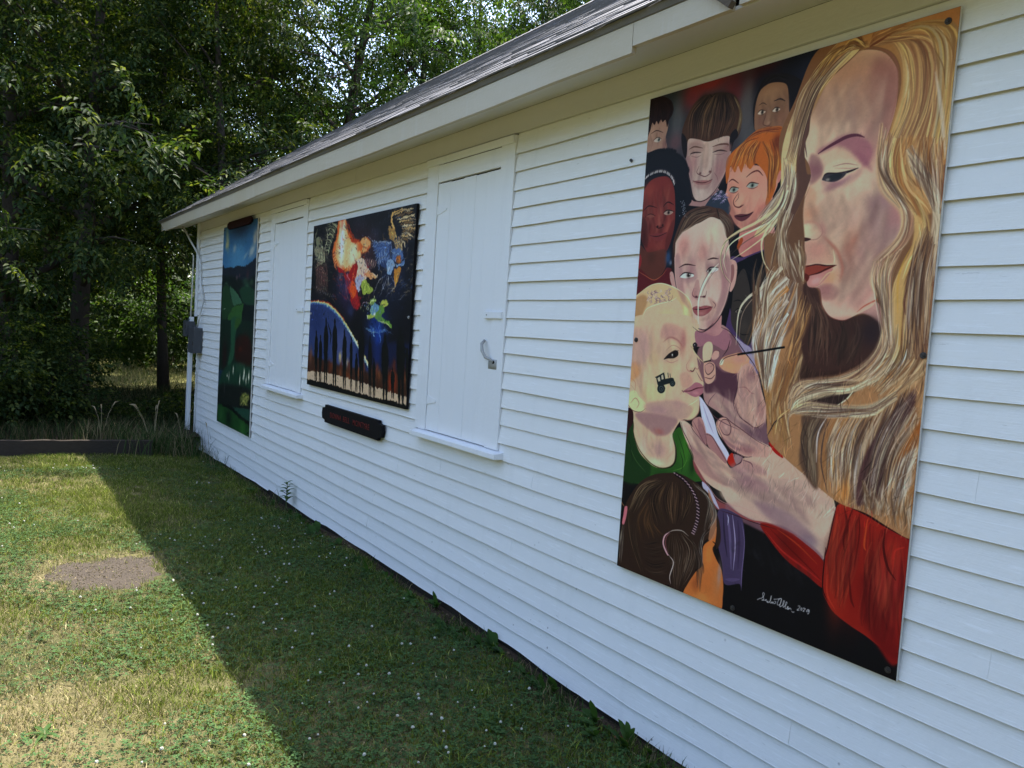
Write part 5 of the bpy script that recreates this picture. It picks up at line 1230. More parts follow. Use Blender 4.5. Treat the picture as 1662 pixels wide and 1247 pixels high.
    p.Hs("130,60 120,240 -60,480", "205,120 180,330 30,520", 50, [(222, 210, 180), (160, 130, 110), (200, 176, 130), (120, 92, 84), (234, 226, 206)], 10, .85)
    p.Hs("150,280 90,480 140,700 230,880", "210,240 150,480 200,650 250,860", 50, [(214, 200, 164), (150, 112, 84), (226, 216, 196), (110, 80, 66)], 10, .85)
    p.P("245,330 262,300 250,420 260,600 240,780 210,700 160,600 130,560 155,500 190,440", (104, 74, 56), soft=3)
    p.P("0,900 90,760 150,640 200,700 245,860 240,960 200,1100 100,1240 20,1280 -60,1240 -60,1000", (110, 82, 66), soft=4, a=.9)
    p.Hs("60,780 -10,900 -60,1150", "230,860 180,1050 60,1350", 80, [(216, 206, 190), (150, 104, 62), (110, 88, 84), (196, 176, 150), (190, 120, 56), (224, 218, 206)], 11, .85)
    p.Hs("240,900 200,1100 130,1340", "300,1000 260,1150 200,1360", 34, [(176, 120, 66), (110, 76, 56), (206, 160, 100)], 11, .8)
    p.Hs("0,1050 -60,1180 -70,1330", "120,1000 60,1160 20,1360", 34, [(206, 200, 196), (130, 110, 106), (226, 220, 210), (180, 124, 66)], 10, .8)
    # wisps across the other girls
    p.view(1020, 300, 4.796)
    for a_, c_, w_ in (("1240,0 1150,180 1000,290 860,360 760,440 720,560 740,680 800,760", (200, 188, 150), 26), ("1247,40 1160,240 1020,330 880,400 790,470 745,580 770,690", (222, 212, 180), 18), ("1247,120 1160,280 1060,400 900,520 790,590", (206, 192, 156), 18), ("1180,150 1090,330 1040,450 1060,600 1130,700", (210, 196, 160), 22), ("1200,200 1160,380 1170,520 1230,740", (196, 180, 150), 20), ("1140,230 980,330 850,380 770,460", (110, 90, 76), 6), ("1150,250 1040,360 900,450 800,540", (96, 78, 70), 6), ("1247,60 1120,260 960,340", (110, 88, 74), 6), ("1100,340 1060,470 1090,640 1150,700", (100, 84, 76), 6), ("760,440 722,560 745,690 800,770", (90, 74, 68), 5), ("800,420 760,520 770,620", (120, 100, 88), 5), ("735,470 770,430 860,370", (110, 92, 80), 5)): p.S(a_, c_, w_, .92, taper=1 if w_ < 10 else 2)
    p.S("705,610 640,680 580,790 548,900 545,1080", (216, 206, 190), 18, .95); p.S("715,620 650,700 592,800 560,900", (120, 96, 96), 5, .8); p.S("700,600 632,672 572,785 540,900", (90, 70, 76), 4, .7)
    for a_, c_, w_ in (("1200,640 1080,770 930,880 860,1000 840,1247", (206, 198, 176), 30), ("1180,690 1060,800 940,920 880,1040 860,1247", (150, 130, 116), 7), ("1240,720 1090,860 1000,1000 960,1247", (200, 192, 180), 26), ("1247,800 1140,900 1060,1050 1010,1247", (180, 118, 56), 36), ("1247,900 1160,1000 1090,1120 1060,1247", (190, 182, 172), 24), ("1247,1000 1180,1100 1130,1247", (222, 214, 204), 20), ("1120,830 1020,960 980,1120", (60, 50, 56), 6), ("1200,940 1110,1080 1080,1200", (90, 72, 70), 8)): p.S(a_, c_, w_, .92, taper=2 if w_ > 10 else 1)
    p.Hs("1247,640 1060,860 900,1247", "1247,1000 1160,1120 1110,1247", 50, [(210, 200, 180), (150, 104, 66), (110, 90, 84), (226, 218, 204), (180, 124, 60)], 8, .6)
    # ------------------------------ right side hair
    p.view(1250, 0, 4.797)
    p.P("560,330 800,230 1490,40 1490,200 1440,560 1400,1250 860,1250 930,1040 985,820 1020,650 1000,480 930,390 800,370 720,380 560,450 420,600 240,760 130,980 90,1250 -20,1250 100,950 260,700 420,480", (178, 136, 82), a=.0)
    p.P("800,230 1495,36 1492,200 1450,560 1400,1260 860,1260 930,1040 990,820 1025,650 1010,500 940,400 800,360 740,380 640,380 560,440 430,590 400,540 520,360 600,310", (160, 120, 78))
    p.B(1380, 150, 130, 90, (160, 110, 70), .7); p.B(1330, 420, 90, 160, (160, 120, 66), .7)
    p.Hs("780,370 560,400 380,640", "760,330 480,400 300,620", 40, [(206, 166, 84), (110, 70, 44), (226, 200, 130), (140, 90, 56)], 9, .85)
    p.Hs("780,350 980,330 1060,700 880,1250", "850,340 1150,330 1200,760 1000,1250", 80, [(216, 186, 116), (160, 110, 72), (230, 214, 170), (140, 92, 66), (200, 160, 100)], 11, .85)
    p.Hs("850,340 1150,330 1200,760 1000,1250", "900,300 1300,330 1300,800 1200,1250", 80, [(196, 150, 84), (130, 86, 60), (216, 184, 120), (164, 116, 78), (150, 96, 60)], 11, .8)
    p.Hs("900,290 1240,250 1330,700 1230,1250", "960,230 1440,200 1440,700 1360,1250", 70, [(214, 186, 106), (160, 118, 66), (186, 140, 76), (140, 100, 60), (206, 190, 150)], 12, .75)
    p.S("1290,560 1330,800 1350,1000 1370,1240", (190, 188, 184), 24, .6, soft=4); p.S("1470,300 1440,700 1400,1000 1390,1200", (206, 190, 166), 12, .7)
    for i in range(26):
        a = 2.2 + i * .09; p.S([(780, 370), (780 + 70 * cos(a + 3.14) * 1.3, 320 - 40 * abs(sin(a))), (780 + 180 * cos(a + 3.14), 250 - 30 * sin(a * 3))], (110, 64, 44), 7, .6)
    p.Hs("770,360 820,270 1000,190", "790,350 900,280 1180,200", 26, [(110, 66, 44), (206, 160, 100), (150, 96, 60)], 8, .7); p.Hs("600,360 680,270 760,350", "520,440 640,360 740,380", 26, [(92, 56, 40), (210, 180, 110), (130, 86, 52)], 8, .8)
    p.S("420,600 520,480 620,400 740,376", (110, 70, 52), 8, .7); p.S("840,380 930,410 990,500 1000,650 980,800 940,960", (140, 92, 84), 12, .6, soft=3)
    p.S("1280,380 1350,520 1370,700", (100, 72, 50), 8, .5); p.S("1290,200 1400,330 1440,480", (120, 84, 50), 9, .5)
    p.view(1240, 240, 3.897)
    p.Hs("740,-160 730,60 760,260 870,400 860,560 700,720", "830,-60 800,60 820,240 950,380 920,580 760,740", 70, [(220, 200, 164), (180, 130, 100), (232, 216, 186), (150, 104, 80), (206, 176, 130)], 10, .85)
    p.Hs("830,-60 800,60 820,240 960,400 980,600 830,900 830,1340", "960,-60 900,100 960,300 1020,460 1020,640 900,860 880,1340", 90, [(206, 166, 90), (176, 112, 56), (226, 200, 130), (140, 92, 60), (190, 140, 84)], 11, .85)
    p.P("960,430 1010,470 1010,600 940,740 890,850 880,1000 870,1160 860,1340 820,1340 815,1100 820,950 850,800 920,680 950,560", (190, 158, 104), soft=3, a=.85); p.S("940,620 880,740 850,860 850,1050", (190, 150, 70), 12, .6); p.S("985,480 990,600 920,720 880,830", (232, 214, 160), 7, .7)
    p.Hs("700,720 690,860 760,1000 760,1300", "880,640 800,800 800,1000 830,1300", 60, [(206, 170, 130), (180, 130, 104), (222, 196, 160), (150, 104, 84), (216, 186, 120)], 10, .85)
    p.Hs("880,-80 860,120 960,300 1040,420", "1140,-60 1130,120 1130,300 1120,400", 70, [(176, 116, 60), (206, 150, 84), (140, 86, 50), (220, 180, 120)], 12, .8)
    p.Hs("900,20 960,160 1060,280 1110,400", "940,-20 1020,140 1100,260 1120,420", 30, [(226, 214, 190), (120, 90, 80), (206, 186, 150)], 9, .85)
    p.Hs("1000,200 1090,420 1080,600 1060,800", "1060,200 1130,420 1110,640 1090,860", 40, [(206, 190, 160), (150, 104, 72), (226, 210, 176)], 10, .8)
    p.Hs("1020,500 940,760 900,1000 900,1340", "1090,620 1060,860 1060,1100 1050,1340", 80, [(140, 96, 68), (190, 140, 90), (104, 70, 56), (206, 164, 110), (90, 60, 50)], 12, .8)
    p.S("930,880 940,960 930,1040", (200, 186, 170), 7, .7); p.S("905,900 890,980 900,1060", (96, 60, 50), 14, .6)
    p.view(1200, 520, 3.897)
    pale = [(232, 222, 204), (214, 196, 160), (240, 234, 224), (196, 168, 128)]; deep = [(84, 56, 46), (60, 40, 38), (104, 68, 46)]
    for A_, B_, n_ in (("640,640 560,820 560,1080", "900,560 800,800 760,1190", 22), ("1000,520 860,800 780,1180", "1120,520 960,860 880,1200", 16), ("1100,640 960,860 900,1220", "1150,760 1090,960 1020,1240", 22), ("340,560 560,560 860,560", "360,600 600,610 900,590", 14), ("320,500 420,400 700,360", "400,470 560,430 800,400", 12), ("100,60 120,240 160,420", "320,20 230,200 180,460", 24), ("940,40 900,220 760,380", "1100,0 1080,260 900,500", 18)):
        p.Hs(A_, B_, n_, pale, 5, .75); p.Hs(A_, B_, n_, deep, 5, .55)
    p.view(1240, 240, 3.897)
    for A_, B_, n_ in (("740,-60 735,140 860,380", "830,-20 800,160 950,400", 16), ("700,720 690,860 750,1200", "880,640 810,860 830,1300", 16), ("960,-60 960,160 1060,400", "1120,-60 1130,200 1120,420", 18), ("1000,460 930,760 890,1240", "1100,600 1060,860 1040,1240", 26), ("560,-660 300,-380 170,60", "600,-640 340,-340 210,60", 18), ("150,100 110,340 -40,520", "210,160 160,380 60,560", 18)):
        p.Hs(A_, B_, n_, pale, 5, .6); p.Hs(A_, B_, n_, deep, 5, .5)
    p.view(1200, 520, 3.897); p.S("-10,214 100,198 290,168", (12, 10, 14), 12, 1, taper=0); p.S("120,196 290,169", (46, 44, 50), 3, .6)
    p.Hs("760,1000 780,1100 800,1215", "1100,1100 1090,1250 1080,1370", 40, [(150, 108, 70), (110, 78, 54), (196, 180, 156), (90, 62, 48)], 9, .7)
    p.view(1240, 240, 3.897)
    for A_, B_, n_ in (("110,380 80,560 40,760", "190,420 150,600 235,860", 46), ("200,600 225,720 240,840", "250,560 262,700 250,860", 20), ("-40,700 -70,860 -60,1100", "100,760 40,900 20,1100", 30)):
        p.Hs(A_, B_, n_, [(206, 190, 158), (150, 116, 84), (96, 66, 52), (226, 214, 190), (120, 88, 66)], 9, .8)
    p.dabs(1600, 10, 4.0, .13, .08)
    p.dabs(1200, 16, 1.8, .4, .25, ang=1.75, region=(.45, .52, 1, .78))
    return p
def paint_winged():
    p = Painter(560, 400 * 560 // 560 + 0, [(508, 366), (678.5, 331.5), (658, 663), (499.5, 627)], 5) if False else Painter(640, 455, [(508, 366), (678.5, 331.5), (658, 663), (499.5, 627)], 5)
    p.P("480,300 700,300 690,700 480,700", (14, 14, 22), sharp=True)
    p.view(495, 325, 7.126)
    p.B(640, 250, 160, 70, (34, 42, 62), .6); p.B(820, 380, 90, 60, (40, 52, 80), .6); p.B(420, 980, 160, 150, (30, 34, 62), .7); p.B(1080, 900, 160, 300, (20, 26, 46), .7); p.B(900, 180, 200, 90, (22, 22, 30), .6)
    p.B(620, 700, 260, 260, (70, 36, 44), .6); p.B(500, 1050, 160, 180, (52, 40, 84), .6); p.B(1000, 760, 200, 220, (34, 46, 80), .6); p.B(200, 850, 120, 220, (56, 44, 44), .6); p.B(760, 560, 160, 120, (66, 48, 58), .5)
    # left grey-green wing
    gw = [(150, 158, 130), (96, 104, 86), (60, 66, 56), (176, 180, 156)]
    for i in range(11):
        t = i / 10; x0, y0 = 250 - 40 * t, 280 + 300 * t
        p.S([(x0, y0), (x0 + 60, y0 + 8 - 30 * (1 - t)), (x0 + 120 - 70 * t, y0 + 20 + 40 * t)], gw[i % 2], 20, .9, 3)
    for i in range(9): p.S([(150 + i * 6, 420 + i * 26), (190 + i * 4, 470 + i * 30), (180 - i * 8, 540 + i * 30)], gw[i % 4], 14, .85)
    p.S("235,300 255,380 250,470 215,600", (168, 172, 150), 14, .8); p.S("135,330 110,420 100,540 110,640", (120, 128, 108), 18, .8); p.P("125,430 155,420 165,500 140,550 120,500", (110, 116, 96)); p.P("105,560 160,540 220,600 210,690 130,700", (120, 120, 104), soft=2)
    for i in range(16): p.S([(110 + i * 9, 560 + (i % 3) * 30), (140 + i * 7, 640), (100 + i * 11, 720)], gw[i % 4], 8, .8)
    for i in range(22): p.S([(150 + i * 4 - (i % 5) * 16, 700 + (i % 4) * 40), (130 + i * 6, 860), (120 + i * 7, 1060 + (i % 3) * 20)], [(120, 76, 72), (88, 52, 56), (150, 120, 110), (56, 36, 40)][i % 4], 8, .75)
    p.S("240,720 260,860 250,1080", (130, 110, 100), 7, .8); p.S("110,760 130,900 125,1110", (110, 96, 88), 7, .7)
    for i in range(26): p.B(140 + i * 8 + p.r.normal(0, 12), 1040 + i * 4 + p.r.normal(0, 14), 9, 7, (140, 130, 110) if i % 2 else (110, 120, 140), .6)
    # blaze
    p.P("385,240 470,215 500,320 560,440 640,470 700,440 760,470 760,560 700,620 650,640 640,700 560,760 560,820 470,840 400,800 340,720 315,640 330,520 370,400", (190, 96, 44), soft=6)
    p.P("410,230 450,220 480,330 510,430 560,490 600,520 610,600 650,610 650,680 590,700 560,740 520,800 460,780 400,740 350,640 370,500 395,360", (222, 170, 120), soft=6); p.B(430, 480, 60, 200, (232, 222, 224), .85); p.B(560, 640, 90, 90, (224, 206, 188), .8); p.B(430, 260, 30, 60, (190, 110, 90), .7); p.B(360, 620, 40, 90, (214, 150, 96), .6); p.S("440,300 425,480 430,700", (240, 236, 240), 22, .7, soft=4)
    p.P("520,330 560,440 640,470 600,490 540,480", (160, 56, 20), soft=3); p.S("490,230 530,350 590,470", (150, 50, 22), 16, .8, soft=2)
    for i in range(9): p.S([(350 + i * 3, 600 + i * 18), (320 + i * 3, 640 + i * 18), (340 + i * 5, 690 + i * 18)], (216, 150, 96) if i % 2 else (120, 44, 30), 10, .8)
    p.P("650,480 700,430 720,440 715,470 765,480 755,540 700,610 660,600 680,540", (206, 150, 100)); p.S("650,520 700,560 750,540", (150, 90, 60), 8); p.S("730,440 700,500 720,540", (232, 200, 150), 8)
    p.P("600,700 680,690 720,760 760,830 800,860 850,900 780,930 730,900 700,940 640,960 590,920 600,840 620,780", (196, 176, 160)); p.P("710,860 760,830 800,880 840,910 780,930 720,905", (196, 140, 96))
    for i in range(12): p.S([(690 + i * 12, 670 + i * 3), (705 + i * 11, 740), (730 + i * 7, 810)], (186, 160, 156) if i % 2 else (110, 84, 100), 7, .8)
    p.P("590,920 660,880 700,930 650,990 640,1070 600,1050 590,980", (150, 160, 190), soft=2)
    p.P("380,790 450,820 500,880 540,800 590,740 620,790 600,880 580,960 600,1040 640,1180 640,1260 560,1260 520,1100 480,980 450,860 400,850", (140, 24, 30), soft=2); p.P("545,960 590,1000 600,1100 560,1150 530,1090", (190, 80, 34), soft=3); p.S("590,760 560,900 550,1060", (190, 70, 36), 14); p.S("480,860 530,960 520,1060", (184, 130, 150), 12, .7, soft=2); p.S("620,780 600,900 570,1000", (220, 150, 110), 6)
    p.B(490, 1020, 40, 70, (120, 60, 90), .6)
    for i in range(30): p.B(560 + p.r.random() * 90, 1120 + p.r.random() * 160, 12, 10, (160, 40, 50) if i % 2 else (90, 16, 26), .8)
    for i in range(12): p.S([(360 + i * 16, 880 + i * 8), (390 + i * 12, 960), (420 + i * 6, 1080)], (44, 50, 86) if i % 2 else (70, 60, 90), 9, .7)
    # gold wing top right
    gd = [(186, 160, 110), (120, 96, 62), (210, 196, 160), (70, 56, 40)]
    for i in range(13):
        t = i / 12; x0, y0 = 1020 + 110 * sin(t * 3), 180 + 330 * t
        p.S([(x0, y0), (x0 + 90, y0 - 40 + 60 * t), (x0 + 240 - 150 * t, y0 - 90 + 190 * t)], gd[i % 3], 16, .9)
        p.S([(x0 + 10, y0 + 14), (x0 + 90, y0 - 20 + 60 * t), (x0 + 220 - 150 * t, y0 - 70 + 190 * t)], (20, 16, 16), 6, .8)
    p.S("1140,100 1040,140 1010,220 1040,330 1060,420 1080,580", (196, 160, 100), 22); p.S("1120,110 1200,120 1270,90", (150, 140, 116), 16); p.P("980,300 1010,330 1050,340 1050,460 1000,470 980,400", (150, 120, 70), soft=2)
    for i in range(16): p.S([(1030 + i * 7, 430 + (i % 4) * 10), (1045 + i * 6, 520), (1070 + i * 4, 600)], gd[i % 4], 7, .8)
    p.S("910,380 915,440 960,480", (110, 90, 66), 12, .7)
    # blue figure
    bl = [(96, 124, 176), (50, 76, 128), (150, 176, 206), (30, 46, 90)]
    for i in range(17):
        t = i / 16; p.S([(1000 - 20 * t, 500 + 210 * t), (900 - 10 * t, 500 + 200 * t), (770 + 90 * t, 510 + 330 * t)], bl[i % 4], 15, .85)
    p.P("840,480 1000,500 1010,640 980,720 960,800 880,760 830,640 800,540", (56, 84, 140), soft=3, a=.6); p.S("740,430 820,490 920,490 1000,510 1010,600 980,680", (130, 150, 180), 10)
    for i in range(20): p.S([(860 + i * 7, 560 + (i % 5) * 20), (850 + i * 8, 640), (870 + i * 7, 760)], bl[(i * 3) % 4], 8, .8)
    p.P("1020,590 1080,570 1130,610 1140,700 1080,730 1020,700", (74, 104, 156)); p.P("960,720 1020,700 1050,760 1140,740 1150,770 1040,790 1000,880 960,860", (120, 150, 186)); p.S("1150,680 1150,740 1100,770", (80, 110, 160), 16); p.P("1060,680 1110,670 1110,740 1070,740", (150, 90, 40)); p.P("1040,820 1110,790 1100,880 1060,1000 1040,960", (170, 120, 50)); p.S("1090,820 1050,1000 1030,1080", (200, 160, 90), 7)
    p.B(1000, 620, 24, 24, (26, 36, 66), .8); p.S("1000,590 1040,640 1100,640", (150, 180, 210), 7)
    for a_, c_ in (("950,880 860,960 790,1130", (140, 140, 150)), ("960,880 940,960 870,1140", (120, 124, 140)), ("975,860 970,980 1010,990", (170, 176, 184)), ("1000,900 1050,1010 940,1130", (130, 134, 150)), ("1060,1000 1020,1060 1000,1140", (150, 140, 120)), ("1200,320 1160,440 1100,560", (90, 80, 66)), ("1220,430 1190,560 1200,700", (70, 66, 64)), ("1090,1170 1130,1140 1160,1100", (90, 96, 110)), ("1100,900 1130,1000 1090,1060", (44, 56, 90)), ("930,960 910,1010 930,1060", (150, 156, 170))): p.S(a_, c_, 8, .85)
    # swirling strokes filling the dark
    for i in range(800):
        x = 90 + p.r.random() * 1190; y = 60 + p.r.random() * 1120
        if 330 < x < 660 and y < 800 and p.r.random() < .6: continue
        pal = [(96, 104, 84), (60, 50, 52), (110, 84, 74), (40, 44, 70)] if x < 330 else ([(190, 80, 40), (150, 36, 40), (90, 60, 100), (200, 150, 110), (50, 56, 96)] if x < 760 else [(60, 84, 130), (110, 100, 80), (40, 50, 80), (140, 130, 110), (30, 40, 70)])
        if y < 400 and 480 < x < 960: pal = [(30, 38, 60), (24, 26, 38), (44, 54, 78)]
        an = (x - 640) * .002 + 1.4 + p.r.normal(0, .4); l = 14 + 26 * p.r.random(); c_, s_ = cos(an) * l, sin(an) * l; b_ = p.r.normal(0, .5)
        p.S([(x - c_, y - s_), (x + s_ * b_ * .5, y - c_ * b_ * .5), (x + c_, y + s_)], pal[p.r.integers(len(pal))], 5 + 5 * p.r.random(), .3 + .3 * p.r.random())
    # winged green child
    p.P("660,980 700,930 720,960 780,1030 800,1060 750,1110 720,1100 700,1120 670,1080", (140, 160, 70)); [p.S([(710, 970), (680 + i * 22, 1040), (670 + i * 24, 1100)], (206, 214, 120) if i % 2 else (80, 100, 40), 6) for i in range(5)]
    p.view(490, 470, 6.237)
    p.B(500, 230, 60, 40, (44, 56, 100), .6); p.B(760, 380, 150, 130, (26, 60, 140), .7)
    p.P("700,130 740,105 760,130 740,160 710,165", (110, 140, 80)); p.P("800,170 820,130 865,125 880,160 850,195 830,185", (160, 170, 80)); p.P("760,180 830,190 840,240 810,290 850,320 900,350 915,420 880,370 820,340 790,340 770,330 740,280", (96, 140, 60)); p.P("665,290 700,270 740,260 740,290 690,315", (150, 170, 80)); p.P("700,200 750,160 790,190 760,260 710,270", (90, 130, 160)); p.B(740, 270, 14, 12, (210, 220, 220), .9)
    for i in range(40): p.B(700 + p.r.normal(0, 40), 200 + p.r.normal(0, 50), 6, 6, [(150, 190, 120), (90, 130, 190), (210, 220, 160)][i % 3], .7)
    p.S("690,160 720,130 760,140", (180, 200, 120), 8); p.S("600,190 640,150 690,170", (150, 130, 150), 7, .8); p.S("780,330 800,340 860,360 905,400", (180, 200, 130), 8); p.S("790,345 785,420 800,520 795,560", (110, 150, 200), 10); p.S("735,400 730,460 745,500", (130, 170, 200), 8)
    for i in range(26): p.S([(640 + i * 9, 390 + 30 * sin(i)), (700 + i * 6, 440), (660 + i * 9, 400 + p.r.random() * 60)], (50, 100, 180) if i % 3 else (130, 170, 200), 5, .5)
    p.S("640,400 720,450 800,440 860,400", (150, 180, 160), 5, .7); p.S("720,470 830,420 930,470", (90, 130, 190), 5, .6)
    p.B(770, 620, 50, 170, (24, 60, 150), .75)
    # night sky under the rainbow, sunset band
    p.P("60,175 130,165 240,185 330,230 440,370 540,520 600,620 640,720 720,860 720,960 60,940", (44, 60, 108)); p.B(150, 320, 140, 120, (32, 48, 96), .8); p.B(400, 600, 150, 120, (74, 84, 130), .7)
    p.P("600,600 1080,560 1080,800 620,800", (20, 32, 78), soft=12, a=.7)
    for a_, c_, w_ in (("70,150 150,140 240,158 330,215 430,340 530,500 620,650 690,800 725,920", (206, 196, 120), 16), ("70,158 150,150 240,170 330,228 430,352 525,512 610,660 690,820", (120, 160, 170), 10), ("70,142 160,130 260,150 345,210 440,330", (150, 50, 40), 8), ("70,170 150,162 240,184 325,240 420,362", (60, 90, 150), 10), ("480,420 580,590 640,700 700,830", (206, 206, 200), 9)): p.S(a_, c_, w_, .9, taper=0)
    p.P("55,660 120,690 300,760 500,800 700,850 1080,900 1080,1210 55,960", (60, 36, 26), soft=8, a=.95)
    for i in range(50): p.B(80 + p.r.random() * 980, 760 + p.r.random() * 190, 24, 34, [(110, 60, 34), (40, 22, 18), (130, 80, 50), (96, 40, 24)][i % 4], .6)
    p.B(95, 680, 30, 60, (110, 74, 60), .7); p.B(915, 940, 60, 80, (140, 50, 26), .8); p.B(395, 700, 24, 34, (190, 170, 120), .8); p.B(470, 750, 14, 30, (190, 170, 120), .6)
    p.P("55,850 250,860 450,900 700,980 950,1050 1080,1090 1080,1160 940,1130 700,1080 500,1030 250,960 55,925", (176, 160, 140), soft=1.5)
    for i in range(60): x = 60 + p.r.random() * 1000; p.S([(x, 880 + (x - 60) * .2), (x + 30, 890 + (x - 60) * .2)], (110, 96, 84) if i % 2 else (210, 190, 160), 8, .5)
    p.P("55,925 250,962 500,1032 700,1082 950,1132 1080,1165 1080,1260 55,990", (12, 10, 12), sharp=True)
    k = (9, 9, 12)
    p.dabs(900, 5, 2.2, .6, .6, region=(0, 0, 1, .6)); p.warp(1.1, 2)
    def fig(x, top, foot, w, lean=0):
        w = w * .66
        h = foot - top
        p.P([(x - w * .22, top + h * .05), (x, top), (x + w * .22, top + h * .05), (x + w * .18, top + h * .11), (x + w * .5, top + h * .19), (x + w * .62, top + h * .42), (x + w * .5, top + h * .55), (x + w * .42, top + h * .75), (x + w * .36, foot), (x + w * .12, foot), (x + w * .02, top + h * .68),
             (x - w * .14, foot), (x - w * .36, foot), (x - w * .4, top + h * .7), (x - w * .55, top + h * .5), (x - w * .55, top + h * .3), (x - w * .42, top + h * .18), (x - w * .16, top + h * .11)], k)
    for f in ((150, 432, 930, 46), (195, 478, 945, 44), (250, 302, 950, 60), (340, 310, 980, 66), (440, 418, 1000, 56), (508, 480, 1010, 36), (560, 660, 1030, 40), (610, 345, 1030, 76), (697, 480, 1070, 52), (736, 700, 1080, 44), (845, 470, 1110, 90), (1000, 385, 1140, 110), (1070, 600, 1150, 60), (920, 800, 1090, 50)): fig(*f)
    p.S("265,350 300,480 290,580", k, 20); p.S("1045,600 1060,650 1020,720 1000,760", k, 26)
    for x in (975, 1018): p.S([(x, 1090), (x + 4, 1150)], (180, 180, 184), 9)
    p.dabs(500, 4, 1.6, .5, .35); p.warp(.6, 2)
    return p
def paint_landscape():
    p = Painter(300, 500, [(362, 371), (416.5, 353.5), (407.5, 708), (354.5, 688)], 8)
    p.P("340,340 430,340 430,720 340,720", (26, 48, 72), sharp=True)
    p.view(350, 340, 6.928)
    p.P("60,60 500,60 480,700 60,720", (48, 96, 140), sharp=True); p.B(280, 140, 260, 120, (22, 34, 58), .9); p.B(250, 560, 220, 120, (70, 124, 164), .8); p.B(380, 380, 120, 90, (44, 92, 136), .6)
    for x, y, a, b, c in ((125, 350, 34, 70, (120, 130, 110)), (430, 320, 34, 40, (150, 146, 140)), (205, 440, 34, 24, (120, 140, 156)), (400, 460, 60, 30, (150, 160, 164)), (330, 515, 50, 12, (110, 140, 160)), (430, 500, 40, 12, (90, 116, 140)), (445, 270, 24, 30, (130, 130, 130)), (120, 400, 40, 20, (150, 150, 120))): p.B(x, y, a, b, c, .8, -20)
    p.P("70,690 110,670 170,650 200,665 240,632 300,640 350,620 400,582 460,590 460,1300 60,1300", (26, 34, 48)); p.P("70,800 200,760 330,800 460,760 460,1300 60,1300", (16, 28, 30), soft=6)
    for x, y, a, b, c in ((235, 770, 20, 14, (96, 80, 92)), (265, 740, 14, 12, (80, 60, 76)), (355, 730, 26, 30, (62, 44, 52)), (120, 740, 34, 30, (28, 40, 50)), (330, 800, 60, 20, (40, 70, 60)), (400, 810, 40, 16, (50, 76, 60)), (120, 850, 44, 24, (30, 52, 40)), (350, 870, 50, 24, (56, 100, 76))): p.B(x, y, a, b, c, .7)
    p.P("270,900 330,860 420,880 450,960 440,1060 320,1050 280,960", (26, 58, 44)); p.P("80,900 150,880 170,1000 200,1090 150,1200 80,1240", (30, 60, 40)); p.P("160,870 210,900 260,980 300,1050 210,1085 180,1010", (52, 90, 72), soft=2); p.P("210,1090 310,1055 300,1160 280,1250 140,1250 170,1160", (44, 84, 44), soft=2); p.S("150,868 200,890 250,960 300,1050 210,1088", (14, 26, 22), 7)
    p.S("95,1128 110,1130", (200, 210, 210), 12, .8); p.S("150,868 110,835 130,850", (80, 110, 90), 6, .7)
    p.view(345, 520, 6.24)
    p.P("60,0 420,0 400,520 60,520", (20, 40, 34), sharp=True); p.P("200,-20 300,-20 240,120 230,330 190,460 160,460 190,300 190,100", (34, 74, 56), soft=5); p.P("240,-20 300,-20 270,60 230,90", (44, 78, 40), soft=4)
    p.P("250,180 380,170 400,420 330,470 240,400", (44, 20, 18), soft=8, a=.8); p.B(290, 290, 34, 14, (80, 34, 24), .6); p.B(340, 230, 60, 50, (46, 22, 20), .7); p.B(130, 370, 50, 90, (38, 18, 22), .7)
    p.P("100,560 200,450 330,450 410,520 400,900 60,900", (26, 58, 46), soft=8); p.B(300, 480, 100, 30, (40, 74, 56), .6)
    wh = (206, 206, 196)
    for x, y, a, b in ((220, 508, 9, 22), (330, 540, 11, 28), (288, 610, 7, 30), (378, 560, 10, 26), (352, 590, 6, 22), (132, 715, 7, 26), (322, 575, 6, 14), (160, 570, 5, 10), (178, 575, 4, 24)): p.B(x, y, a, b, wh, .95)
    p.P("80,680 250,660 400,700 400,900 70,880", (20, 22, 24), soft=8, a=.8)
    for i in range(40): p.S([(290 + p.r.random() * 90, 860), (290 + p.r.random() * 100, 780), (300 + p.r.random() * 90, 720 + p.r.random() * 40)], [(110, 120, 60), (60, 74, 36), (150, 150, 90)][i % 3], 6, .7)
    p.P("60,900 110,870 200,900 300,980 400,1040 400,1190 230,1120 60,1050", (26, 66, 34)); p.P("220,900 330,890 400,910 400,1030 300,970", (30, 66, 56)); p.S("110,870 200,900 300,980 400,1040", (10, 16, 16), 20, .9, taper=0); p.B(180, 1000, 60, 50, (14, 30, 22), .8); p.B(320, 1110, 60, 50, (46, 96, 44), .7); p.B(100, 1000, 30, 50, (50, 90, 50), .5)
    p.dabs(1500, 4, 2.0, .4, .25); p.warp(.8, 2)
    return p
def mat_painting(name, img, gloss=0.5):
    m = N(name, gloss, 0.12)
    uv = m.n("ShaderNodeUVMap"); uv.uv_map = "uv"
    t = m.n("ShaderNodeTexImage", interpolation='Cubic'); t.image = img
    m.l(uv.outputs[0], t.inputs[0]); m.base(t.outputs[0])
    m.bump(m.noise(m.pos((1, 1, 1)), 90, 4), 0.12, 0.002)
    return m.m
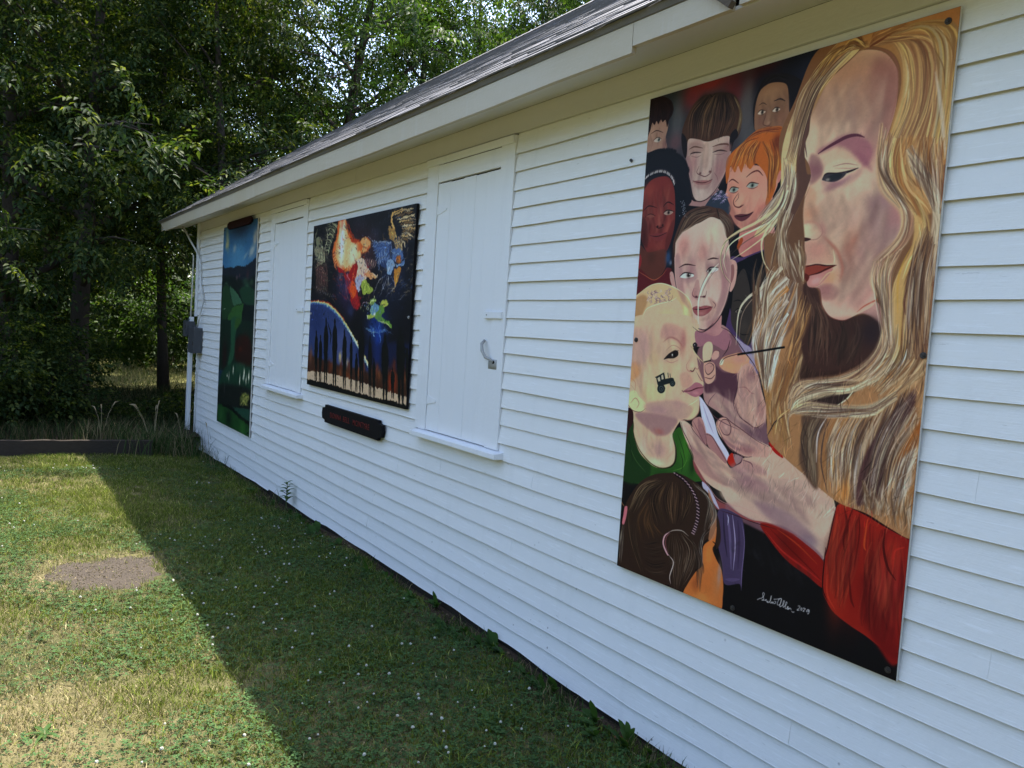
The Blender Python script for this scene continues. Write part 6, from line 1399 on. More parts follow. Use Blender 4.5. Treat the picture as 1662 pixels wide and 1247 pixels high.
def hang(name, label, x0, x1, z0, z1, y0, y1, img, edge, bolts, boltmat=M_RUST, gap=0.0):
    o = empty(name, ((x0 + x1) / 2, y1, z0)); tag(o, label, "mural")
    ox = (x0 + x1) / 2
    def L(x, y, z): return (x - ox, y - y1, z - z0)
    b = MB().box(x0 - ox, x1 - ox, y0 - y1 + .0012, 0, 0, z1 - z0)
    b.obj("panel_board", edge, o)
    me = bpy.data.meshes.new("painted_face")
    # four slightly cut-back corners so the face is a sheet lying on the board
    me.from_pydata([L(x0 + .001, y0, z0 + .001), L(x1 - .001, y0, z0 + .001), L(x1 - .001, y0, z1 - .001), L(x0 + .001, y0, z1 - .001)], [], [(0, 1, 2, 3)])
    uv = me.uv_layers.new(name="uv")
    for i, c in enumerate([(0, 0), (1, 0), (1, 1), (0, 1)]): uv.data[i].uv = c
    me.materials.append(mat_painting(name + "_paint", img))
    link("painted_face", me, o)
    for bx, bz in bolts:
        m_ = MB().tube([L(bx, y0 + .001, bz), L(bx, y0 - .004, bz)], [.0105, .0105], 10)
        m_.tube([L(bx, y0 - .004, bz), L(bx, y0 - .009, bz)], [.0065, .005], 6)
        m_.obj("bolt", boltmat, o)
    return o
I1 = paint_portraits().image("portraits", WALL_LIGHT)
I2 = paint_winged().image("winged", WALL_LIGHT)
I3 = paint_landscape().image("landscape", WALL_LIGHT)
hang("mural_panel", "large painted panel of a fair-haired woman painting a child's cheek among many faces", -2.594, -1.276, C(-12.07), C(8.74), -.030, -.0215, I1, M_EDGE,
     [(-1.31, C(8.38)), (-1.288, C(-1.75)), (-1.305, C(-11.8)), (-2.572, C(-1.8)), (-1.93, C(-11.85)), (-2.57, C(-11.7)), (-2.565, C(8.45)), (-1.93, C(8.5))][:5])
hang("mural_panel", "dark painted panel of winged figures, a blaze and a rainbow over black silhouettes", -6.73, -4.77, C(-7.45), C(6.42), -.040, -.0215, I2, M_BLACKBOARD,
     [(-4.80, C(-1.2)), (-6.70, C(-1.2))], M_HARDWARE)
hang("mural_panel", "tall narrow painted panel of green hills under a blue sky by the corner", -9.85, -8.455, C(-14.7), C(8.65), -.034, -.0215, I3, M_EDGE,
     [(-9.80, C(8.3)), (-8.50, C(-14.3))], M_BLACKBOARD)
for x, z, s_ in ((-2.706, C(6.25), .007),):
    tag(MB().tube([(x, -.012, z), (x + .006, -.024, z + .002)], s_, 8).obj("nail", M_RUST), "single dark nail in a clapboard left of the large portrait panel", "nail")
# ------------------------------------------------------------------ leaves, trees
def leaflet_set(n_pairs, L, W, droop, r, term=True):
    """one compound leaf lying along +X from the origin; returns verts, quads (folded leaflets of 2 quads)"""
    V = []; F = []
    def lf(px, py, pz, ang, l, w, tip):
        d = np.array([cos(ang), sin(ang), -tip]); d /= np.linalg.norm(d)
        s = np.array([-sin(ang), cos(ang), 0.0]); up = np.cross(d, s)
        p = np.array([px, py, pz]); b = len(V)
        fold = .28 * w
        m1 = p + d * l * .45; m2 = p + d * l
        V.extend([p, m1 + s * w * .5 + up * fold, m2 + np.array([0, 0, -.12 * l]), m1 - s * w * .5 + up * fold, m1 - up * .02 * l])
        F.extend([(b, b + 4, b + 2, b + 1), (b, b + 3, b + 2, b + 4)])
    for i in range(n_pairs):
        t = (i + 1) / (n_pairs + .6)
        x = L * t; z = -droop * L * t * t
        for sd in (-1, 1):
            lf(x, sd * .004, z, sd * (1.0 + r.uniform(-.2, .2)), L * .42 * r.uniform(.8, 1.15), W * r.uniform(.8, 1.1), r.uniform(.25, .6))
    if term: lf(L, 0, -droop * L, r.uniform(-.2, .2), L * .5, W * 1.1, .6)
    return V, F
def spray(seed, n_leaves, twig, L, W):
    """a drooping twig with compound leaves along it"""
    r = random.Random(seed); V = []; F = []
    for i in range(n_leaves):
        t = (i + .6) / n_leaves
        base = np.array([twig * t, r.uniform(-.01, .01), -.35 * twig * t * t])
        az = (1 if i % 2 else -1) * r.uniform(.5, 1.5) if i < n_leaves - 1 else r.uniform(-.2, .2)
        pit = r.uniform(-.5, .35)
        v, f = leaflet_set(r.choice([2, 2, 3]), L * r.uniform(.75, 1.2), W, r.uniform(.1, .5), r)
        v = np.array(v)
        ca, sa, cp, sp = cos(az), sin(az), cos(pit), sin(pit)
        x = v[:, 0] * cp - v[:, 2] * sp; z = v[:, 0] * sp + v[:, 2] * cp; y = v[:, 1]
        v = np.stack([x * ca - y * sa, x * sa + y * ca, z], 1) + base
        b = len(V); V.extend(v.tolist()); F.extend([tuple(q + b for q in g) for g in f])
    return np.array(V, np.float32), np.array(F, np.int32)
def scatter(tmpl, P, yaw, pitch, scale, rng, roll=None):
    """instantiate template sprays into single arrays"""
    Vs = []; Fs = []; off = 0
    k = rng.integers(0, len(tmpl), len(P))
    if roll is None: roll = rng.normal(0, .35, len(P))
    for j, (tv, tf) in enumerate(tmpl):
        idx = np.nonzero(k == j)[0]
        if len(idx) == 0: continue
        cy, sy = np.cos(yaw[idx]), np.sin(yaw[idx]); cp, sp = np.cos(pitch[idx]), np.sin(pitch[idx]); cr, sr = np.cos(roll[idx]), np.sin(roll[idx])
        v = tv[None] * scale[idx][:, None, None]
        x, y, z = v[..., 0], v[..., 1], v[..., 2]
        y, z = y * cr[:, None] - z * sr[:, None], y * sr[:, None] + z * cr[:, None]
        x, z = x * cp[:, None] - z * sp[:, None], x * sp[:, None] + z * cp[:, None]
        x, y = x * cy[:, None] - y * sy[:, None], x * sy[:, None] + y * cy[:, None]
        w = np.stack([x, y, z], -1) + P[idx][:, None, :]
        Vs.append(w.reshape(-1, 3)); n = len(tv)
        Fs.append((tf[None] + (np.arange(len(idx)) * n)[:, None, None] + off).reshape(-1, tf.shape[1])); off += n * len(idx)
    return np.concatenate(Vs), np.concatenate(Fs)
SPR = [spray(s, 9, .46, .20, .042) for s in range(6)]
SPR_SMALL = [spray(20 + s, 7, .3, .14, .035) for s in range(4)]
def make_tree(x, y, h, spread, trunk_r, seed, n_sprays, low, leaf, label, lean=(0, 0), nlimb=9, sc=1.0, front=None, cat="tree", group=None, name="leafy_tree", tmpl=None, zbase=0.0, dens_in=.35):
    rng = np.random.default_rng(seed); r = random.Random(seed)
    o = empty(name, (x, y, zbase)); tag(o, label, cat, group)
    tr = MB()
    pts = []; rad = []
    n = 9
    for i in range(n):
        t = i / (n - 1)
        pts.append((lean[0] * t * h + .12 * sin(t * 5 + seed), lean[1] * t * h + .12 * cos(t * 4 + seed * 2), h * .92 * t - .1)); rad.append(trunk_r * (1.25 if i == 0 else 1) * (1 - .82 * t))
    tr.tube(pts, rad, 9)
    P = []; yw = []; pt = []
    per = max(1, n_sprays // nlimb)
    for j in range(nlimb):
        t = low + (1 - low) * (j + r.random() * .8) / nlimb
        t = min(t, .97); k = t * (n - 1); a = int(k); fr = k - a
        p0 = Vector(pts[a]).lerp(Vector(pts[min(a + 1, n - 1)]), fr)
        az = j * 2.4 + r.uniform(-.5, .5)
        ln = spread * (1 - .45 * max(0, t - .45) / .55) * r.uniform(.75, 1.15)
        el = .15 + .75 * t + r.uniform(-.2, .2)
        lp = []; q = p0.copy(); d = Vector((cos(az) * cos(el), sin(az) * cos(el), sin(el)))
        for s in range(7):
            lp.append(q.copy()); q = q + d * ln / 6
            d = (d + Vector((r.uniform(-.18, .18), r.uniform(-.18, .18), r.uniform(-.20, .09)))).normalized()
        r0 = max(.02, trunk_r * (1 - .8 * t) * .55)
        tr.tube(lp, [r0 * (1 - .85 * s / 6) for s in range(7)], 6, cap=False)
        # secondary twigs
        subs = []
        for s in range(5):
            u = r.uniform(.25, 1); kk = u * 6; a = min(5, int(kk)); b0 = lp[a].lerp(lp[a + 1], kk - a)
            da = az + r.uniform(-1.4, 1.4); l2 = ln * r.uniform(.2, .45)
            e = b0 + Vector((cos(da) * l2, sin(da) * l2, r.uniform(-.15, .35) * l2))
            tr.tube([b0, b0.lerp(e, .5) + Vector((0, 0, .06 * l2)), e], [r0 * .35, r0 * .22, .006], 5, cap=False)
            subs.append((b0, e))
        L = [(lp[2], lp[-1])] + subs
        for s in range(per):
            b0, e = L[rng.integers(len(L))]; u = rng.random() ** (.6)
            c = b0.lerp(e, u); s_ = .28 + .10 * ln
            P.append((c.x + rng.normal(0, s_), c.y + rng.normal(0, s_), c.z + rng.normal(0, s_ * .8) - .05))
            yw.append(atan2(c.y - p0.y, c.x - p0.x) + rng.normal(0, .9)); pt.append(rng.normal(-.15, .35))
    P = np.array(P); P = P[:, :]; ok = P[:, 2] > .15
    P = P[ok]; yw = np.array(yw)[ok]; pt = np.array(pt)[ok]
    V, F = scatter(tmpl or SPR, P, yw, pt, sc * rng.uniform(.75, 1.25, len(P)), rng)
    link("trunk", tr.mesh("trunk", M_BARK, smooth=True), o)
    link("crown", np_mesh("crown", V, F, leaf), o)
    return o
TR_LABELS = []
# columns in photograph pixels and distance put each tree where it stands in the view
T = [
 # px, dist, h, spread, trunk_r, sprays, low, leaf, label, lean, limbs, scale
 (345, 14.6, 8.4, 2.3, .13, 460, .36, 0, "slim dark trunked tree rising just behind the roof corner", (0, 0), 11, 1.0),
 (492, 17.0, 11.5, 3.3, .19, 700, .42, 1, "leaning forked tree dark against the gap of sky above the roof", (.10, .10), 12, 1.1),
 (140, 15.2, 10.5, 3.2, .17, 760, .22, 0, "broad dark leafy tree filling the upper left", (0, 0), 14, 1.1),
 (0, 15.5, 10.0, 3.0, .18, 800, .15, 0, "dense shaded tree at the far left edge", (0, 0), 14, 1.1),
 (262, 17.6, 10.5, 2.4, .11, 560, .33, 0, "thin trunked tree standing before the sunlit meadow", (0, 0), 12, 1.1),
 (90, 20.0, 13.0, 3.6, .2, 760, .22, 0, "tall tree behind the broad dark leafy tree", (0, 0), 13, 1.3),
 (290, 35.0, 16.0, 4.4, .22, 760, .2, 1, "tall straight tree high above the far roof corner", (0, 0), 13, 1.4),
 (420, 21.5, 13.0, 3.4, .2, 600, .22, 0, "tall shaded tree left of the leaning forked tree", (0, 0), 13, 1.35),
 (665, 20.5, 12.0, 3.0, .2, 560, .25, 1, "leafy tree above the middle of the roof slope", (0, 0), 12, 1.25),
 (750, 23.0, 12.5, 3.4, .2, 560, .25, 1, "bright green tree right of the middle roof tree", (0, 0), 12, 1.35),
 (850, 21.0, 11.5, 3.6, .2, 680, .25, 1, "sunlit green tree by the top of the roof ridge", (.02, 0), 12, 1.2),
 (960, 24.0, 13.5, 4.0, .22, 560, .25, 1, "furthest right tree mostly hidden by the roof", (0, 0), 12, 1.4),
 (30, 24.0, 13.0, 3.8, .2, 600, .2, 0, "tall shaded tree far back at the left edge", (0, 0), 13, 1.4),
 (190, 36.0, 16.0, 4.6, .2, 700, .2, 0, "far back dark tree between the two nearer left trees", (0, 0), 13, 1.5),
 (585, 30.0, 9.0, 2.6, .2, 220, .25, 1, "distant tree low in the sky gap over the roof", (0, 0), 12, 1.5),
]
for i, (px, D, h, sp, tr_, ns, low, lf, lab, lean, nl, sc) in enumerate(T):
    q = px_at(px, D)
    make_tree(q.x, q.y, h, sp, tr_, 100 + i, ns, low, (M_LEAF, M_LEAF2)[lf], lab, lean, nl, sc, group=None)

# distant wood seen as one mass behind the trees
rng = np.random.default_rng(77)
n = 2600
u = rng.random(n); px = -60 + u * 1200; D = rng.uniform(34, 50, n)
Pq = np.array([tuple(px_at(a, d)) for a, d in zip(px, D)])
hmax = 9.5 + 2.5 * np.sin(px / 70.) + 2 * np.sin(px / 23.)
hmax = np.where(px < 440, hmax + 4.5, hmax)
hmax = np.where((px > 515) & (px < 600), 4.0, hmax)
Pq[:, 2] = rng.random(n) ** .8 * hmax
V, F = scatter(SPR, Pq, rng.uniform(0, 6.28, n), rng.normal(-.2, .4, n), rng.uniform(2.2, 3.6, n), rng)
V1, F1 = V, F
# unseen foliage added round the near side, blocking low sky from the upper wall
n = 2000
a = rng.uniform(radians(185), radians(355), n); D = rng.uniform(13, 20, n)
Pq = np.stack([-4 + D * 1.5 * np.cos(a), -2 + D * np.sin(a), rng.random(n) ** .8 * (6.0 + 1.5 * np.sin(a * 9))], 1)
V, F = scatter(SPR, Pq, rng.uniform(0, 6.28, n), rng.normal(-.2, .4, n), rng.uniform(2.6, 4.2, n), rng)
V, F = np.concatenate([V1, V]), np.concatenate([F1, F + len(V1)])
tag(link("far_wood_and_sky_blocker", np_mesh("far_wood_and_sky_blocker", V, F, M_LEAF2)), kind="stuff")

# ------------------------------------------------------------------ bed behind the timber, undergrowth
B0, B1 = Vector((-10.62, -2.6, 0)), Vector((-10.35, -.62, 0))
def timber(p0, p1, z0, z1, th, label, sub=9):
    m_ = MB(); d = (p1 - p0); L = d.length; a = atan2(d.y, d.x)
    vs = []; fs = []
    for i in range(sub + 1):
        x = L * i / sub; j = .008 * sin(i * 1.9 + L); k = .004 * sin(i * 2.7)
        vs += [(x, -th / 2 + j, z0), (x, th / 2 + j, z0), (x, th / 2 + j, z1 + k), (x, -th / 2 + j, z1 + k + .006)]
        if i:
            b = 4 * (i - 1); c = 4 * i
            fs += [(b, c, c + 3, b + 3), (b + 3, c + 3, c + 2, b + 2), (b + 2, c + 2, c + 1, b + 1)]
    fs += [(0, 3, 2, 1), (4 * sub, 4 * sub + 1, 4 * sub + 2, 4 * sub + 3)]
    m_.add(vs, fs)
    o = m_.obj("landscape_timber", M_TIMBER, None, bevel=.006); o.location = p0; o.rotation_euler = (0, 0, a)
    tag(o, label, "timber")
timber(Vector((-10.92, -4.9, 0)), Vector((-10.62, -2.42, 0)), -.08, .165, .12, "long weathered timber edging the bed at the left edge of the lawn")
timber(Vector((-10.615, -2.38, 0)), Vector((-10.33, -.66, 0)), -.08, .155, .12, "shorter weathered timber edging the bed near the building corner")
xs = np.arange(-18.0, -10.5, .3); ys = np.arange(-6, 1.2, .3)
def bedz(X, Y):
    e = -10.68 - (Y + 1.6) * -.13
    return np.where(X < -10.60 + .13 * (Y + .6) , .12 + .05 * np.sin(X * 2.1) * np.cos(Y * 1.7), -.1) * np.clip((X + 18) / 2.0, 0, 1) - .02
V, F = grid(xs, ys, bedz)
V[:, 0] = np.where(V[:, 0] > -10.85, -10.78 + .14 * (V[:, 1] + .6), V[:, 0])
tag(link("garden_bed", np_mesh("garden_bed", V, F, M_SOIL, smooth=True)), kind="structure")

def bush(x, y, w, h, seed, n, label, leaf=None, sc=.8, z0=.1, tm=None, name="shrub"):
    rng = np.random.default_rng(seed); r = random.Random(seed)
    o = empty(name, (x, y, z0)); tag(o, label, "shrub" if name == "shrub" else "plant")
    st = MB()
    tips = []
    for i in range(9):
        a = i * 2.4 + r.random(); e = Vector((cos(a) * w * r.uniform(.25, .8), sin(a) * w * r.uniform(.25, .8), h * r.uniform(.5, 1.0)))
        st.tube([(0, 0, -.05), tuple(e * .5 + Vector((0, 0, .08 * h))), tuple(e)], [.014, .01, .004], 5); tips.append(e)
    P = []
    for i in range(n):
        e = tips[rng.integers(len(tips))]; t = rng.uniform(.3, 1.05)
        P.append((e.x * t + rng.normal(0, w * .22), e.y * t + rng.normal(0, w * .22), max(.03, e.z * t + rng.normal(0, h * .12))))
    P = np.array(P)
    V, F = scatter(tm or SPR_SMALL, P, np.arctan2(P[:, 1], P[:, 0]) + rng.normal(0, .8, n), rng.normal(0, .4, n), sc * rng.uniform(.7, 1.3, n), rng)
    link("stems", st.mesh("stems", M_BARK), o); link("foliage", np_mesh("foliage", V, F, leaf or M_LEAF), o)
    return o
bushes = [(-30, 12.2, .9, 1.3, 150, "dark leafy shrub behind the timber at the left edge"), (40, 13.2, 1.0, 1.7, 190, "tall dark shrub under the dense shaded tree"),
          (70, 12.4, .55, .7, 110, "low dark shrub left of the grassy gap"), (185, 12.9, .5, .20, 60, "short shaded shrub in the grassy gap behind the timber"),
          (235, 13.6, .5, .18, 50, "small shrub right of the grassy gap"), (308, 13.0, .4, .26, 60, "dark shrub close to the building corner"),
          (5, 16.5, 1.1, 2.6, 240, "big shaded bush behind the tall dark shrub"), (75, 17.5, .9, 1.3, 170, "rounded bush left of the meadow view"),
          (415, 17.0, 1.2, 1.5, 170, "bush behind the far gable wall")]
for i, (px, D, w_, h_, n_, lab) in enumerate(bushes):
    q = px_at(px, D); bush(q.x, q.y, w_, h_, 300 + i, n_, lab, sc=1.0 if D < 14 else 1.3)
# lit bushes beyond the meadow
for i, (px, D, w_, h_, lab) in enumerate([(160, 32, 2.2, 2.6, "sunlit bush on the far side of the meadow at left"), (220, 30, 2.2, 2.9, "sunlit light green bush on the far side of the meadow"),
                                          (285, 26, 1.8, 2.7, "sunlit bush seen just left of the building corner"), (60, 34, 2.4, 2.6, "far sunlit bush beyond the dark shrubs")]):
    q = px_at(px, D); bush(q.x, q.y, w_, h_, 340 + i, 200, lab, leaf=M_LEAF2, sc=2.6, tm=SPR_SMALL, z0=0)
# meadow sheet beyond the trees
V, F = grid(np.linspace(-60, -16.5, 30), np.linspace(-10, 22, 20), lambda X, Y: 0.03 + .05 * np.sin(X * .6) * np.cos(Y * .5))
V[:, 1] = np.where((V[:, 1] > 8) & (V[:, 0] > -20), 8, V[:, 1])
tag(link("far_meadow", np_mesh("far_meadow", V, F, M_FIELD, smooth=True)), kind="structure")

# ------------------------------------------------------------------ grass
def vnoise(x, y, s, seed):
    """cheap smooth value noise"""
    r = np.random.default_rng(seed); g = r.random((64, 64))
    x = x * s; y = y * s; xi = np.floor(x).astype(int); yi = np.floor(y).astype(int); fx = x - xi; fy = y - yi
    fx = fx * fx * (3 - 2 * fx); fy = fy * fy * (3 - 2 * fy)
    a = g[xi % 64, yi % 64]; b = g[(xi + 1) % 64, yi % 64]; c = g[xi % 64, (yi + 1) % 64]; d = g[(xi + 1) % 64, (yi + 1) % 64]
    return (a * (1 - fx) + b * fx) * (1 - fy) + (c * (1 - fx) + d * fx) * fy
def blades(name, x, y, z, hgt, wid, cols, rng, bend=.6):
    n = len(x); a = rng.uniform(0, 6.28, n); b = rng.uniform(0, 6.28, n)
    dx, dy = np.cos(a) * wid * .5, np.sin(a) * wid * .5
    lean = rng.uniform(.1, bend, n) * hgt; lx, ly = np.cos(b) * lean, np.sin(b) * lean
    V = np.empty((n, 5, 3), np.float32)
    V[:, 0] = np.stack([x - dx, y - dy, z], 1); V[:, 1] = np.stack([x + dx, y + dy, z], 1)
    V[:, 2] = np.stack([x + dx * .8 + lx * .35, y + dy * .8 + ly * .35, z + hgt * .6], 1); V[:, 3] = np.stack([x - dx * .8 + lx * .35, y - dy * .8 + ly * .35, z + hgt * .6], 1)
    V[:, 4] = np.stack([x + lx, y + ly, z + hgt], 1)
    i = np.arange(n)[:, None] * 5
    F = np.concatenate([i + [[0, 1, 2]], i + [[0, 2, 3]], i + [[3, 2, 4]]], 0)
    C_ = np.repeat(cols[:, None, :], 5, 1).reshape(-1, 3)
    return np_mesh(name, V.reshape(-1, 3), F, M_BLADE, cols=C_)
def straw_map(x, y):
    """0 green .. 1 dry, dry towards the open lawn at the left front"""
    base = np.clip((-y - 1.25) / .9, 0, 1) * np.clip((x + 7.0) / 3.0, 0, 1)
    n = vnoise(x + 50, y + 50, 1.7, 1) * .6 + vnoise(x + 50, y + 50, 5.0, 2) * .4
    return np.clip(base * .75 + (n - .5) * 1.1 * (.25 + base), 0, 1)
rng = np.random.default_rng(9)
NB = 400000
d = rng.random(NB)
x = -10.5 + 9.3 * rng.random(NB) ** .80; x = np.where(rng.random(NB) < .25, rng.uniform(-10.5, -3.5, NB), x)
y = -.06 - 3.0 * rng.random(NB)
# only where the camera can look down on it
vis = (y > -2.44 - .04 * (-x) - .35)
bare = in_patch(x, y, .56 + .66 * vnoise(x + 3, y + 3, 10, 91) + .25 * (rng.random(NB) - .5))
wallclear = (y > -.26 + .22 * vnoise(x + 9, y * 0 + 3, 3.0, 5)) & (rng.random(NB) > .22)
rim = in_patch(x, y, 1.35)
keep = vis & ~(bare & (rng.random(NB) > .08)) & ~wallclear & ~(rim & (rng.random(NB) > .55))
clump = .5 * vnoise(x + 20, y + 20, 11, 7) + .5 * vnoise(x + 20, y + 20, 5, 17)
keep &= rng.random(NB) < .15 + 1.5 * clump
x, y = x[keep], y[keep]; n = len(x)
dry = np.clip(straw_map(x, y) + .5 * in_patch(x, y, 1.6), 0, 1); isdry = rng.random(n) < dry * .85 + .10
g0 = np.array([.022, .055, .006]); g1 = np.array([.15, .19, .020]); s0 = np.array([.22, .18, .085]); s1 = np.array([.46, .39, .22])
t = rng.random((n, 1)) ** 1.3; pn = vnoise(x + 30, y + 30, 2.2, 8)[:, None]
col = np.where(isdry[:, None], s0 + (s1 - s0) * t, g0 + (g1 - g0) * np.clip(t * .7 + pn * .5, 0, 1))
yel = rng.random(n) < .24; col[yel] = np.array([.22, .23, .06]) * (.7 + .6 * rng.random((yel.sum(), 1)))
col = col * np.exp(rng.normal(0, .38, (n, 1)))
hg = np.where(isdry, rng.uniform(.010, .034, n), rng.uniform(.016, .048, n)) * (.45 + 1.1 * clump[keep])
wd_ = rng.uniform(.0018, .0052, n)
flat = rng.random(n) < .3
me = blades("lawn_grass", x, y, ground_z(x, y) - .004, np.where(flat, hg * .45, hg), wd_, col, rng, bend=1.3)
tag(link("lawn_grass", me), kind="stuff")
# the rest of the lawn, out of the photograph's view, with coarser blades
n2 = 110000
x2 = rng.uniform(-10.6, 1.5, n2); y2 = -2.3 - 4.2 * rng.random(n2) ** 1.2
k2 = ~((y2 > -2.44 - .04 * (-x2) - .35) & (x2 < -1.3)); x2, y2 = x2[k2], y2[k2]; n2 = len(x2)
q2 = rng.random((n2, 1)); dry2 = rng.random(n2) < .55 + .3 * vnoise(x2 + 50, y2 + 50, 1.7, 1)
col2 = np.where(dry2[:, None], s0 + (s1 - s0) * q2, g0 + (g1 - g0) * q2)
tag(link("lawn_grass", blades("outer_lawn_grass", x2, y2, ground_z(x2, y2) - .004, rng.uniform(.02, .06, n2), rng.uniform(.004, .010, n2), col2, rng, bend=1.3)), kind="stuff")
# low clover leaves between the blades
NC = 60000
x = -9.5 + 8.3 * rng.random(NC) ** .85; y = -.15 - 2.6 * rng.random(NC)
ok = (vnoise(x + 70, y + 70, 1.6, 21) + .35 * rng.random(NC) > .55) & (y > -2.44 + .04 * x - .3) & ~in_patch(x, y, 1.15) & (rng.random(NC) > .75 * straw_map(x, y))
x, y = x[ok], y[ok]; n = len(x)
hz = ground_z(x, y) + rng.uniform(.012, .034, n); a0 = rng.uniform(0, 6.28, n); R_ = rng.uniform(.005, .013, n)
Vc = []; 
V = np.empty((n, 3, 4, 3), np.float32)
for k in range(3):
    a = a0 + k * 2.094; tl = rng.uniform(-.35, .35, n)
    cx, cy = np.cos(a), np.sin(a)
    V[:, k, 0] = np.stack([x, y, hz], 1)
    V[:, k, 1] = np.stack([x + (cx * .8 - cy * .55) * R_, y + (cy * .8 + cx * .55) * R_, hz + tl * R_ + .002], 1)
    V[:, k, 2] = np.stack([x + cx * 1.35 * R_, y + cy * 1.35 * R_, hz + tl * R_ * 1.4], 1)
    V[:, k, 3] = np.stack([x + (cx * .8 + cy * .55) * R_, y + (cy * .8 - cx * .55) * R_, hz + tl * R_ + .002], 1)
F = np.arange(n * 12).reshape(-1, 4)
cc = np.repeat((np.array([.05, .10, .03]) * (.5 + 1.1 * rng.random((n, 1)))), 12, 0)
tag(link("clover_leaves", np_mesh("clover_leaves", V.reshape(-1, 3), F, M_BLADE, cols=cc)), kind="stuff")
# white clover heads
m_ = MB(); r = random.Random(31)
rngf = np.random.default_rng(4)
cnt = 0
while cnt < 210:
    x_, y_ = r.uniform(-9.6, -1.8), r.uniform(-2.5, -.2)
    if in_patch(np.array([x_]), np.array([y_]), 1.2)[0]: continue
    if float(vnoise(np.array([x_ + 70]), np.array([y_ + 70]), 1.6, 21)[0]) + .22 * r.random() < .60: continue
    if r.random() < float(straw_map(np.array([x_]), np.array([y_]))[0]) * .8: continue
    cnt += 1
    z_ = float(ground_z(x_, y_)) + r.uniform(.03, .055); R1 = r.uniform(.0045, .0088)
    vs = [(x_, y_, z_ - R1 * .8)]; fs = []
    for j in range(2):
        for k in range(6):
            a = k * pi / 3 + j * .5; q = (.95, .75)[j] * R1 * r.uniform(.85, 1.15); vs.append((x_ + q * cos(a), y_ + q * sin(a), z_ + (-.15, .5)[j] * R1))
    vs.append((x_, y_, z_ + R1 * .95))
    for k in range(6):
        k2 = (k + 1) % 6; fs += [(0, 1 + k2, 1 + k), (1 + k, 1 + k2, 7 + k2, 7 + k), (7 + k, 7 + k2, 13)]
    m_.add(vs, fs)
tag(m_.obj("clover_flowers", M_PETAL), kind="stuff")
# taller grass on the bed and rough fringe by the far corner
rng = np.random.default_rng(19)
n = 26000
x = rng.uniform(-17.5, -10.75, n); y = rng.uniform(-4, 1.4, n)
col = np.where(rng.random((n, 1)) < .25, np.array([[.12, .10, .05]]), np.array([[.026, .045, .013]])) * (.6 + .8 * rng.random((n, 1)))
tag(link("rough_grass", blades("rough_grass", x, y, np.full(n, .06), rng.uniform(.08, .28, n), rng.uniform(.004, .009, n), col, rng, .7)), kind="stuff")
n = 22000
x = rng.uniform(-30, -17, n); y = rng.uniform(-4, 9, n)
col = np.where(rng.random((n, 1)) < .5, np.array([[.30, .27, .13]]), np.array([[.12, .15, .04]])) * (.7 + .6 * rng.random((n, 1)))
tag(link("meadow_grass", blades("meadow_grass", x, y, np.full(n, .0), rng.uniform(.06, .22, n), rng.uniform(.01, .02, n), col, rng, .8)), kind="stuff")

# grass clump with seed heads by the far corner
def tuft(x, y, n, h, seed, label, dry=.3, wid=.006, z0=0.0, spread=.12, heads=0, name="grass_tuft", bend=.75):
    rng = np.random.default_rng(seed)
    o = empty(name, (x, y, z0)); tag(o, label, "grass")
    xx = rng.normal(0, spread * .5, n); yy = rng.normal(0, spread * .5, n)
    col = np.where(rng.random((n, 1)) < dry, np.array([[.26, .21, .11]]), np.array([[.05, .085, .022]])) * (.6 + .8 * rng.random((n, 1)))
    tag(link("blades", blades("blades", xx, yy, np.full(n, -.03), h * rng.uniform(.5, 1.0, n), np.full(n, wid), col, rng, bend), o), kind="stuff")
    for k in range(heads):
        a = rng.uniform(2.2, 5.2); l = h * rng.uniform(1.0, 1.35); e = Vector((cos(a) * l * .45, sin(a) * l * .45, l))
        s = MB().tube([(0, 0, 0), tuple(e * .6 + Vector((0, 0, .06))), tuple(e)], [.0025, .002, .0016], 5)
        s.tube([tuple(e), tuple(e + Vector((cos(a) * .04, sin(a) * .04, .045))), tuple(e + Vector((cos(a) * .1, sin(a) * .1, .05)))], [.003, .008, .002], 6)
        s.obj("seed_head", M_DRYSTEM, o)
    return o
tuft(-10.55, -.62, 480, .42, 1, "big tuft of long grass where the timber meets the building corner", .25, .008, 0, .42, 5)
tuft(-10.35, -.30, 240, .40, 2, "smaller grass tuft against the foot of the far corner", .25, .007, -.05, .3, 2)
tuft(-10.98, -1.15, 260, .30, 3, "grass tuft hanging over the top of the shorter timber", .4, .007, .1, .35, 3)
tuft(-9.85, -.10, 40, .30, 4, "thin grass blades against the clapboards near the tall landscape panel", .2, .005, -.03, .14, 1)
tuft(-9.35, -.09, 22, .22, 5, "sparse grass blades below the tall landscape panel", .2, .005, 0, .10, 0)
tuft(-7.25, -.10, 12, .16, 6, "few fine blades beside the tall leafy weed", .3, .004, .03, .06, 0)
tuft(-3.55, -.07, 9, .15, 7, "star-shaped grass sprig against the lowest clapboard", .1, .004, .0, .02, 0, bend=1.2)
tuft(-2.15, -.08, 7, .16, 8, "wiry dry stalks at the near foot of the wall", .8, .003, -.1, .05, 0)

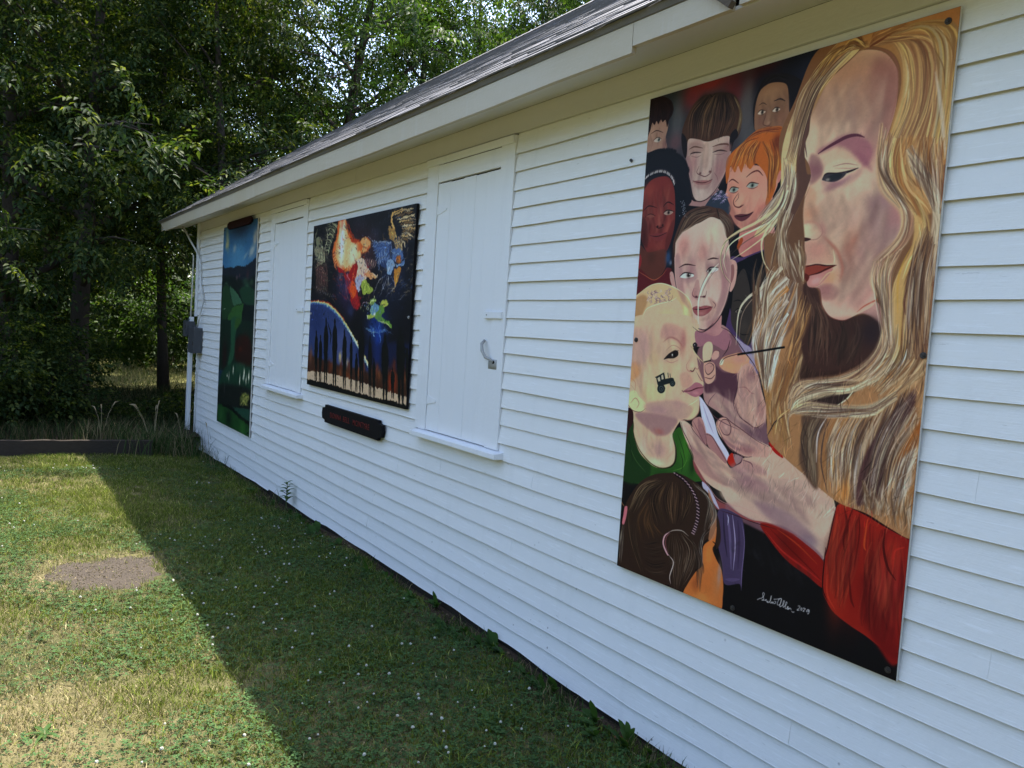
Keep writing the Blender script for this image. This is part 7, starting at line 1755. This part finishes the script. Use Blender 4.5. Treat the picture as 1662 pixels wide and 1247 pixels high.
# broad-leaved weeds along the wall foot
def blade_leaf(mb, base, az, l, w, up, curl):
    """one broad leaf with a folded midrib"""
    d = Vector((cos(az), sin(az), 0)); s = Vector((-sin(az), cos(az), 0)); n = 5
    vs = []; fs = []
    for i in range(n + 1):
        t = i / n; c = base + d * l * t * cos(up) + Vector((0, 0, l * t * sin(up) - curl * l * t * t)); ww = w * .5 * sin(pi * min(1, .06 + t * .94)) ** .75 if i < n else 0.001
        vs += [tuple(c - s * ww + Vector((0, 0, ww * .3))), tuple(c), tuple(c + s * ww + Vector((0, 0, ww * .3)))]
        if i:
            b = 3 * (i - 1); fs += [(b, b + 1, b + 4, b + 3), (b + 1, b + 2, b + 5, b + 4)]
    mb.add(vs, fs)
def weed(x, y, z, seed, nl, l, w, label, erect=0.0, stem=0.0):
    r = random.Random(seed); o = empty("weed", (x, y, z)); tag(o, label, "weed")
    if stem:
        s = MB().tube([(0, 0, -.04), (.006, -.004, stem * .5), (0, .002, stem)], [.005, .004, .002], 6); s.obj("stem", M_STEM, o)
    for i in range(nl):
        mb = MB(); a = i * 2.4 + r.uniform(-.4, .4)
        if stem:
            h = stem * (.25 + .75 * (i + 1) / nl); blade_leaf(mb, Vector((0, 0, h)), a, l * (1.1 - .45 * i / nl), w, r.uniform(.3, .7), r.uniform(.2, .5))
        else:
            a = pi + r.uniform(0, pi) if y > -.2 else a
            blade_leaf(mb, Vector((0, 0, 0)), a, l * r.uniform(.6, 1.1), w * r.uniform(.7, 1.1), erect * r.uniform(.6, 1.1), r.uniform(.1, .5))
        mb.obj("leaf", M_WEED, o, smooth=True)
weed(-7.0, -.085, .0, 1, 20, .095, .032, "tall upright leafy weed against the clapboards left of the middle", stem=.24)
W = [(-6.2, -.09, 5, .07, .025, .9, "small weed right of the tall leafy weed"), (-5.25, -.12, 7, .08, .03, .7, "low weed below the nearer boarded window"),
     (-4.72, -.10, 6, .07, .03, .9, "little weed patch under the nearer boarded window sill"), (-4.3, -.2, 8, .11, .04, .5, "spreading weed out from the wall below the near window"),
     (-3.86, -.16, 9, .12, .05, .5, "flat broad weed in the soil strip"), (-3.36, -.10, 9, .10, .045, 1.0, "dark leafy weed cluster against the wall left of the large panel"),
     (-3.12, -.11, 8, .11, .05, .9, "bushy weed at the gap in the lowest clapboard"), (-2.93, -.075, 5, .14, .05, 1.3, "upright pale green dock weed against the lowest clapboard"),
     (-2.55, -.13, 7, .10, .045, .6, "low weed under the left side of the large panel"), (-2.38, -.08, 4, .13, .04, 1.35, "upright narrow-leaved weed near the dead leaf"),
     (-2.26, -.07, 3, .10, .035, 1.2, "single small upright weed at the wall foot"), (-2.05, -.22, 8, .10, .05, .4, "spreading weed nearest the bottom edge"),
     (-1.93, -.07, 4, .12, .045, 1.3, "toothed dock leaf against the wall at the bottom edge"), (-8.3, -.09, 5, .08, .02, 1.0, "slender weed between the two left panels"),
     (-2.8, -.55, 9, .09, .035, .35, "flat rosette weed in the shaded lawn near the wall"), (-5.0, -1.0, 9, .08, .03, .3, "flat rosette weed in the shaded lawn near the lit edge"),
     (-3.55, -2.2, 10, .09, .02, .35, "bright green grassy weed at the left in the sunlit lawn"), (-3.1, -2.12, 10, .10, .02, .3, "bright green weed at the left nearest the front")]
for i, (x, y, nl, l, w_, er, lab) in enumerate(W):
    weed(x, y, float(ground_z(x, y)) + .008, 50 + i, nl, l, w_, lab, er)
rw = random.Random(12)
wm = []
for k in range(3):
    mb = MB()
    for i in range(7): blade_leaf(mb, Vector((0, 0, 0)), pi + rw.uniform(.1, pi - .1), rw.uniform(.04, .08), rw.uniform(.016, .032), rw.uniform(.3, 1.3), rw.uniform(.1, .5))
    wm.append(mb.mesh("foot_weed", M_WEED, True))
for i in range(38):
    x = -8.6 + 6.6 * rw.random() ** .7; y = -rw.uniform(.045, .20)
    o = link("weed", wm[i % 3]); sc = rw.uniform(.7, 2.0); o.scale = (sc, sc, sc * rw.uniform(.8, 1.2)); o.rotation_euler = (0, 0, rw.uniform(-.6, .6))
    o.location = (x, y, float(ground_z(x, y)) + .004)
    tag(o, "small dark green weed sprouting from the soil strip at the foot of the white wall", "weed", "small weeds along the foot of the wall")
rng = np.random.default_rng(63); n = 5200
x = rng.uniform(-10.6, -1.7, n); y = -.03 - .20 * rng.random(n)
k = vnoise(x + 5, y * 0 + 2, 4.5, 33) > .52; x, y = x[k], y[k]; n = len(x)
col = np.where(rng.random((n, 1)) < .2, np.array([[.25, .2, .1]]), np.array([[.04, .085, .015]])) * (.5 + rng.random((n, 1)))
tag(link("wall_fringe_grass", blades("wall_fringe_grass", x, y, ground_z(x, y) - .004, rng.uniform(.025, .075, n), rng.uniform(.0025, .005, n), col, rng, .9)), kind="stuff")
n = 2200; x = PATCH[0] + rng.normal(0, .32, n); y = PATCH[1] + rng.normal(0, .28, n)
col = np.array([[.22, .175, .10]]) * (.15 + 1.3 * rng.random((n, 1)))
tag(link("patch_litter", blades("patch_litter", x, y, ground_z(x, y) + .003, rng.uniform(.002, .006, n), rng.uniform(.003, .014, n), col, rng, 2.5)), kind="stuff")
# dead leaves and straw bits by the wall
m_ = MB(); blade_leaf(m_, Vector((0, 0, .012)), .4, .075, .035, .2, .3); o = m_.obj("dead_leaf", simple("dead_leaf_brown", (.16, .05, .025), .8, .2, 60, .3)); o.location = (-2.43, -.13, float(ground_z(-2.43, -.13)) + .01)
tag(o, "reddish brown dead leaf lying at the wall foot", "leaf")
rng = np.random.default_rng(41); n = 5000
x = rng.uniform(-10.8, -1.6, n); y = -.04 - .32 * rng.random(n) ** 1.3
col = np.array([[.12, .085, .05]]) * (.4 + 1.3 * rng.random((n, 1)))
tag(link("soil_litter", blades("soil_litter", x, y, ground_z(x, y) + .001, rng.uniform(.002, .010, n), rng.uniform(.006, .03, n), col, rng, 1.5)), kind="stuff")
